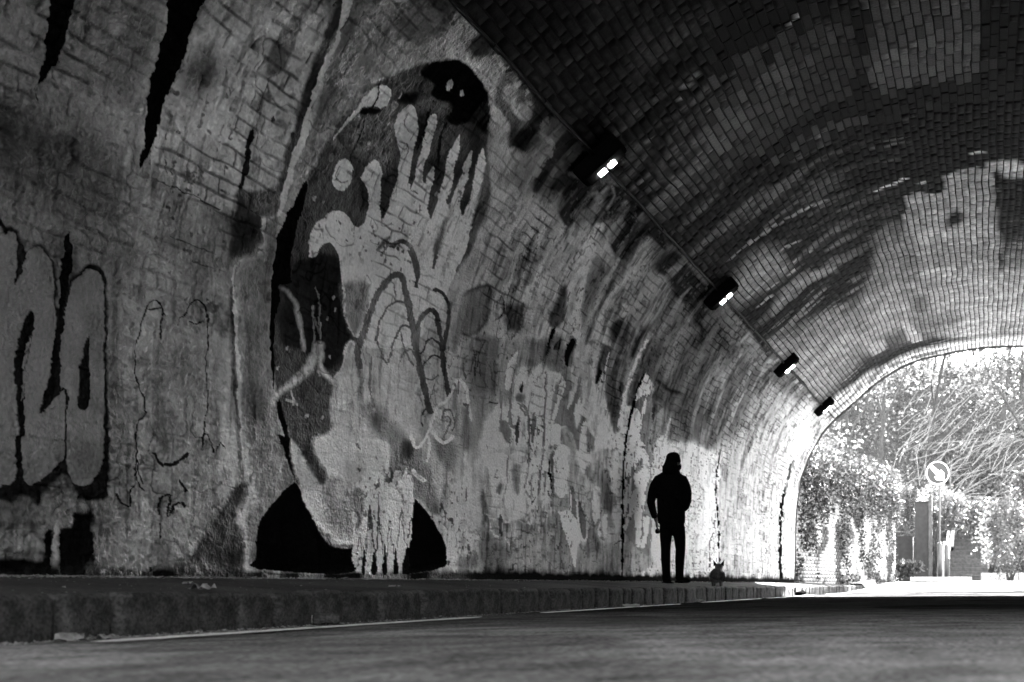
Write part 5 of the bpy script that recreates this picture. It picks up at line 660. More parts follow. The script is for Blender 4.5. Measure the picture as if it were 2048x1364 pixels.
0 0.4 0 735.6,1022 737.1,971 738.3,899 739.1,830 739.0,769 738.3,711 737.1,664 735.7,630 733.6,606 729.4,600 725.8,624 722.6,661 720.0,700 718.1,741 716.7,784 716.3,813 718.9,813 720.3,784 721.7,743 723.5,705 725.9,669 728.8,635 730.7,621 730.7,623 732.1,641 733.5,672 734.6,717 735.3,774 735.4,834 734.6,902 733.4,973 733.1,1023
1 0.38 4 724.8,1173 706.6,1291 704.2,1155 719.1,1066
1 0.1 4 712.7,1141 704.7,1263 701.1,1051 697.6,838 700.1,617 704.7,786 711.6,821 716.1,943
1 0.88 0 763.6,1362 741.6,1403 744.1,1245 752.2,1170 759.4,1219
1 0.34 1 750.6,1193 741.0,1312 738.3,1130 727.7,1379 726.2,1276 734.7,1095 741.8,1135
1 0.88 0 721.7,682 719.0,705 720.3,492 723.8,532
1 0.74 0 718.3,685 708.1,782 706.0,719 710.9,499
1 0.82 2 699.2,1491 687.4,1518 683.8,1191 695.0,1039 700.8,1161
1 0.8 2 696.2,840 681.1,972 682.4,746 687.2,585 694.3,666
0 0.2 0 694.8,413 679.6,485 680.7,495 695.8,423
1 0.5 1 675.3,607 663.7,768 656.8,800 651.1,491 642.3,403 628.9,510 623.0,209 648.3,93 674.8,87
1 0.4 0 677.4,797 663.7,1574 630.0,1660 625.4,452 642.2,367 677.0,617
1 0.92 0 670.6,1295 673.1,1438 665.4,1570 658.6,1586 665.7,1339
1 0.92 0 677.4,808 674.5,1038 665.4,1283 662.9,1195 665.9,1018 672.3,815
1 0.92 0 665.4,789 667.3,924 664.4,1066 656.2,1161 647.7,1177 643.9,1090 642.6,795 644.3,496 647.5,423 652.8,501 656.9,835
1 0.92 0 644.2,461 639.4,620 641.5,820 629.2,837 628.2,717 634.0,481 640.6,416
1 0.92 0 659.1,1388 659.2,1654 640.8,1703 631.6,1535 631.1,1294 636.9,1042 639.8,870 643.9,1090 649.5,1186 656.3,1184 659.4,1283
1 0.92 0 676.3,640 672.2,781 667.1,833 666.7,742 671.9,622
0 0.4 0 655.8,1357 653.9,1360 651.5,1378 649.0,1410 646.3,1463 643.3,1527 642.3,1573 647.2,1574 650.3,1529 653.2,1467 655.7,1419 657.2,1400 658.3,1392 658.7,1381
1 0.4 0 637.4,1161 631.1,1294 629.7,1055 634.6,842 638.1,873
0 0.008 0 668.7,2600 669.7,2540 670.9,2452 673.0,2351 675.2,2239 677.0,2116 677.7,1992 678.2,1868 679.1,1739 680.2,1597 680.8,1436 680.9,1262 681.0,1092 681.0,937 681.3,784 681.3,613 680.9,387 680.3,142 679.3,-32 676.0,-32 675.7,143 676.2,390 676.6,618 676.6,789 676.4,943 676.3,1099 676.3,1270 676.2,1444 675.6,1606 674.6,1747 673.7,1876 673.2,1999 672.6,2124 670.7,2246 668.5,2357 666.6,2457 665.5,2544 665.7,2603
1 0.6 1 907.1,2546 904.5,2624 901.6,2823 895.2,3041 888.7,3114 880.1,3149 878.6,3087 886.0,3002 892.1,2838 897.6,2646 902.1,2570
1 0.58 1 872.0,2747 876.2,2993 869.7,3104 861.1,3190 855.4,3105 853.8,2938 856.8,2727 862.1,2654 874.2,2632
1 0.74 1 846.9,3002 846.6,3224 841.3,3406 830.3,3426 824.4,3292 820.6,3133 810.6,2971 803.1,2728 806.2,2620 814.0,2534 822.1,2526 828.2,2715 835.2,2876
1 0.18 1 851.7,2606 843.4,2939 839.5,2916 831.6,2740 827.4,2604 841.0,2502
1 0.015 0 841.2,2235 841.4,2366 837.7,2531 833.4,2490 835.6,2392 835.7,2285
1 0.015 0 828.1,2316 828.3,2378 820.9,2446 819.5,2368
1 0.03 0 805.2,2279 809.5,2417 805.4,2448 802.1,2288
0 0.03 0 943.3,2401 941.4,2439 939.8,2489 938.6,2514 937.0,2505 933.3,2477 930.8,2444 930.4,2412 931.4,2375 933.1,2346 935.5,2330 938.6,2320 941.0,2310 940.6,2302 937.9,2308 934.1,2321 930.7,2344 928.8,2376 927.8,2415 928.3,2451 930.9,2485 935.0,2516 939.9,2524 942.3,2489 944.0,2438 945.1,2400
1 0.1 1 924.4,2446 917.4,2499 910.8,2418 919.6,2377
1 0.04 1 902.0,2359 899.1,2553 896.2,2425 902.3,2317
1 0.3 2 810.6,2971 824.4,3292 815.0,3385 794.6,3252 787.0,2987 790.3,2775 793.8,2664
1 0.66 1 747.7,3145 744.5,3387 735.2,3635 730.5,3727 705.6,3455 708.7,3152 735.9,3134
1 0.06 2 746.8,2864 740.2,2977 725.9,2975 721.9,2797 738.0,2774
0 0.62 1 780.9,2347 777.9,2420 776.6,2520 776.7,2618 776.7,2704 776.1,2789 775.2,2873 774.2,2957 773.8,3040 774.1,3119 774.8,3191 775.4,3259 774.9,3332 773.2,3417 771.0,3509 769.6,3599 769.2,3691 769.4,3780 770.9,3842 775.3,3838 775.8,3776 775.6,3687 776.1,3596 777.5,3507 779.7,3415 781.5,3327 781.9,3252 781.4,3183 780.6,3112 780.4,3034 780.9,2951 782.0,2865 782.9,2780 783.5,2695 783.4,2610 783.4,2513 784.8,2413 785.8,2342
0 0.58 1 756.7,2490 756.1,2603 756.3,2760 755.4,2905 754.4,3010 753.8,3102 753.7,3197 753.7,3311 753.3,3429 754.0,3510 757.4,3505 758.3,3423 758.7,3306 758.6,3192 758.7,3099 759.4,3006 760.4,2899 761.4,2753 761.2,2596 760.3,2486
0 0.15 1 774.6,2530 775.6,2608 777.7,2716 778.2,2816 777.1,2894 775.4,2966 774.6,3034 775.0,3100 775.8,3160 777.0,3201 779.8,3197 779.8,3155 779.1,3095 778.7,3030 779.5,2964 781.3,2891 782.5,2809 782.0,2707 779.8,2600 777.5,2524
0 0.12 1 746.5,2943 745.1,3002 744.7,3085 744.3,3173 742.5,3273 739.4,3381 737.9,3457 741.3,3457 744.2,3381 747.3,3273 749.2,3172 749.6,3082 750.0,2999 750.0,2941
0 0.12 1 846.4,2574 844.6,2628 842.7,2705 840.9,2777 840.2,2838 840.3,2891 841.1,2927 843.4,2923 843.7,2886 843.6,2833 844.3,2774 846.0,2703 848.0,2627 848.7,2574
0 0.14 1 964.1,2936 963.4,2880 962.6,2801 962.6,2732 964.0,2685 966.0,2647 967.1,2622 965.4,2621 963.6,2646 961.5,2685 960.1,2735 960.0,2805 960.9,2884 962.4,2939
0 0.13 1 919.6,2953 921.0,2902 922.8,2828 924.2,2752 924.0,2674 922.6,2595 921.2,2539 919.5,2542 920.1,2598 921.4,2678 921.6,2755 920.2,2830 918.5,2904 917.9,2955
1 0.05 1 699.9,2713 699.2,2997 696.5,3217 692.0,3338 685.7,3200 692.0,2996 691.4,2749
0 0.4 2 666.6,3033 666.4,3158 667.2,3332 666.8,3491 666.1,3616 666.0,3725 667.1,3799 671.0,3796 671.6,3720 671.8,3611 672.5,3484 673.0,3324 672.1,3151 670.7,3028
0 0.36 2 667.2,2870 665.7,2945 666.4,3048 668.0,3148 669.5,3243 670.4,3338 672.0,3402 677.2,3391 677.8,3323 676.8,3230 675.3,3134 673.8,3035 673.3,2933 672.5,2862
0 0.34 2 626.1,2655 624.5,2808 625.5,3017 628.1,3191 627.0,3313 623.7,3417 622.7,3490 629.4,3494 633.2,3422 636.7,3312 637.9,3177 635.4,2996 634.8,2788 633.2,2642
0 0.32 2 592.1,2644 590.2,2758 588.9,2918 589.0,3055 589.3,3155 589.1,3237 589.9,3293 595.1,3288 596.5,3230 596.7,3147 596.4,3044 596.4,2906 597.8,2747 597.4,2637
0 0.34 2 561.0,2977 552.8,3484 559.6,3480 567.8,2979
0 0.3 2 601.8,2243 590.3,2831 593.8,2826 605.5,2242
0 0.36 2 515.6,3311 514.5,3153 511.7,3159 512.7,3317
0 0.05 2 543.4,3120 543.5,3029 543.5,2900 543.9,2772 542.7,2652 540.3,2538 538.0,2460 533.2,2475 533.6,2560 536.0,2673 537.1,2789 536.8,2914 536.9,3042 538.8,3129
0 0.04 2 626.6,3569 621.8,3537 614.7,3503 610.2,3462 609.5,3396 610.6,3308 610.3,3244 604.6,3246 602.4,3313 601.2,3410 602.6,3500 609.0,3561 617.2,3599 623.5,3612
0 0.06 2 547.0,3484 546.1,3527 546.3,3582 545.9,3635 543.4,3696 540.0,3765 538.6,3820 543.2,3838 546.5,3791 550.1,3718 552.9,3643 553.6,3574 553.4,3512 552.2,3473
0 0.05 2 646.2,2602 640.2,2582 630.8,2565 621.0,2558 610.8,2571 601.0,2595 594.4,2621 595.1,2659 601.9,2649 611.3,2625 620.1,2612 628.7,2618 637.6,2634 644.4,2637
1 0.36 1 557.6,3798 555.5,3938 544.0,4020 537.3,3926 544.4,3797
1 0.42 3 479.5,2780 480.6,3167 470.3,3738 440.0,3812 433.8,3426 449.7,2919
1 0.3 2 529.8,3747 520.9,4028 497.6,3934 509.7,3625
1 0.66 4 398.8,2892 401.0,3394 400.0,3856 360.0,3113 396.0,2803
1 0.5 6 498.8,2198 437.9,2516 365.7,2689 346.3,-11 476.7,-20
0 0.008 0 506.3,2329 507.5,2172 507.8,1958 508.3,1769 508.9,1655 508.9,1567 508.0,1447 505.8,1269 502.7,1056 500.5,818 499.4,521 498.5,201 497.5,-26 495.6,-26 495.7,202 496.6,525 497.7,824 500.0,1064 503.0,1278 505.2,1456 506.1,1576 506.1,1662 505.6,1775 505.2,1964 504.8,2180 504.4,2335
0 0.008 0 380.2,2712 380.7,2631 380.2,2518 380.5,2389 381.9,2244 383.5,2087 384.2,1945 385.1,1838 386.1,1740 386.8,1609 387.1,1432 387.0,1222 386.7,974 386.7,637 386.3,261 385.1,-6 381.2,-5 380.7,266 381.1,647 381.2,988 381.4,1239 381.5,1451 381.3,1627 380.7,1755 379.8,1849 378.9,1957 378.1,2100 376.6,2259 375.2,2405 375.1,2533 375.6,2647 376.6,2724
1 0.085 1 1058.2,3716 1106.5,3799 1113.3,4110 1003.5,4056 951.9,4005 932.8,3786 897.5,3852 885.9,3863 884.1,3537 888.3,3408 911.4,3448 915.6,3586 939.3,3573 967.0,3442 982.0,3841 1010.1,3849 1020.9,3764 1035.6,3579
1 0.05 3 1050.4,3691 1026.7,3831 998.7,3823 999.4,3675 1017.9,3609 1039.6,3605
1 0.4 0 993.6,3832 988.7,3877 976.7,3834 972.5,3689 971.0,3572 974.7,3454 980.6,3346 982.2,3269 986.1,3367 982.8,3566
0 0.42 1 919.6,3582 921.6,3544 923.9,3490 925.4,3442 925.1,3405 923.7,3377 922.1,3360 919.3,3367 919.7,3387 921.0,3413 921.3,3445 919.9,3490 917.7,3543 916.8,3581
0 0.3 1 940.6,3740 939.9,3796 942.1,3796 942.9,3741
1 0.085 1 853.1,3620 855.0,3793 862.5,3924 861.3,4075 848.5,4119 804.8,4118 782.1,4101 735.1,3930 770.9,3907 773.5,3847 777.2,3544 804.3,3531 820.0,3612 821.2,3718 827.9,3876 841.3,3700
1 0.05 1 884.2,3637 885.8,3882 875.7,3982 857.6,4015 851.5,3814 852.6,3640 865.5,3592 867.2,3653
0 0.36 1 894.0,3878 892.6,3843 889.9,3793 887.9,3733 887.5,3650 888.6,3556 889.5,3488 886.1,3489 883.7,3557 882.6,3653 883.1,3738 885.2,3801 888.1,3853 890.8,3885
1 0.36 1 886.5,3785 884.3,3853 868.0,3814 866.0,3769 881.7,3774
1 0.3 1 881.4,3617 876.7,3675 866.8,3655 864.2,3582
0 0.42 1 872.8,3974 869.4,3964 864.6,3954 860.7,3937 858.3,3907 856.4,3867 855.0,3821 854.1,3769 853.8,3711 854.1,3660 854.8,3619 856.0,3584 856.3,3559 853.6,3558 852.0,3582 850.9,3618 850.1,3661 849.8,3713 850.1,3772 851.1,3826 852.5,3873 854.5,3917 857.6,3952 862.6,3975 868.1,3987 872.0,3990
1 0.45 1 837.7,3958 832.4,3992 826.9,3944 825.0,3813 821.9,3676 826.1,3528 831.9,3604 833.5,3782
0 0.36 0 806.9,3951 805.0,3912 802.1,3857 799.7,3790 798.3,3701 798.1,3600 798.4,3528 797.0,3529 796.1,3602 796.3,3703 797.7,3793 800.2,3861 803.1,3917 805.6,3954
0 0.3 0 814.0,3718 813.1,3781 814.2,3781 815.1,3718
1 0.3 0 809.7,3964 808.1,3945 808.4,3925 810.5,3911 813.6,3909 816.5,3920 818.2,3939 817.9,3959 815.8,3972 812.7,3975
1 0.42 2 775.1,3858 770.2,3847 772.3,3496 781.1,3109 789.3,3162 781.3,3522
1 0.085 2 726.7,3557 730.3,3984 665.4,3978 631.6,3987 623.3,3609 668.3,3624
1 0.5 3 752.5,3284 734.3,3628 697.3,3688 685.1,3506 690.0,3144 713.8,3024
1 0.36 1 1235.1,4014 1235.4,3998 1236.8,3988 1238.9,3987 1240.7,3995 1241.8,4011 1241.6,4027 1240.2,4037 1238.1,4038 1236.2,4030
1 0.36 1 1207.7,3977 1208.4,3971 1210.5,3965 1213.3,3964 1215.6,3967 1216.6,3973 1215.9,3980 1213.8,3985 1211.0,3986 1208.7,3983
1 0.36 1 1213.4,4118 1213.5,4105 1214.6,4097 1216.3,4096 1217.9,4103 1218.9,4115 1218.8,4128 1217.7,4137 1216.0,4138 1214.3,4131
1 0.36 1 1223.9,3811 1224.9,3798 1227.7,3789 1231.1,3788 1234.0,3795 1235.1,3807 1234.1,3820 1231.4,3829 1228.0,3830 1225.1,3824
1 0.36 1 1208.6,3829 1209.5,3812 1212.2,3801 1215.7,3800 1218.6,3809 1219.7,3825 1218.9,3841 1216.2,3852 1212.7,3854 1209.8,3845
1 0.36 1 1261.6,3748 1262.3,3735 1264.0,3727 1266.1,3726 1267.7,3734 1268.4,3746 1267.7,3758 1266.1,3766 1264.0,3767 1262.3,3760
1 0.36 1 1179.1,3834 1179.6,3823 1181.2,3815 1183.3,3814 1185.0,3821 1185.8,3832 1185.3,3844 1183.7,3851 1181.6,3852 1179.8,3846
1 0.33 1 1148.0,3827 1132.4,3910 1122.9,3879 1123.4,3815 1133.1,3808
1 0.4 1 1099.3,3939 1096.8,4031 1082.8,3941 1070.6,3868 1055.2,3971 1041.7,3877 1047.6,3821 1069.6,3821 1098.2,3867
1 0.3 0 1022.2,3920 1022.2,3990 1015.3,3956 1015.5,3871
1 0.34 0 1131.5,4069 1131.5,4123 1124.4,4106 1123.1,4058
1 0.3 0 1079.1,4054 1082.5,4120 1075.3,4089
1 0.28 0 1070.4,3962 1074.7,4022 1069.8,4006
1 0.13 4 1496.0,4403 1286.0,4039 1201.3,4030 1139.2,4015 1156.2,3885 1229.4,3905 1280.1,3925 1353.8,3854 1548.2,4192
1 0.055 2 1272.1,4053 913.9,4064 626.1,4035 380.8,4059 360.2,6015 389.0,11637 1159.3,13205 2072.6,10756 2635.1,4598
1 0.085 4 968.6,4615 1059.0,4970 1053.1,5124 993.5,5529 976.9,5732 941.4,5562 947.7,5259 959.1,4958 958.6,4724
1 0.075 6 1150.9,4065 1201.0,5407 1153.3,6704 1006.4,6054 1043.0,4911 988.0,4135 1060.8,4085
1 0.035 6 1174.7,4160 1129.7,4566 1066.1,4472 1113.3,4205
1 0.1 1 861.5,4589 879.5,4883 876.7,5187 874.4,5974 881.5,6369 877.0,6758 757.1,6547 764.3,6151 749.6,5711 757.5,5158 763.7,4752 765.2,4304 778.6,4028 800.9,3876 819.7,4533
1 0.022 3 929.2,4439 918.0,4786 916.4,5298 930.7,5775 928.6,6333 916.3,6404 904.4,6218 914.5,5800 928.9,5415 909.7,5116 902.2,4716 915.4,4373
1 0.022 3 911.1,5719 896.9,6031 890.9,6388 880.9,6334 881.3,5957 897.5,5715
0 0.28 0 917.8,5255 918.3,5169 913.8,5172 913.3,5258
0 0.28 0 915.9,5128 915.2,5065 910.8,5071 911.4,5135
0 0.28 0 909.2,5037 905.0,4978 900.8,4992 905.1,5051
0 0.28 0 859.3,5353 859.1,5302 854.7,5306 854.9,5358
0 0.28 0 862.0,5188 861.4,5143 857.0,5150 857.5,5195
0 0.28 0 937.1,5593 936.8,5557 932.4,5561 932.8,5598
0 0.28 0 936.2,5484 935.9,5447 931.5,5451 931.8,5488
0 0.28 0 932.2,5959 931.9,5916 927.6,5920 927.9,5963
0 0.28 0 923.7,5827 924.1,5793 919.8,5795 919.4,5828
0 0.28 0 918.5,6159 917.2,6106 912.9,6112 914.3,6165
0 0.28 0 912.1,6239 907.1,6196 903.5,6211 908.6,6255
0 0.28 0 916.8,6330 911.6,6287 908.1,6303 913.3,6346
0 0.28 0 915.1,6409 911.8,6355 907.7,6364 911.1,6419
0 0.24 0 883.3,4472 886.3,4590 889.1,4586 886.0,4468
0 0.27 1 877.3,4470 868.5,4468 856.2,4467 845.7,4459 839.3,4433 834.1,4399 828.5,4383 823.3,4412 819.2,4458 815.9,4488 813.5,4488 810.8,4476 808.5,4467 807.4,4476 809.3,4489 812.7,4503 817.2,4500 821.2,4466 825.1,4420 828.9,4398 832.6,4411 837.7,4445 844.9,4473 855.8,4481 868.3,4482 877.2,4480
0 0.27 1 875.9,4442 864.6,4112 862.9,4114 874.2,4445
0 0.27 1 830.2,4360 826.7,4032 825.1,4033 828.5,4361
0 0.27 1 810.5,4455 808.0,4415 804.2,4358 801.8,4294 801.9,4214 803.5,4126 804.6,4063 802.9,4062 801.2,4124 799.6,4213 799.4,4296 802.0,4363 805.8,4422 808.9,4460
0 0.27 1 886.3,4558 888.6,4511 891.2,4443 892.4,4377 890.5,4315 887.2,4256 884.4,4215 882.8,4219 884.9,4261 888.2,4319 890.0,4378 888.9,4442 886.3,4509 884.7,4556
1 0.12 0 929.4,6973 899.0,8084 829.9,8059 814.5,7984 765.0,7966 763.2,6917 822.4,6886 890.2,6914
1 0.17 3 834.9,6927 821.3,7973 765.0,7966 763.2,6917
1 0.012 1 899.4,8064 895.0,8536 809.1,8585 797.5,8270 796.3,8086 754.6,7989 811.0,7995 826.6,8052
1 0.014 1 887.0,6794 877.0,6896 833.2,6868 832.1,6788 866.9,6775
1 0.03 3 750.0,8494 760.9,8014 768.9,7413 760.5,6888 765.8,6170 754.9,5580 765.4,4755 759.3,4112 702.2,4118 717.9,4763 706.3,5572 701.5,6547 687.7,7605 663.9,8698 743.1,8631
1 0.06 6 758.7,6360 752.8,7150 736.8,8501 677.4,8539 693.2,7341 708.8,6233 715.2,5421 723.2,4792 708.2,4225 730.6,4497 736.4,5197 742.5,5825
1 0.022 3 749.0,5987 737.0,6622 726.6,7116 720.8,6588 726.4,5469 736.5,4598 738.8,4015 754.1,4080 752.9,4753
1 0.085 2 692.3,4122 703.9,4892 681.6,5598 670.3,6029 655.3,5978 671.2,5215 681.1,4547 673.2,4208
1 0.07 3 660.1,4412 650.0,5101 640.4,5924 628.2,6668 605.2,6923 517.0,6872 552.9,6403 547.4,5631 552.1,5116 558.2,4628 626.1,3939 660.0,4117
1 0.03 3 611.8,6936 648.0,7577 644.3,8563 624.5,8579 624.9,7558 599.2,7037
1 0.3 0 604.6,6953 599.0,7412 622.6,7497 628.7,7738 620.1,8150 546.7,8228 519.7,8325 497.0,8263 510.8,6930
1 0.04 1 568.2,7540 565.8,7701 549.3,7690 546.7,7417
1 0.22 1 510.8,6930 497.0,8263 380.9,8394 397.8,6793 478.8,6893
1 0.19 3 556.1,6413 554.5,6886 478.8,6893 397.8,6793 438.8,5544 511.7,6184
1 0.06 2 612.8,8226 611.1,8752 495.7,8911 496.6,8337 546.7,8228
1 0.15 4 496.5,8355 495.7,8911 360.8,9225 361.0,8462
1 0.05 0 493.5,8283 493.2,8357 430.3,8421 430.6,8335
1 0.34 0 490.0,6939 485.1,7487 477.7,7536 474.7,7396 477.5,6929
1 0.25 5 507.6,4028 473.4,5543 473.0,6979 459.3,9231 396.0,9417 405.6,6797 411.0,5082 406.0,3935 452.6,3662
1 0.13 2 425.1,6505 411.6,7456 398.4,7436 392.8,6600 410.3,6540
1 0.1 2 415.0,5815 413.1,6426 393.3,6472 394.4,5899
1 0.42 0 417.4,6351 410.3,6540 385.8,6606 390.5,6394
1 0.4 0 410.0,5537 409.9,5819 395.5,5871 394.8,5538
1 0.14 1 455.1,6610 451.9,6931 429.5,6901 429.7,6611
1 0.09 3 459.8,5368 447.0,5709 432.3,5651 444.6,5362
1 0.5 1 377.9,3866 380.0,4487 369.6,5547 368.2,6667 366.4,9526 337.0,9653 349.8,6592 350.3,5387 355.3,3869
0 0.12 0 366.0,4108 366.1,4399 366.2,4812 363.8,5227 359.6,5646 355.9,6075 355.8,6377 357.4,6375 358.2,6074 361.9,5646 366.1,5225 368.6,4809 368.5,4397 367.7,4108
0 0.12 0 371.6,4698 368.3,5020 365.5,5479 364.1,5917 361.5,6323 360.4,6719 361.5,6996 363.1,6995 362.6,6719 363.7,6324 366.4,5915 367.8,5477 370.6,5018 373.3,4699
0 0.12 0 377.6,4176 376.5,4389 375.0,4696 372.5,5012 370.0,5300 368.6,5595 366.1,5929 362.4,6382 362.3,6883 363.3,7237 364.9,7235 364.6,6882 364.6,6383 368.4,5930 371.0,5593 372.4,5298 374.8,5011 377.4,4695 378.9,4390 379.3,4178
0 0.85 0 621.2,6564 621.5,6613 623.0,6682 624.6,6755 626.5,6838 628.4,6926 630.2,6987 632.3,6984 631.4,6922 629.5,6834 627.6,6751 626.0,6677 624.6,6609 623.3,6562
0 0.7 0 652.2,7836 653.3,8049 655.4,8046 654.3,7834
1 0.8 1 629.4,8061 634.5,8206 633.0,8468 624.5,8579 614.6,8587 615.4,8330 624.1,8267
0 0.5 0 658.4,4373 657.4,4478 656.8,4628 655.9,4771 654.7,4885 653.0,4994 650.7,5116 647.8,5266 645.4,5428 643.5,5577 641.1,5711 638.6,5833 637.5,5918 640.2,5919 642.4,5835 644.9,5712 647.3,5577 649.3,5427 651.7,5265 654.6,5115 657.0,4993 658.7,4884 659.9,4769 660.7,4626 661.4,4477 661.2,4373
0 0.5 1 548.9,4440 550.6,4553 553.9,4708 555.8,4851 555.6,4958 554.0,5056 551.5,5170 547.4,5328 543.3,5502 541.4,5628 544.6,5630 547.9,5506 552.0,5332 556.1,5173 558.7,5056 560.3,4954 560.6,4842 558.6,4696 555.3,4541 552.2,4432
0 0.6 0 618.2,7131 618.5,7253 620.1,7252 619.8,7130
0 0.3 1 731.7,5907 727.3,6231 729.5,6231 733.9,5908
0 0.34 0 593.7,4345 593.1,4489 592.6,4694 591.5,4895 588.7,5089 586.1,5279 585.4,5412 587.0,5410 588.4,5278 591.1,5088 593.9,4894 595.0,4693 595.5,4488 595.4,4345
0 0.34 0 592.1,4147 595.8,4641 597.4,4639 593.8,4146
0 0.34 0 616.9,4421 616.5,4595 616.4,4838 615.1,5045 612.4,5182 609.1,5283 607.3,5352 608.9,5354 611.4,5286 614.7,5182 617.5,5044 618.8,4836 618.9,4593 618.6,4420
0 0.34 0 609.4,4188 611.7,4275 615.2,4396 617.2,4517 616.9,4640 615.3,4766 614.4,4855 616.1,4855 617.7,4766 619.3,4639 619.6,4514 617.5,4391 614.0,4269 611.0,4184
0 0.34 0 574.4,4003 572.6,4570 574.2,4570 576.1,4004
0 0.34 0 583.2,4455 578.7,5098 580.4,5096 584.8,4455
1 0.3 3 632.1,4336 636.5,4598 628.9,4937 594.1,5003 592.6,4743 596.7,4279 597.4,4040
1 0.008 3 913.0,4015 917.4,3879 931.1,3794 947.9,3792 961.3,3868 967.2,3993 963.8,4122 951.8,4208 935.2,4218 920.2,4145
1 0.012 3 628.8,3967 630.7,3858 636.4,3789 643.3,3787 648.8,3851 651.2,3956 649.8,4062 645.0,4131 638.1,4137 631.8,4075
"""
SHAPES = []
for ln in PAINT.strip().splitlines():
    a = ln.split(); p = np.array([[float(q) for q in t.split(',')] for t in a[3:]]); p[:, 0] /= 1e4; p[:, 1] /= 1e3
    SHAPES.append((int(a[0]), .82 * (float(a[1]) / .82) ** 1.35, int(a[2]), p))
def boxblur(m, r):
    for ax in (0, 1):
        for _ in range(2):
            c = np.cumsum(np.pad(m, [(r + 1, r) if k == ax else (0, 0) for k in (0, 1)], mode='edge'), axis=ax)
            n = m.shape[ax]
            m = (np.take(c, np.arange(2*r+1, 2*r+1+n), ax) - np.take(c, np.arange(0, n), ax)) / (2*r+1)
    return m
def paint(Wc, Sr, base, wob=None):
    """Wc: increasing 1/distance columns, Sr: increasing arc rows"""
    out = np.array(base, float)
    for sm, val, bl, p in SHAPES:
        if sm: p = crom(p, 5, True)
        q = np.vstack([p, p[:1]])
        i0 = max(np.searchsorted(Wc, p[:, 0].min()) - 3 - 3*bl, 0); i1 = min(np.searchsorted(Wc, p[:, 0].max()) + 3 + 3*bl, len(Wc))
        j0 = max(np.searchsorted(Sr, p[:, 1].min()) - 3 - 3*bl, 0); j1 = min(np.searchsorted(Sr, p[:, 1].max()) + 3 + 3*bl, len(Sr))
        if i1 - i0 < 2 or j1 - j0 < 2: continue
        cnt = np.zeros((i1 - i0, j1 - j0 + 1), np.int32); ws = Wc[i0:i1]; ss = Sr[j0:j1]
        for (wa, sa), (wb, sb) in zip(q[:-1], q[1:]):
            if wa == wb: continue
            if wa > wb: wa, sa, wb, sb = wb, sb, wa, sa
            k = np.nonzero((ws >= wa) & (ws < wb))[0]
            if len(k) == 0: continue
            np.add.at(cnt, (k, np.searchsorted(ss, sa + (ws[k] - wa) / (wb - wa) * (sb - sa))), 1)
        m = (np.cumsum(cnt, 1)[:, :-1] % 2).astype(float)
        if bl: m = boxblur(m, bl)
        out[i0:i1, j0:j1] = out[i0:i1, j0:j1] * (1 - m) + val * m
    return out
CP, BL = 0.094, 0.28                     # course height, brick length
def bond(y, s):
    """distance to the nearest joint and a per-brick random number"""
    r = np.floor(s / CP); t = y / BL + .5 * (np.mod(r, 2)) + .13 * np.sin(r * 1.7); c = np.floor(t)
    fs = s / CP - r; ft = t - c
    d = (np.minimum(fs, 1 - fs) * CP, np.minimum(ft, 1 - ft) * BL)
    tab = np.random.RandomState(5).rand(4096)
    return d, tab[(r.astype(int) * 613 + c.astype(int) * 197) & 4095]

tunnel = tag(empty('brick_tunnel', (0, 0, 0)), 'old arched brick road tunnel covered in graffiti', 'tunnel')
# --- the painted lower wall: one continuous skin of brick smothered in paint
zc = np.concatenate([np.linspace(YN, 3.0, 60, endpoint=False), np.linspace(3.0, 5.2, 90, endpoint=False), 1 / np.linspace(1/5.2, 1/YF, 980)])
sr = np.concatenate([np.linspace(-.12, 2.5, 580, endpoint=False), np.linspace(2.5, SC + .02, 290)])
vis = zc > 2.0
Wv = (1 / zc[vis])[::-1]
Y2, S2 = np.meshgrid(zc, sr, indexing='ij')
c0 = np.full(Y2.shape, .21)
wy = (vnoise(Y2, S2, .05, 3) - .5) * .012; ws_ = (vnoise(Y2, S2, .05, 4) - .5) * .014
pc = paint(Wv, sr, c0[vis][::-1])[::-1]
c0[vis] = pc
# ragged paint edges: shift the look-up a little
ii = np.arange(c0.shape[0])[:, None] + np.round((vnoise(Y2, S2, .06, 8) - .5) * 2.2).astype(int); jj = np.arange(c0.shape[1])[None] + np.round((vnoise(Y2, S2, .06, 9) - .5) * 1.9).astype(int)
c0 = c0[np.clip(ii, 0, c0.shape[0]-1), np.clip(jj, 0, c0.shape[1]-1)]
d, rb = bond(Y2 + .05 * (vnoise(Y2, S2, .12, 15) - .5) + .05 * (vnoise(Y2, S2, .5, 17) - .5), S2 + .030 * (vnoise(Y2, S2, .14, 16) - .5) + .06 * (vnoise(Y2, S2, .9, 18) - .5))
jw = .006 + .004 * vnoise(Y2, S2, .2, 21)
jm = sstep(fbm(Y2, S2, .28, 23, 2), .40, .56)
joint = np.maximum((1 - sstep(d[0], jw * .5, jw * 1.6)) * .85 * jm, (1 - sstep(d[1], jw * .5, jw * 1.6)) * (.35 + .65 * sstep(fbm(Y2, S2, .2, 25, 2), .42, .55)))
old = sstep(fbm(Y2, S2, .55, 31, 3), .40, .62)                       # where bricks read through the paint
low = (1 - sstep(S2, 1.6, 2.6)) * (1 - sstep(Y2, 8, 13) * .5)
old = np.maximum(old, sstep(S2, 2.0, 3.0) * .6) * (1 - .5 * low)
flat = np.maximum(np.exp(-((c0 - .1610) / .003) ** 2), np.exp(-((c0 - .5624) / .004) ** 2) * .8) * (Y2 < 8.5)                # fresh flat fills
joint = joint * (.30 + .70 * old) * (1 - .8 * flat)
lump = fbm(Y2, S2, .10, 41, 3) - .5; fine = fbm(Y2, S2 * .6, .034, 51, 2) - .5; mid = fbm(Y2, S2, .22, 61, 2) - .5
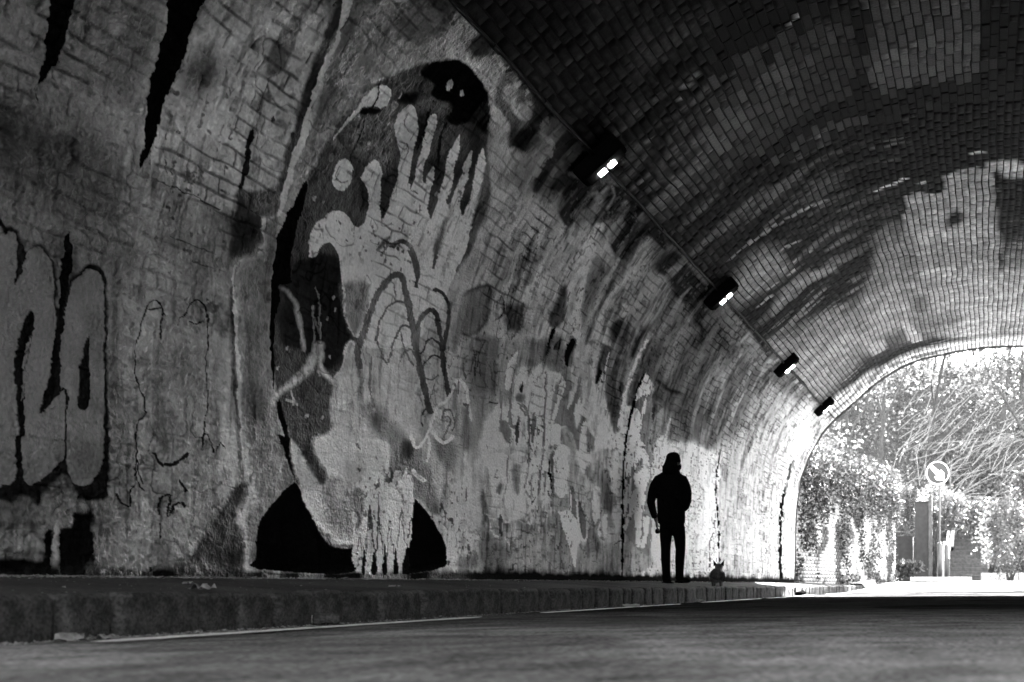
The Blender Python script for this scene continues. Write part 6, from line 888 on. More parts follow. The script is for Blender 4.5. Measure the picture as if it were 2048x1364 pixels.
flake = sstep(fbm(Y2, S2, .075, 141, 3), .485, .525) + .7 * sstep(fbm(Y2, S2, .045, 145, 3), .53, .565)
nearr = 1 - .55 * sstep(Y2, 7, 14)
disp = -.011 * joint + (rb - .5) * .011 * (.35 + .65 * old) + (.009 * lump + .016 * fine + .0065 * flake + .006 * (vnoise(Y2, S2, .016, 57) - .5)) * (1 - .75 * flat) * nearr + .006 * mid
crack = 1 - sstep(np.abs(fbm(Y2, S2, .30, 71, 3) - .5), .0, .014)
crack *= sstep(fbm(Y2, S2, .9, 75, 2), .5, .6) * (1 - flat)
disp -= .008 * crack
disp *= .95 * np.clip(5.6 / np.maximum(Y2, 1), 0, 1) ** 1.8
QL = 6 * np.log(np.maximum(Y2, 1.0))
streak = fbm(QL, S2 * .16, .045, 161, 3)
run = sstep(fbm(QL, S2 * .10, .03, 165, 2), .62, .74) * (1 - .6 * sstep(c0, .45, .65))
tone = c0 * (1 + .6 * (streak - .46) * (1 - .8 * flat) - .45 * run * (1 - flat) + .34 * (fbm(Y2, S2, .16, 81, 3) - .5) + .34 * (rb - .5) * (.4 + .6 * old) - .16 * (flake - .85) * (1 - flat) + .5 * (fbm(Y2, S2, .028, 175, 2) - .5) * (1 - flat) * (1 - sstep(Y2, 7, 12)) + .30 * (fbm(Y2, S2, .6, 85, 2) - .5))
grime = sstep(fbm(QL, S2, .045, 91, 3), .60, .74) * sstep(fbm(Y2, S2, .8, 93, 2), .40, .60) * (1 - flat)
tone = tone * (1 - .5 * grime) * (1 - .75 * joint * (.3 + .7 * old)) * (1 - .75 * crack)
bare = sstep(fbm(Y2, S2, .045, 95, 3), .69, .75) * sstep(fbm(Y2, S2, .6, 96, 2), .42, .6) * (1 - flat) * sstep(c0, .07, .2)
tone = tone * (1 - bare) + bare * (.05 + .05 * rb)
pale = .5 * sstep(Y2, 9.8, 11) * sstep(fbm(Y2, S2, .06, 97, 3), .70, .74) * sstep(S2, 2.6, 3.2) * (1 - sstep(c0, .05, .15))
tone = tone * (1 - pale) + pale * .2
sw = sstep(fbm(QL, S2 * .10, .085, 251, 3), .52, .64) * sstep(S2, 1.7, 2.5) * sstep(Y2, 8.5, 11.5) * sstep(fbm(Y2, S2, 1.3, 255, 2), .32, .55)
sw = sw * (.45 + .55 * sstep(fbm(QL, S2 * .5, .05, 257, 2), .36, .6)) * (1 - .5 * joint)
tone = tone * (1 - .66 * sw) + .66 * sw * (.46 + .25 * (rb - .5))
sd = sstep(fbm(QL, S2 * .10, .07, 261, 3), .56, .68) * sstep(S2, 1.5, 2.3) * sstep(Y2, 8.5, 11.5)
tone = tone * (1 - .6 * sd * (.4 + .6 * sstep(fbm(Y2, S2, .09, 263, 2), .4, .6))) * (1 - .4 * joint * sstep(S2, 1.5, 2.3))
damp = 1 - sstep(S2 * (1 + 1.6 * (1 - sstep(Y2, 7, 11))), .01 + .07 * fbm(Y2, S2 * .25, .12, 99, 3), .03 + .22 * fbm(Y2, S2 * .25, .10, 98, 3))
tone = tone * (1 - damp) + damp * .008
tone = np.clip(tone * (1 + .30 * sstep(c0, .36, .55) * (1 - .7 * sstep(Y2, 17, 22))), .002, .86)  # pale paint lifted, less towards the exit, evening out the light in colour
gx, gz = sec(S2, disp)
nc, nr_ = Y2.shape
idx = np.arange(nc * nr_).reshape(nc, nr_)
fq = np.stack([idx[:-1, :-1], idx[1:, :-1], idx[1:, 1:], idx[:-1, 1:]], -1).reshape(-1, 4)[:, ::-1]
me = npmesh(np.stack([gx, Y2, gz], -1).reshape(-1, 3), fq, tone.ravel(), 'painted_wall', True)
gl_ = .55 * (1 - sstep(Y2, 6.5, 10.5)) * sstep(c0, .02, .08) * (1 - .6 * flat) * sstep(fbm(Y2, S2, .25, 171, 2), .3, .6)
me.attributes.new('Gloss', 'FLOAT', 'POINT').data.foreach_set('value', gl_.astype(np.float32).ravel())
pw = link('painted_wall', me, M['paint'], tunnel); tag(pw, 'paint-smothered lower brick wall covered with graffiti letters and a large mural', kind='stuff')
# --- shell behind the bricks, also the outside of the tunnel
def shell(off, s0, s1, n):
    ss = np.linspace(s0, s1, n); x, z = sec(ss, off); return x, z
x, z = shell(-.016, SC - .1, STOT + .12, 90)
x2, z2 = sec(np.full(1, STOT)); z[-1] = z2[0] - .2
v = np.vstack([np.column_stack([x, np.full(90, YN), z]), np.column_stack([x, np.full(90, YF - .02), z])])
f = np.array([[i, i + 1, i + 91, i + 90] for i in range(89)])

# --- vault bricks
Wg = np.linspace(1/YF - .0005, 1/4.0, 700); Sg = np.arange(SC, STOT, .0235)
tn = paint(Wg, Sg, np.full((len(Wg), len(Sg)), .05))
def tone_at(y, s):
    wv = 1 / np.maximum(y, 3.0); i = np.clip(np.searchsorted(Wg, wv), 0, len(Wg)-1); j = np.clip(((s - SC) / .0235).astype(int), 0, len(Sg)-1)
    t = tn[i, j]; t = np.where(t < .3, t * (.12 + 1.6 * sstep(t, .016, .064)), t)
    t = t + .10 * sstep(fbm(y, s * .10, .10, 153, 2), .70, .78) * sstep(fbm(y, s, 1.6, 155, 2), .45, .6) * sstep(y, 12, 15)  # pale arcs painted in as glints along the vault
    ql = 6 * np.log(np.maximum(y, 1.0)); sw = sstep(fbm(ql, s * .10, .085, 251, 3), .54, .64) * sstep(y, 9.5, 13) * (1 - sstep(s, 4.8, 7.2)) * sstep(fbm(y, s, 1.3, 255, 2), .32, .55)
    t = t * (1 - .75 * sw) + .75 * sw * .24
    return t * (1 + 1.6 * (fbm(y, s * .16, .30, 151, 3) - .5) * (1 - .6 * sstep(t, .04, .08)))  # bands along the arch: soot mixed with painted sheen
ys = np.concatenate([np.linspace(YN, 6, 12, endpoint=False), np.linspace(6, YF - .02, 260)]); ss = np.linspace(SC - .1, STOT + .12, 150); Ym, Sm = np.meshgrid(ys, ss, indexing='ij')
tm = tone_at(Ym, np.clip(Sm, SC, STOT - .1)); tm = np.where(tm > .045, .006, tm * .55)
xm, zm = sec(np.minimum(Sm, STOT), -.011); zm = zm - np.maximum(Sm - STOT, 0) * 2
ixm = np.arange(Ym.size).reshape(Ym.shape); fm = np.stack([ixm[:-1, :-1], ixm[1:, :-1], ixm[1:, 1:], ixm[:-1, 1:]], -1).reshape(-1, 4)[:, ::-1]
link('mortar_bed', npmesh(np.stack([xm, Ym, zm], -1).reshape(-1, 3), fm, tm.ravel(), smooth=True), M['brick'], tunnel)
bricks = []
nrow = int((STOT - SC) / CP)
for r in range(nrow):
    s0 = SC + .03 + r * CP
    if s0 + CP > STOT + .05: break
    y = YN + ((r % 2) * .5 + .13 * math.sin(r * 1.7)) * BL
    while y < YF - .05:
        L = BL if rnd.random() < .72 else BL * .5
        if y + L > YF - .01: L = YF - .01 - y
        if y >= YN and L > .06: bricks.append((s0, y, L, r))
        y += L
B = np.array(bricks); nb = len(B)
JS, JY = .0085, .0085
pro = npr.uniform(-.005, .006, nb) + np.where(npr.rand(nb) < .04, -.004, 0)
til = npr.uniform(-.004, .004, (nb, 2))
bs0, by0, bL = B[:, 0], B[:, 1], B[:, 2]
wobs = npr.uniform(-.003, .003, nb)
# pick the bricks that show largest in the picture as single objects
bx, bz = sec(bs0 + CP / 2); yy = by0 + bL / 2
px = 1972 + 2400 * bx / np.maximum(yy, .1); py = 1168 - 2400 * (bz - EYE) / np.maximum(yy, .1)
inside = (px > 1420) & (px < 2040) & (py > 6) & (py < 330) & (yy > 3)
size = np.where(inside & (bL > .2), 1 / yy, 0)
single = np.zeros(nb, bool); single[np.argsort(-size)[:300]] = True
brnd = npr.rand(nb)
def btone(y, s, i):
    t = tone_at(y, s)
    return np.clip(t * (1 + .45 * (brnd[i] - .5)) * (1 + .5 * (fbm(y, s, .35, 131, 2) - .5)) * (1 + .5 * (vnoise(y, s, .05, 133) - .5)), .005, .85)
def brickset(sel, nsub):
    i = np.nonzero(sel)[0]; n = len(i)
    ts = np.linspace(0, 1, nsub + 1)
    V = []; C = []
    bev = .006
    for lvl in (0, 1):            # 0 = bedded edge, 1 = face
        for side in (0, 1):
            for t in ts:
                e = bev if lvl else 0
                y = by0[i] + JY/2 + e + t * (bL[i] - JY - 2*e)
                s = bs0[i] + wobs[i] + (JS/2 + e if side == 0 else CP - JS/2 - e)
                off = (pro[i] + til[i, 0] * (t - .5) + til[i, 1] * (side - .5)) if lvl else np.full(n, -.03)
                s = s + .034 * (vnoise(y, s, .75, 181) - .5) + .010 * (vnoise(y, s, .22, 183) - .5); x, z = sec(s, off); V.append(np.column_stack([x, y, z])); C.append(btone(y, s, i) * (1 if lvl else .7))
    V = np.stack(V, 1); C = np.stack(C, 1); k = nsub + 1; per = 4 * k
    F = []
    a0, a1, b0, b1 = 0, k, 2 * k, 3 * k      # lvl0side0, lvl0side1, lvl1side0, lvl1side1
    for t in range(nsub):
        F += [(b0+t, b1+t, b1+t+1, b0+t+1), (a0+t, b0+t, b0+t+1, a0+t+1), (b1+t, a1+t, a1+t+1, b1+t+1)]
    F += [(a0, a1, b1, b0), (a0+nsub, b0+nsub, b1+nsub, a1+nsub)]
    F = (np.array(F)[None] + (np.arange(n) * per)[:, None, None]).reshape(-1, 4)
    return npmesh(V.reshape(-1, 3), F, C.ravel())
seen = (px > 850) & (px < 2400) & (py > -700) & (yy > 4)
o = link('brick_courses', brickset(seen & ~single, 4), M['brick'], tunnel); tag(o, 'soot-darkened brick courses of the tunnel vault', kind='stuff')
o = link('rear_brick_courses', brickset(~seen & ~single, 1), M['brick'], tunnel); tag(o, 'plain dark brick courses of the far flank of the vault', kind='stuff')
# single bricks share two box meshes
def unit_brick(Lb):
    h = CP - JS; l = Lb - JY; b = .006
    v = []
    for dz, e in ((-.03, 0), (0, b)):
        for a, c in ((-1, -1), (1, -1), (1, 1), (-1, 1)): v.append((a * (h/2 - e), c * (l/2 - e), dz))
    m_ = mesh(v, [(4,5,6,7),(0,1,5,4),(1,2,6,5),(2,3,7,6),(3,0,4,7),(3,2,1,0)]); m_.materials.append(M['brickobj']); return m_
um = {}
for i in np.nonzero(single)[0]:
    Lb = round(float(bL[i]), 2)
    if Lb not in um: um[Lb] = unit_brick(Lb)
    s = bs0[i] + CP / 2; s = s + .034 * (float(vnoise(yy[i], s, .75, 181)) - .5) + .010 * (float(vnoise(yy[i], s, .22, 183)) - .5); x, z = sec(s, pro[i]); n = Vector((float(np.interp(s, SARC, NRM[:, 0])), 0, float(np.interp(s, SARC, NRM[:, 1]))))
    o = link('brick', um[Lb], None, tunnel)
    yv = Vector((0, 1, 0)); xv = yv.cross(n)
    mm = Matrix((xv, yv, n)).transposed().to_4x4(); mm.translation = Vector((float(x), float(yy[i]), float(z)))
    o.matrix_local = mm @ Matrix.Rotation(float(til[i, 0]) * 2, 4, 'Y') @ Matrix.Rotation(float(til[i, 1]) * 2, 4, 'X')
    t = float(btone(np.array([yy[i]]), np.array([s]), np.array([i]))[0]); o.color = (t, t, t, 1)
# --- portal walls, seen from outside only
def headwall(y0, y1, name):
    ss = np.linspace(0, STOT, 60); x, z = sec(ss, -.05); v = []; f = []
    z[0] = z[-1] = -.3
    for yv in (y0, y1):
        v += [(a, yv, b) for a, b in zip(x, z)] + [(max(-12, min(12, a * 2.4)), yv, max(b, -.3) if 0 < k < 59 and b < 3 else 7.2) if 0 < k < 59 else (a * 2.4, yv, -.3) for k, (a, b) in enumerate(zip(x, z))]
    n = len(ss)
    for q in (0, 1):
        for i in range(n - 1):
            a = q * 2 * n + i; fc = (a, a + 1, a + 1 + n, a + n); f.append(fc if q else fc[::-1])
    for i in range(n - 1): f.append((n + i, n + i + 1, 3*n + i + 1, 3*n + i))
    link(name, mesh(v, f), M['brickdark'], tunnel)
headwall(YF, YF + .5, 'portal_wall'); headwall(YN - .5, YN, 'portal_wall')
# --- conduit along the vault with couplings
x, z = sec(SC + .012, .022)
cd = tag(empty('cable_conduit', (0, 0, 0)), 'thin dark cable conduit running along the vault past the wall lamps', 'conduit')
pts = []
for k in range(60):
    y = YN + .2 + k * (YF - YN - .4) / 59; xx, zz = sec(SC + .012 + .008 * math.sin(k * 1.9), .024 + .005 * math.sin(k * 2.7)); pts.append((float(xx), y, float(zz)))
MB().tube(pts, .014, 8).build('pipe', M['pipe'], cd, smooth=True)
for k in range(22):
    y = 4.0 + k * 1.1 + rnd.uniform(-.2, .2); p = Vector(pts[min(int((y - YN) / (YF - YN) * 59), 59)]); xx, zz = sec(SC + .012, .024)
    MB().tube([(float(xx), y, float(zz)), (float(xx), y + .12, float(zz))], .022, 8).build('coupling', M['pipe'], cd)
# ------------------------------------------------------------ ground, road, pavement
XK, XR = -3.40, 5.03                     # left and right kerb faces
def roadz(x, y):
    u = np.clip((x - XK) / (XR - XK), 0, 1); cam_ = .035 * (1 - (2 * u - 1) ** 2)
    up = np.clip((y - 29.0) / 12.0, 0, 1); return cam_ + .27 * up * up * (3 - 2 * up)
xs = np.linspace(XK - .02, XR + .02, 60); ys = np.concatenate([np.linspace(-8.6, .5, 20, endpoint=False), np.linspace(.5, 12, 130, endpoint=False), np.linspace(12, YF + .8, 50)])
X2, Y3 = np.meshgrid(xs, ys, indexing='ij'); Z3 = roadz(X2, Y3) + .006 * (vnoise(X2, Y3, .8, 201) - .5) + .004 * (vnoise(X2, Y3, .15, 202) - .5) * (Y3 > .5)
alb = .20 + 0 * X2
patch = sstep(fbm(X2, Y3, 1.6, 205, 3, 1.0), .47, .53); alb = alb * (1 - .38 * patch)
alb = alb * (1 - .9 * sstep(Y3, 3.0, 10.0))  # albedo drops inwards, painting the loss of entrance light into the asphalt
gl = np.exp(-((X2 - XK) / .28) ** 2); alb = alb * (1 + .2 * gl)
def gridmesh(X, Y, Z, c=None):
    a, b = X.shape; ix = np.arange(a * b).reshape(a, b)
    f = np.stack([ix[:-1, :-1], ix[1:, :-1], ix[1:, 1:], ix[:-1, 1:]], -1).reshape(-1, 4)
    return npmesh(np.stack([X, Y, Z], -1).reshape(-1, 3), f, None if c is None else c.ravel(), smooth=True)
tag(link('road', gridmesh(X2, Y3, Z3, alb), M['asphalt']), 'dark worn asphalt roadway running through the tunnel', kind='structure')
KT = EYE - .038                          # top of the kerb
WB = EYE + .045                          # foot of the wall
def paveslab(name, x0, z0, x1, z1, m, y0=-8.6, y1=YF + .8, label=''):
    xs = np.linspace(x0, x1, 10); ys = np.linspace(y0, y1, 260); X, Y = np.meshgrid(xs, ys, indexing='ij')
    Z = z0 + (z1 - z0) * (X - x0) / (x1 - x0) + .008 * (vnoise(X, Y, .5, 211) - .5) - .004
    if x1 < x0: X = X[::-1]; Y = Y[::-1]; Z = Z[::-1]
    return tag(link(name, gridmesh(X, Y, Z), m), label, kind='structure')
pav = paveslab('pavement', -4.60, WB + .003, XK - .13, KT + .004, M['pave'], y1=33.2, label='dark raised pavement between the kerb and the graffiti wall')
pav2 = paveslab('pavement', XR + .13, KT, 6.25, WB, M['pave'], label='raised pavement along the far side of the tunnel road')
# kerb stones, each one a piece
def kerb_stone(L, hgt, wd, seed):
    r = random.Random(seed); bm = bmesh.new(); bmesh.ops.create_cube(bm, size=1)
    for p in bm.verts: p.co = Vector((p.co.x * wd, p.co.y * L, p.co.z * hgt))
    bmesh.ops.bevel(bm, geom=[e for e in bm.edges], offset=.030, segments=3, profile=.5, affect='EDGES')
    bmesh.ops.subdivide_edges(bm, edges=[e for e in bm.edges if e.calc_length() > .06], cuts=4, use_grid_fill=True)
    for p in bm.verts: p.co += Vector((r.uniform(-.005, .005), r.uniform(-.003, .003), r.uniform(-.003, .003)))
    m_ = bpy.data.meshes.new('kerb_stone'); bm.to_mesh(m_); bm.free(); m_.materials.append(M['kerb']); m_.polygons.foreach_set('use_smooth', [True] * len(m_.polygons)); return m_
kl = [.27, .36, .44, .52]; km = {l: [kerb_stone(l - .034, .34, .16, int(l * 100) + q) for q in range(3)] for l in kl}
y = 1.5
while y < 33.2:
    l = rnd.choice(kl); o = link('kerb_stone', rnd.choice(km[l]), None, pav); o.location = (XK - .08 + rnd.uniform(-.010, .006), y + l / 2, KT - .17 + rnd.uniform(-.006, .008)); o.rotation_euler = (rnd.uniform(-.01, .01), rnd.uniform(-.02, .02), rnd.uniform(-.015, .015)); y += l
link('kerb_run', MB().box(XK - .15, XK - .01, -8.6, 1.49, -.2, KT).mesh(), M['kerb'], pav)
link('kerb_run', MB().box(XR, XR + .15, -8.6, YF + .8, -.2, KT).mesh(), M['kerb'], pav2)
# road-edge line, in worn dashes
def zroad(x, y): return float(roadz(np.array(x), np.array(y)))
dash = []
for a, b in (((190,1298),(960,1245)), ((1085,1232.5),(1360,1217)), ((1405,1214),(1520,1207)), ((1535,1205.5),(1625,1198)), ((1655,1196),(1700,1191))):
    xl = XK + .35
    dash.append((2400 * (-xl) / (1972 - a[0]), 2400 * (-xl) / (1972 - b[0])))
ln = tag(empty('edge_line', (XK + .35, 0, 0)), 'worn white broken edge line painted beside the kerb', 'road marking')
for y0, y1 in dash:
    n = 40; v = []; f = []
    for k in range(n):
        yv = y0 + (y1 - y0) * k / (n - 1); wv = .056 + .012 * math.sin(k * 2.3) + rnd.uniform(-.006, .006); wv *= min(1, .35 + k / 3, .35 + (n - 1 - k) / 3)
        for sg in (-1, 1): v.append((sg * wv, yv, zroad(XK + .35, yv) + .009))
    for k in range(n - 1): f.append((2*k, 2*k+1, 2*k+3, 2*k+2))
    link('dash', mesh(v, f), M['line'], ln)
# ground outside both ends
def gz(x, y):
    base = roadz(np.clip(x, XK, XR), y)
    bank = np.clip((y - 47.5 - .12 * x) / 1.0, 0, None) * .62
    bank = np.minimum(bank, 13 + 0 * x)
    left = np.clip((-x - 5.4) / 1.0, 0, 6) * .55 * sstep(y, 28.6, 31)
    right = np.clip((x - 9.5) / 1.0, 0, 6) * .5 * sstep(y, 28.6, 34)
    return np.maximum(np.maximum(bank, left), right) + base
xs = np.linspace(-70, 70, 141); ys = np.concatenate([np.linspace(YF + .3, 60, 70), np.linspace(61, 160, 40)])
X, Y = np.meshgrid(xs, ys, indexing='ij'); Z = gz(X, Y) - .03 + .25 * (fbm(X, Y, 3, 221, 2) - .5) * (Y > 48)
tag(link('ground', gridmesh(X, Y, Z), M['earth']), 'earth bank rising behind the road beyond the tunnel', kind='structure')
tag(link('far_ground', mesh([(-900, -900, -.6), (900, -900, -.6), (900, 1500, -.6), (-900, 1500, -.6)], [(0, 1, 2, 3)]), M['earth']), 'open ground to the horizon', kind='structure')
xs = np.linspace(-45, 45, 61); ys = np.linspace(-44, -6.5, 40); X, Y = np.meshgrid(xs, ys, indexing='ij'); Z = np.clip((-8.5 - Y) * .95, -.05, 11) + .5 * (fbm(X, Y, 2.5, 225, 3) - .5) * (Y < -9)  # unseen bank, added to keep low sky light off the left wall
tag(link('light_block_bank', gridmesh(X, Y, Z), M['earth']), 'unseen earth bank added behind the near end of the tunnel to block low sky light', kind='structure')
xs = np.linspace(-4.3, 16, 50); ys = np.linspace(YF + .78, 44.5, 50); X, Y = np.meshgrid(xs, ys, indexing='ij')
tag(link('outer_road', gridmesh(X, Y, roadz(X, Y) + .012), M['roadout']), 'sunlit road outside the far end of the tunnel', kind='structure')
# ------------------------------------------------------------ wall lamps
def wall_lamp(y, label):
    s0 = SC + .02; x, z = sec(s0); n = Vector((float(np.interp(s0, SARC, NRM[:, 0])), 0, float(np.interp(s0, SARC, NRM[:, 1]))))
    root = empty('bulkhead_lamp', (float(x), y, float(z))); yv = Vector((0, 1, 0)); xv = yv.cross(n)   # xv: up the arc
    root.matrix_world = Matrix.Translation((float(x), y, float(z))) @ Matrix((xv, yv, n)).transposed().to_4x4()
    if root.matrix_world.to_3x3().determinant() < 0: pass
    tag(root, label, 'lamp', 'bulkhead lamps along the conduit')
    MB().box(-.25, .25, -.13, .10, -.05, .125, .03).build('housing', M['black'], root, smooth=True)
    ff = MB().box(-.21, .21, -.10, .08, .12, .138, .006).build('front_frame', M['black'], root)
    for c in (-.06, .055):
        MB().box(c - .04, c + .04, -.02, .05, .130, .152, .008).build('lit_window', M['glow'], ff)
    for q in (-.27, .27): MB().tube([(q * .8, -.02, -.06), (q * .8, -.02, .0)], .035, 8).build('fixing', M['black'], root)
    MB().box(-.21, -.02, -.136, -.128, .0, .10).build('cover_plate', M['black'], root)
    return root
for y, lb in ((10.84, 'nearest and largest black wall lamp on the vault, with two lit windows'), (15.80, 'second wall lamp along the conduit, lit, above the standing person'),
              (20.96, 'third lit wall lamp along the conduit, small and dark'), (25.85, 'farthest wall lamp, beside the bright tunnel mouth')):
    wall_lamp(y, lb)
# ------------------------------------------------------------ person, seen from behind
def remesh(mb, vox, name):
    me = mb.mesh(name + '_raw'); o = bpy.data.objects.new('tmp', me); col.objects.link(o)
    md = o.modifiers.new('r', 'REMESH'); md.mode = 'VOXEL'; md.voxel_size = vox; md.use_smooth_shade = True
    sm = o.modifiers.new('s', 'SMOOTH'); sm.iterations = 4; sm.factor = .5
    dg = bpy.context.evaluated_depsgraph_get(); out = bpy.data.meshes.new_from_object(o.evaluated_get(dg)); bpy.data.objects.remove(o); bpy.data.meshes.remove(me)
    out.polygons.foreach_set('use_smooth', [True] * len(out.polygons)); out.name = name; return out
K_ = .001536
def U(x, y, d=0): return ((x - 340) * K_, d, (1235 - y) * K_)
def pavez(x): return KT + (WB - KT) * (x - (XK - .13)) / (-4.60 - (XK - .13))
PX, PY = -4.07, 15.58
per = tag(empty('person', (PX, PY, pavez(PX) + .004)), 'person in dark hat, hooded jacket and slim trousers, seen from behind, standing on the pavement', 'person')
b = MB()
# head with face turned slightly right (away from the camera), ears and nose
hc = U(345, 205, .01)
def ell(mb, c, r, n=14, m=9):
    pts = [(c[0], c[1], c[2] + r[2] * math.sin(-math.pi/2 + math.pi * (k + .5) / m)) for k in range(m)]
    mb.tube(pts, [(r[0] * math.cos(-math.pi/2 + math.pi * (k + .5) / m), r[1] * math.cos(-math.pi/2 + math.pi * (k + .5) / m)) for k in range(m)], n, up=(1, 0, 0))
ell(b, hc, (.074, .096, .118)); ell(b, (hc[0] + .045, hc[1] + .055, hc[2] - .055), (.05, .055, .05))
ell(b, (hc[0] + .055, hc[1] + .095, hc[2] - .012), (.016, .022, .026)); ell(b, (hc[0] + .05, hc[1] + .085, hc[2] - .052), (.024, .015, .012))
for sx in (-1, 1): ell(b, (hc[0] + sx * .076, hc[1] - .002, hc[2] - .005), (.012, .022, .032))
for sx in (-.03, .03): ell(b, (hc[0] + .03 + sx, hc[1] + .085, hc[2] + .012), (.014, .012, .009))
b.tube([U(345, 250), U(343, 300), U(340, 330)], [.058, .06, .075], 12)
b.tube([U(337, 318), U(335, 360), U(330, 480), U(330, 600), U(332, 700), U(336, 770)], [(.10, .075), (.145, .095), (.145, .10), (.135, .095), (.135, .10), (.11, .09)], 16, up=(1, 0, 0))
LA = [U(215, 345), U(180, 440), U(160, 560, .01), U(178, 640, .05), U(192, 705, .07)]
RA = [U(428, 345), U(455, 440), U(468, 540, -.01), U(450, 590, .05), U(425, 610, .11)]
for pth in (LA, RA): b.tube(pth, [.040, .040, .036, .033, .026], 10)
def hand(mb, w, d, side):
    w = Vector(w); d = Vector(d).normalized(); sd = Vector((0, 1, 0)); nn = d.cross(sd).normalized()
    mb.tube([w, w + d * .04, w + d * .085], [(.026, .016), (.040, .017), (.038, .014)], 10, up=sd)
    for k, ln_ in enumerate((.066, .074, .070, .055)):
        a = w + d * .082 + sd * (.030 - k * .020); mb.tube([a, a + d * ln_ * .45 + nn * side * .008, a + d * ln_ * .75 + nn * side * .030, a + d * ln_ * .80 + nn * side * .046], [.0095, .009, .0085, .006], 7)
    a = w + d * .025 + sd * .034; mb.tube([a, a + d * .03 + sd * .022, a + d * .058 + sd * .026 + nn * side * .018], [.012, .011, .008], 7)
hand(b, LA[-1], (.10, .05, -1), 1); hand(b, RA[-1], (-.6, .4, -.6), -1)
LL = [U(288, 760), U(284, 850), U(280, 940, .015), U(284, 1040, -.01), U(292, 1160, -.02), U(293, 1205, -.015)]
RL = [U(388, 760), U(398, 850, .02), U(403, 950, .03), U(396, 1050, .03), U(393, 1150, .04), U(394, 1195, .045)]
for pth in (LL, RL): b.tube(pth, [.062, .052, .042, .040, .032, .036], 12)
for a, yw in ((LL, -.10), (RL, .22)):
    c = Vector(a[-1]); b.tube([c + Vector((0, -.05, -.012)), c + Vector((yw * .03, .04, -.014)), c + Vector((yw * .2, .13, -.022)), c + Vector((yw * .3, .19, -.026))], [.034, .036, .036, .022], 10, flat=.75)
link('body', remesh(b, .009, 'body'), M['skin'], per)
# clothing
j = MB()
j.tube([U(340, 262), U(336, 300), U(333, 322), U(332, 360), U(331, 430), U(328, 530), U(328, 610), U(331, 680), U(332, 728)], [(.085, .08), (.115, .10), (.170, .112), (.198, .125), (.196, .14), (.182, .135), (.178, .135), (.178, .14), (.172, .138)], 22, up=(1, 0, 0))
j.tube([U(262, 330), U(222, 352), U(190, 410), U(168, 480), U(156, 550, .005), U(166, 610, .03), U(182, 680, .06)], [.04, .060, .064, .060, .054, .048, .040], 14)
j.tube([U(392, 330), U(425, 352), U(448, 410), U(462, 470), U(464, 535, -.01), U(445, 578, .04), U(420, 600, .10)], [.04, .060, .066, .064, .058, .052, .044], 14)
for k in range(7):   # folds
    a = U(190 + k * 40, 420 + (k * 53) % 170, -.135); j.tube([a, (a[0] + .05, a[1] + .015, a[2] - .035)], [.018, .010], 6)
link('jacket', remesh(j, .010, 'jacket'), M['cloth'], per)
h = MB()
h.tube([U(338, 196, -.035), U(334, 228, -.05), U(334, 252, -.055), U(336, 285, -.045), U(338, 305, -.03)], [(.074, .07), (.082, .075), (.106, .085), (.118, .09), (.10, .08)], 16, up=(1, 0, 0))
h.tube([U(265, 240, -.01), U(268, 262, 0), U(285, 280, .01)], [.02, .026, .02], 8); h.tube([U(398, 232, .02), U(397, 258, .02), U(385, 278, .02)], [.018, .026, .02], 8)
link('hood', remesh(h, .009, 'hood'), M['cloth'], per)
t = MB()
t.tube([U(333, 660), U(334, 720), U(336, 772)], [(.15, .12), (.165, .13), (.145, .12)], 18, up=(1, 0, 0))
for pth in (LL, RL): t.tube(pth[:-1] + [tuple(Vector(pth[-1]) + Vector((0, 0, .01)))], [.088, .077, .063, .060, .052, .054], 14)
for pth in (LL, RL):
    for k in range(4): c = Vector(pth[-2]) + Vector((rnd.uniform(-.01, .01), -.01, .0 + k * .035)); t.tube([c + Vector((-.045, 0, .008)), c + Vector((.045, 0, -.006))], [.02, .02], 6)
link('trousers', remesh(t, .009, 'trousers'), M['cloth2'], per)
ht = MB(); ht.tube([(hc[0], hc[1] - .005, hc[2] - .005), (hc[0], hc[1] - .005, hc[2] + .03), (hc[0] - .002, hc[1] - .008, hc[2] + .075), (hc[0] - .004, hc[1] - .012, hc[2] + .108), (hc[0] - .006, hc[1] - .014, hc[2] + .122)], [(.089, .107), (.091, .110), (.085, .104), (.062, .082), (.022, .034)], 20, up=(1, 0, 0))
ht.tube([(hc[0], hc[1] - .005, hc[2] - .012), (hc[0], hc[1] - .005, hc[2] + .028)], [(.094, .112), (.095, .113)], 20, up=(1, 0, 0))
link('knit_hat', remesh(ht, .008, 'knit_hat'), M['hat'], per)
for a, yw in ((LL, -.10), (RL, .22)):
    c = Vector(a[-1]); sh = MB()
    sh.tube([c + Vector((0, -.065, -.02)), c + Vector((0, 0, -.012)), c + Vector((yw * .1, .07, -.018)), c + Vector((yw * .25, .15, -.024)), c + Vector((yw * .33, .205, -.03))], [(.040, .03), (.046, .046), (.042, .048), (.034, .046), (.02, .028)], 14, up=(0, 0, 1))
    sh.tube([c + Vector((0, -.02, .0)), c + Vector((0, -.015, .07))], [.05, .053], 12)
    sh.box(c.x - .045, c.x + .045 + max(yw, 0) * .1, c.y - .10, c.y + .20, c.z - .052, c.z - .03)
    link('shoe', remesh(sh, .008, 'shoe'), M['cloth2'], per)
hb = Vector(LA[-1]) + Vector((.012, .01, -.115))
bag = MB(); bag.tube([hb + Vector((0, 0, .02)), hb, hb + Vector((0, 0, -.03)), hb + Vector((0, 0, -.05))], [.012, .03, .036, .018], 10)
tag(bag.build('dark_bag', M['cloth'], None, (PX, PY, pavez(PX) + .004), True), 'small dark bundle hanging from the left hand of the person', 'bag')
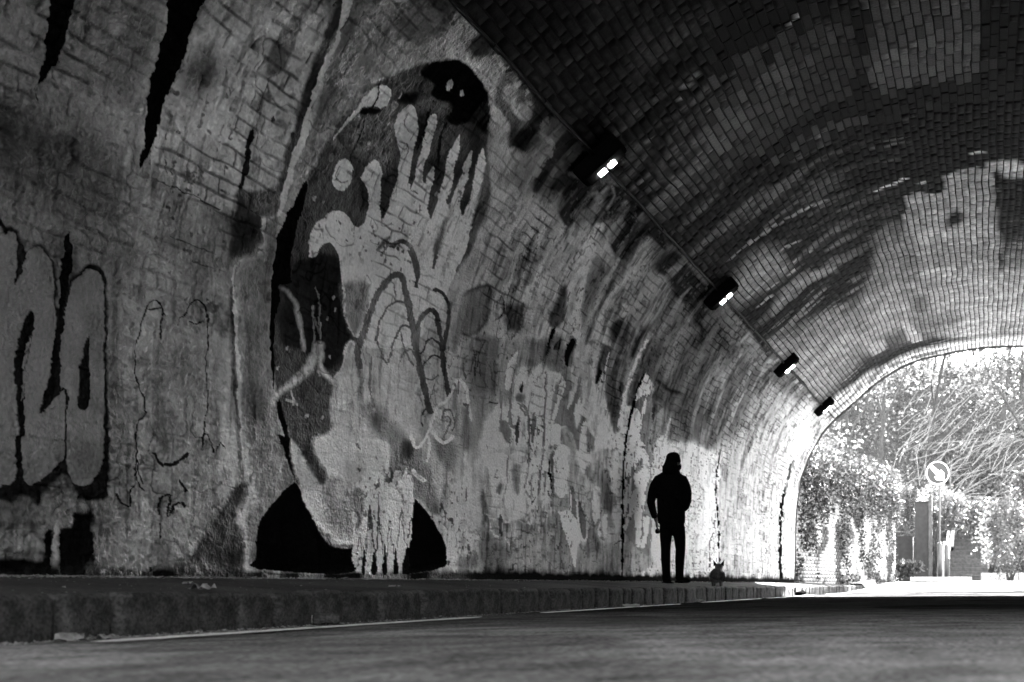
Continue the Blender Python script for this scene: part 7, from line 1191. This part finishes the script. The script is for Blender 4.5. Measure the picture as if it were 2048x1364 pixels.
# ------------------------------------------------------------ dog, walking away
DX, DY = -3.57, 15.95
dog = tag(empty('dog', (DX, DY, pavez(DX) + .003), R(8)), 'small pale long-haired dog with dark pricked ears standing behind the person', 'dog')
db = MB()
db.tube([(0, -.17, .155), (0, -.13, .165), (0, -.04, .16), (0, .06, .158), (0, .13, .165), (0, .18, .19)], [(.035, .04), (.078, .078), (.082, .080), (.086, .078), (.082, .075), (.05, .05)], 16, up=(0, 0, 1))
db.tube([(0, .14, .18), (0, .19, .225), (0, .21, .25)], [.06, .05, .045], 12)
ell(db, (0, .225, .262), (.055, .062, .050)); ell(db, (0, .285, .248), (.024, .042, .022))
for sx in (-1, 1):
    db.tube([(sx * .045, -.11, .15), (sx * .052, -.075, .105), (sx * .05, -.125, .065), (sx * .05, -.115, .018)], [.048, .036, .02, .018], 10)      # hind: knee forward, hock back
    db.tube([(sx * .05, -.12, .014), (sx * .05, -.085, .012)], [.017, .016], 8)
    db.tube([(sx * .042, .12, .15), (sx * .045, .115, .09), (sx * .045, .125, .045), (sx * .045, .12, .015)], [.034, .022, .017, .016], 10)
    db.tube([(sx * .045, .12, .014), (sx * .045, .15, .012)], [.016, .014], 8)
db.tube([(0, -.165, .18), (.012, -.195, .165), (.02, -.2, .12), (.02, -.195, .085)], [.022, .03, .028, .012], 10)
link('body', remesh(db, .007, 'dog_body'), M['fur'], dog)
for sx in (-1, 1):
    e = MB(); e.add([(sx * .020, .215, .295), (sx * .068, .22, .268), (sx * .042, .242, .290), (sx * .072, .212, .356), (sx * .038, .20, .288)], [(0, 4, 3), (4, 1, 3), (1, 2, 3), (2, 0, 3), (0, 2, 1, 4)])
    e.build('ear', M['furdark'], dog)
ft = MB()
for k in range(900):
    a = rnd.uniform(0, 2 * math.pi); yv = rnd.uniform(-.19, .19); r = .074
    p = Vector((r * math.cos(a), yv, .158 + r * math.sin(a))); dn = Vector((math.cos(a) * .4, -.6, math.sin(a) * .3 - .7)).normalized(); l = rnd.uniform(.03, .06); sd = dn.cross(Vector((math.cos(a), 0, math.sin(a)))).normalized() * .004
    ft.add([p - sd, p + sd, p + dn * l + Vector((math.cos(a), 0, math.sin(a))) * .012], [(0, 1, 2)])
tag(ft.build('coat', M['fur'], dog), 'long pale coat', kind='stuff')
# ------------------------------------------------------------ litter and debris
can = tag(empty('drink_can', (XK + .075, 6.05, zroad(XK + .075, 6.05) + .034), R(22)), 'crushed drink can lying in the gutter against the kerb', 'can')
cb = MB(); cb.tube([(-.06, 0, 0), (-.054, 0, 0), (-.03, 0, 0), (-.005, 0, .004), (.01, 0, .002), (.04, .004, 0), (.058, .006, .0)], [(.024, .024), (.031, .031), (.032, .028), (.024, .018), (.025, .02), (.032, .03), (.026, .026)], 16)
cb.build('body', M['kerb'], can, smooth=True)
MB().tube([(-.061, 0, 0), (-.0645, 0, 0)], [.023, .021], 16).build('end_cap', M['tin'], can)
def scrap(px_, py_, x, name, label, cat, sz, m, h=.012):
    y = 2400 * (-x) / (1972 - px_); z = (zroad(x, y) if x > XK else pavez(x)) + .006
    mb = MB(); n = 7; v = []; f = []
    for i in range(n):
        for k in range(n): v.append(((i / (n-1) - .5) * sz, (k / (n-1) - .5) * sz * 1.4, h * (.5 + .5 * math.sin(i * 1.9 + k * 1.3 + px_)) * (1 if 0 < i < n-1 else .3)))
    for i in range(n - 1):
        for k in range(n - 1): f.append((i*n+k, (i+1)*n+k, (i+1)*n+k+1, i*n+k+1))
    o = mb.add(v, f).build(name, m, None, (x, y, z), True); o.rotation_euler = (0, 0, px_ % 3); return tag(o, label, cat)
scrap(1262, 0, XK + .30, 'paper_scrap', 'pale flattened scrap of paper lying on the edge line', 'litter', .10, M['litter'], .03)
scrap(1400, 0, XK + .10, 'paper_scrap', 'tiny bright scrap in the gutter below the standing person', 'litter', .045, M['litter'], .03)
scrap(790, 0, -3.72, 'paper_scrap', 'small pale scrap on the pavement below the mural', 'litter', .05, M['litter'])
scrap(376, 0, -3.95, 'paper_scrap', 'pale speck of litter on the pavement below the thin outlined figure', 'litter', .035, M['litter'])
scrap(405, 0, -3.62, 'dead_leaf', 'dark curled leaf on the pavement close to the kerb', 'leaf', .07, M['debris'], .03)
scrap(140, 0, XK + .10, 'dead_leaf', 'pale curled leaf in the gutter near the left edge', 'leaf', .06, M['debris'], .03)
scrap(207, 0, XK + .12, 'dead_leaf', 'flat leaf in the gutter, second from the left edge', 'leaf', .06, M['debris'], .02)
lump_ = MB(); ell(lump_, (0, 0, .03), (.09, .16, .05), 10, 6); ell(lump_, (.03, .1, .05), (.06, .08, .05), 10, 6)
tag(link('rag', remesh(lump_, .015, 'rag'), M['cloth'], None, (XK + .12, 2400 * 3.28 / (1972 - 1600), zroad(XK + .12, 22) + .005)), 'dark crumpled rag in the gutter near the tunnel mouth', 'rag')
# crumbs of mortar, dust and dead leaves along the foot of the wall and in the gutter
v = []; f = []
tet = [(0, 1, 2), (0, 3, 1), (1, 3, 2), (2, 3, 0)]
for k in range(5200):
    y = 1 / npr.uniform(1/24, 1/4.0)
    if k < 3600: x = -4.455 + abs(npr.normal(0, .05)); z = pavez(x)
    elif k < 4700: x = XK + .02 + abs(npr.normal(0, .06)); z = zroad(x, y)
    else: x = npr.uniform(-4.4, -3.45); z = pavez(x)
    r = npr.uniform(.004, .012) * (1.5 if npr.rand() < .10 else 1) * (.5 if k >= 4700 else 1)
    n = len(v); p = npr.uniform(-1, 1, (4, 3)) * r
    v += [(x + a[0], y + a[1], z + abs(a[2]) * .9 + .002) for a in p]; f += [tuple(q + n for q in t_) for t_ in tet]
tag(link('debris', mesh(v, f), M['debris']), 'crumbs of mortar and leaf litter along the wall foot and gutter', 'debris', kind='stuff')
# ------------------------------------------------------------ beyond the tunnel
def leaves(name, pts, size, m, parent=None, up=.35, jit=1.0):
    """a cloud of little folded leaves at the given points"""
    pts = np.asarray(pts); n = len(pts)
    d = npr.normal(0, 1, (n, 3)); d[:, 2] += up; d /= np.linalg.norm(d, axis=1)[:, None]
    e = np.cross(d, npr.normal(0, 1, (n, 3))); e /= np.linalg.norm(e, axis=1)[:, None] + 1e-9
    s = (size * npr.uniform(.55, 1.3, n))[:, None]
    nn = np.cross(d, e)
    V = np.stack([pts, pts + d * s * .5 + e * s * .32 + nn * s * .08, pts + d * s, pts + d * s * .5 - e * s * .32 + nn * s * .08], 1).reshape(-1, 3)
    F = (np.array([[0, 1, 2, 3]]) + np.arange(n)[:, None] * 4)
    return link(name, npmesh(V, F), m, parent)
def clump(c, r, n, nsub=14):
    """points gathered in sub-clumps, thinner inside"""
    c = np.array(c); r = np.array(r); k = npr.normal(0, 1, (nsub, 3)); k /= np.linalg.norm(k, axis=1)[:, None]; k = c + k * r * npr.uniform(.45, 1.0, (nsub, 1))
    ix = npr.randint(0, nsub, n); return k[ix] + npr.normal(0, 1, (n, 3)) * r * .20
def limb(mb, p, d, l, r, depth, tips):
    p = Vector(p); d = Vector(d).normalized(); pts = [p]; m_ = 4
    for i in range(m_):
        d = (d + Vector((rnd.uniform(-.2, .2), rnd.uniform(-.2, .2), rnd.uniform(-.05, .16)))).normalized(); pts.append(pts[-1] + d * l / m_)
    mb.tube(pts, [r * (1 - .45 * i / m_) for i in range(m_ + 1)], 6 if depth < 2 else 4, cap=False)
    tips.append(pts[-1])
    if depth < 3:
        for i in range(rnd.choice((2, 3))):
            q = pts[rnd.choice((2, 3, 4))]; nd = (d + Vector((rnd.uniform(-.9, .9), rnd.uniform(-.9, .9), rnd.uniform(-.1, .6)))).normalized(); limb(mb, q, nd, l * rnd.uniform(.5, .72), r * .5, depth + 1, tips)
def gzf(x, y): return float(gz(np.array(float(x)), np.array(float(y))))
def at(px_, y): return -(1972 - px_) * y / 2400
def ht_(py_, y): return EYE + (1168 - py_) * y / 2400
def tree(px_, y, h, r, label, n=2600, size=.16, m='leaf', lean=0, crown=(1.7, 1.7, 1.5)):
    x = at(px_, y); root = tag(empty('bank_tree', (x, y, gzf(x, y) - .1)), label, 'tree', 'trees on the bank beyond the tunnel')
    mb = MB(); tips = []; limb(mb, (0, 0, 0), (lean, 0, 1), h, r, 0, tips); mb.build('trunk', M['bark'], root, smooth=True)
    P_ = []
    for t_ in tips: P_.append(clump(t_, [c * .5 for c in crown], max(n // len(tips), 8), 5))
    leaves('crown', np.vstack(P_), size, M[m], root); return root
tree(1753, 52, 5.2, .13, 'slim dark-stemmed tree on the bank left of the round sign', 3000)
tree(1690, 50, 4.2, .10, 'slender tree on the bank just right of the tunnel mouth edge', 2600)
tree(1845, 56, 5.6, .11, 'thin leaning tree on the bank above the round sign', 2600, lean=.25)
tree(1990, 58, 6.2, .14, 'tall bare-stemmed tree high on the bank at the right', 2200, lean=.1)
tree(1640, 60, 6.0, .14, 'leafy tree high on the bank behind the tunnel edge', 3600)
tree(2090, 54, 5.0, .16, 'dark dense tree on the bank at the right edge', 5200, .15, 'leafdark')
tree(1900, 66, 7.0, .14, 'high tree at the top of the bank, behind the pale canes', 3600)
tree(1790, 68, 7.0, .15, 'high tree at the top of the bank, under the crown of the arch', 3600)
# undergrowth covering the bank
def bankpts(n, x0, x1, y0, y1, h):
    x = npr.uniform(x0, x1, n); y = npr.uniform(y0, y1, n); z = gz(x, y); k = fbm(x, y, 1.3, 301, 3)
    return np.column_stack([x, y, z + npr.uniform(0, 1, n) ** 1.5 * h * sstep(k, .25, .7)])
tag(leaves('undergrowth', bankpts(52000, -16, 10, 47.5, 74, 1.9), .15, M['leaf'], up=.6), 'bright tangle of undergrowth covering the bank', 'undergrowth', kind='stuff')
tag(leaves('dark_ivy', bankpts(9000, -2.5, 6, 47.5, 56, 1.0), .13, M['leafdark'], up=.3), 'darker ivy low on the bank', 'ivy', kind='stuff')
# pale arching canes swept up to the right
cn = MB()
for k in range(330):
    x = rnd.uniform(-4.5, 4.5); y = rnd.uniform(48.5, 60); z = gzf(x, y) + rnd.uniform(.2, 2.2); l = rnd.uniform(.7, 2.4); a = rnd.gauss(.7, .35)
    dx, dz = math.cos(a) * l, math.sin(a) * l; sag = rnd.uniform(-.05, .12) * l
    cn.tube([(x, y, z), (x + dx * .5, y - .1, z + dz * .5 + sag), (x + dx, y - .25, z + dz * .85)], [.02, .015, .006], 4, cap=False)
tag(cn.build('cane_thicket', M['twig']), 'thicket of pale bent canes sweeping up to the right on the bank', 'thicket', kind='stuff')
# shrubs
def shrub(px_, py_, y, r, label, n, m, size=.10, name='shrub'):
    x = at(px_, y); zb = gzf(x, y); zc = ht_(py_, y)
    root = tag(empty(name, (x, y, zb)), label, 'shrub', 'shrubs beyond the tunnel')
    mb = MB()
    for k in range(7): mb.tube([(rnd.uniform(-.1, .1), 0, -.05), (rnd.uniform(-.4, .4) * r[0], rnd.uniform(-.3, .3), (zc - zb) * .6), (rnd.uniform(-.8, .8) * r[0], rnd.uniform(-.4, .4), (zc - zb) + r[2] * .4)], [.03, .02, .008], 5)
    mb.build('stem', M['bark'], root); P_ = clump((0, 0, zc - zb), r, n, 26); P_ = P_[P_[:, 2] > .05]
    leaves('foliage', P_, size, M[m], root)
shrub(2020, 1075, 41, (1.15, .8, 1.25), 'large rounded grey shrub right of the steps', 5200, 'leaf')
shrub(1955, 1030, 46, (.55, .5, .7), 'dark shrub overhanging the top of the steps', 2200, 'leafdark')
shrub(1800, 1010, 46.5, (.9, .6, .9), 'shrub above the dark low wall left of the timber post', 2400, 'leaf')
shrub(1800, 1140, 41.5, (.75, .35, .28), 'low grassy shrub at the foot of the dark low wall', 1800, 'leaf', .12)
shrub(2075, 960, 47, (1.3, .9, 1.3), 'dark shrub high at the right edge', 4200, 'leafdark', .12)
shrub(1880, 1010, 47, (1.0, .6, .8), 'sparkling shrub just behind the round sign', 3400, 'leaf')
# ivy-topped wall splaying away from the tunnel mouth
WA, WE = Vector((-4.93, 28.62, 0)), Vector((at(1772, 40.0), 40.0, 0))
wd = (WE - WA); wl = wd.length; wa = math.atan2(wd.y, wd.x)
wall = tag(empty('boundary_wall', (WA.x, WA.y, 0), wa), 'painted brick boundary wall under ivy just outside the tunnel mouth', 'wall')
WH0 = .0; WH1 = 3.0
MB().box(0, wl, -.30, 0, -.3, WH1).build('core', M['stone'], wall)
bm_ = []; v = []; f = []; cc = []
rows = int((WH1 - WH0) / .09); nn_ = 0
for r_ in range(rows):
    x = -((r_ % 2) * .13)
    while x < wl - .02:
        a = max(x, 0) + .005; b_ = min(x + .26, wl) - .005; z0 = WH0 + r_ * .09 + .005; z1 = z0 + .08
        if b_ - a > .04:
            yo = -.30 - .018 - rnd.uniform(0, .008); g = .30 * rnd.uniform(.7, 1.3)
            gx_ = (a + b_) / 2; k = float(fbm(np.array(gx_), np.array(z0), .7, 311, 3)); g = .26 if k > .50 else (.04 if k < .44 else g * .4)
            n0 = len(v); v += [(a, -.29, z0), (b_, -.29, z0), (b_, -.29, z1), (a, -.29, z1), (a, yo, z0), (b_, yo, z0), (b_, yo, z1), (a, yo, z1)]
            f += [tuple(q + n0 for q in t_) for t_ in ((4,5,6,7),(0,1,5,4),(1,2,6,5),(2,3,7,6),(3,0,4,7))]; cc += [g] * 8
        x += .26
tag(link('brick_courses', npmesh(v, f, cc), M['brick'], wall), 'whitewashed and painted courses', kind='stuff')
MB().box(-.02, wl + .04, -.36, .04, WH1, WH1 + .10, .01).build('coping', M['stone'], wall)
x = npr.uniform(0, wl, 16000); z = WH1 - npr.rand(16000) ** 2.2 * 1.5 * (.3 + 1.0 * fbm(x, 0 * x, 1.1, 321, 2)) + npr.rand(16000) * .75; y = -.34 - npr.rand(16000) * .3 + np.where(z > WH1, npr.rand(16000) * .9, 0)
pz = np.column_stack([x, y, z]); leaves('ivy', pz[npr.rand(16000) < .9], .085, M['leafdark'], wall, up=-.2)
x = npr.uniform(0, wl, 15000); z = npr.uniform(.0, WH1, 15000); kk = fbm(x, z, .8, 331, 3) + .10 * (z / WH1) - .004 * x; pz = np.column_stack([x, -.33 - npr.rand(15000) * .12, z])[kk > .575]
leaves('trailing_ivy', pz, .085, M['leafdark'], wall, up=-.2)
x = npr.uniform(0, wl, 5000); pz = np.column_stack([x, -.3 + npr.rand(5000) * .9 - .3, WH1 + npr.rand(5000) * 1.0]); leaves('ivy_top', pz, .085, M['leafdark'], wall)
# verge beside that wall
xs = np.linspace(-4.62, -3.0, 12); ys = np.linspace(33.2, 41, 30); X, Y = np.meshgrid(xs, ys, indexing='ij'); Z = np.minimum(roadz(X, Y) + KT - .02, KT + .03 + .27 * sstep(Y, 29, 41)) * (1 - .75 * sstep(X, -3.45, -3.3)) + .25 * .27 * sstep(Y, 29, 41) * sstep(X, -3.45, -3.3)
tag(link('verge', gridmesh(X, Y, Z), M['concrete']), 'pale sunlit footway outside the tunnel mouth', kind='structure')
# dark low wall, timber post, gate and railing left of the steps
YB = 45.0
o = MB(); o.box(at(1770, YB), at(1826, YB), YB, YB + .3, 0, ht_(1072, YB)); tag(o.build('low_wall', M['wood']), 'dark low wall left of the timber post', 'wall')
gp = tag(empty('timber_gatepost', (at(1845, 44.5), 44.5, 0)), 'tall dark timber gatepost with a pale edge left of the sign', 'post')
MB().box(-.28, .22, 0, .25, 0, ht_(1005, 44.5), .02).build('post', M['wood'], gp); MB().box(.222, .36, -.03, .2, 0, ht_(990, 44.5), .01).build('pale_edge', M['stone'], gp); MB().box(-.31, .24, -.03, .28, ht_(1005, 44.5), ht_(1005, 44.5) + .06, .01).build('cap', M['wood'], gp)
YS = 44.8; z0 = ht_(1152, YS)
st = tag(empty('steps', (at(1925, YS), YS, z0)), 'stone steps climbing the bank right of the round sign', 'steps')
for k in range(9):
    MB().box(-.62 + k * .02, .95, k * .30, k * .30 + .34, -.3 if k == 0 else k * .165 - .1, k * .165 + .165, .012).build('step', M['stone'], st)
for (xa, ya, hh) in ((-.90, .0, .55), (-.78, .9, .95), (-.66, 1.8, 1.4)):
    q = MB(); q.add([(xa, ya, -.3), (xa + .28, ya, -.3), (xa + .28, ya + .95, -.3), (xa, ya + .95, -.3), (xa, ya, hh), (xa + .28, ya, hh), (xa + .28, ya + .95, hh + .42), (xa, ya + .95, hh + .42)], [(0,3,2,1),(4,5,6,7),(0,1,5,4),(1,2,6,5),(2,3,7,6),(3,0,4,7)]); q.build('cheek_wall', M['concrete'], st)
rl = tag(empty('railing', (at(1905, 47.6), 47.6, ht_(1090, 47.6))), 'pale timber railing behind the cheek walls of the steps', 'railing')
for q in (-.7, -.1, .5): MB().box(q, q + .09, 0, .09, -1.0, .95).build('post', M['stone'], rl)
for zz in (.9, .35): MB().box(-.75, .65, -.04, -.005, zz - .06, zz + .05).build('rail', M['stone'], rl)
lw = tag(empty('roadside_wall', (at(1925, 43.4), 43.4, 0)), 'low pale stone wall along the road at the right', 'wall')
x = 0; k = 0
while x < 4.2:
    l = rnd.uniform(.45, .8); MB().box(x, x + l - .02, 0, .3, -.2, ht_(1146 if x > .35 else 1150, 43.4), .02).build('stone_block', M['concrete' if k else 'stone'], lw); x += l; k += 1
# ------------------------------------------------------------ traffic island with the keep-right sign
YI = 39.0
def ti(name, pts, z0, z1, m, parent, bev=0):
    n = len(pts); v = [(a, b_, z0) for a, b_ in pts] + [(a, b_, z1) for a, b_ in pts]; f = [tuple(range(n, 2*n))] + [(i, (i+1) % n, n + (i+1) % n, n + i) for i in range(n)]
    return link(name, mesh(v, f), m, parent)
xi = at(1882, YI); zi = zroad(xi, YI) + .012
isl = tag(empty('traffic_island', (xi, YI, zi)), 'raised concrete traffic island in the road outside the tunnel', 'traffic island')
pl = [(1.0 * math.cos(a) * (1 if abs(math.cos(a)) > .3 else 1), 1.5 * math.sin(a)) for a in [2 * math.pi * k / 28 for k in range(28)]]
ti('kerb', pl, -.1, .15, M['concrete'], isl); ti('top', [(a * .86, b_ * .86) for a, b_ in pl], .1, .156, M['stone'], isl)
sg = tag(empty('keep_right_sign', (at(1880, YI), YI - .3, zi + .156)), 'round road sign with a white arrow pointing down to the right, on a pole', 'road sign')
zs = ht_(948, YI) - zi - .156; rr_ = .375
MB().tube([(0, 0, 0), (0, 0, zs + .3)], .038, 12).build('pole', M['grey'], sg, smooth=True)
MB().tube([(0, 0, 0), (0, 0, 1.05), (0, 0, 1.12)], [.088, .085, .045], 12).build('base_sleeve', M['grey'], sg, smooth=True)
def disc(y, r, m, nm, par, t=.02): return MB().tube([(-.06, y, zs), (-.06, y - t, zs)], r, 40).build(nm, m, par)
dk = disc(-.045, rr_, M['white'], 'sign_rim', sg, .02); disc(-.066, rr_ * .92, M['signblue'], 'sign_face', dk, .004)
aw = []
c45 = math.cos(math.pi/4)
for a, b_ in ((-.30, .055), (.03, .055), (.03, .165), (.235, 0), (.03, -.165), (.03, -.055), (-.30, -.055)):
    b_ = b_ * 1.0; aw.append((-.06 + (a + b_) * c45, (-a + b_) * c45 + zs))
# arrow with swept-back barbs as on the sign
aw = [(-.06 + p, zs + q) for p, q in ((-.255, .175), (-.175, .255), (.075, .035), (.105, .105), (.205, -.005), (.215, -.245), (-.03, -.225), (-.105, -.135), (-.025, -.09))]
n = len(aw); link('arrow', mesh([(p, -.0735, q) for p, q in aw] + [(p, -.070, q) for p, q in aw], [tuple(range(n))[::1]] + [(i, (i+1) % n, n + (i+1) % n, n + i) for i in range(n)]), M['white'], dk)
for q in (-.12, .12): MB().box(-.10, .05, -.046, .045, zs + q - .015, zs + q + .015).build('clip', M['grey'], sg)
bo = tag(empty('bollard', (at(1892, YI), YI + .35, zi + .156)), 'slim grey bollard beside the sign pole on the island', 'bollard')
MB().tube([(0, 0, 0), (0, 0, 1.0), (0, 0, 1.06)], [.07, .07, .05], 12).build('post', M['grey'], bo, smooth=True); MB().box(.05, .11, -.05, .05, 0, .62, .01).build('side_plate', M['grey'], bo)
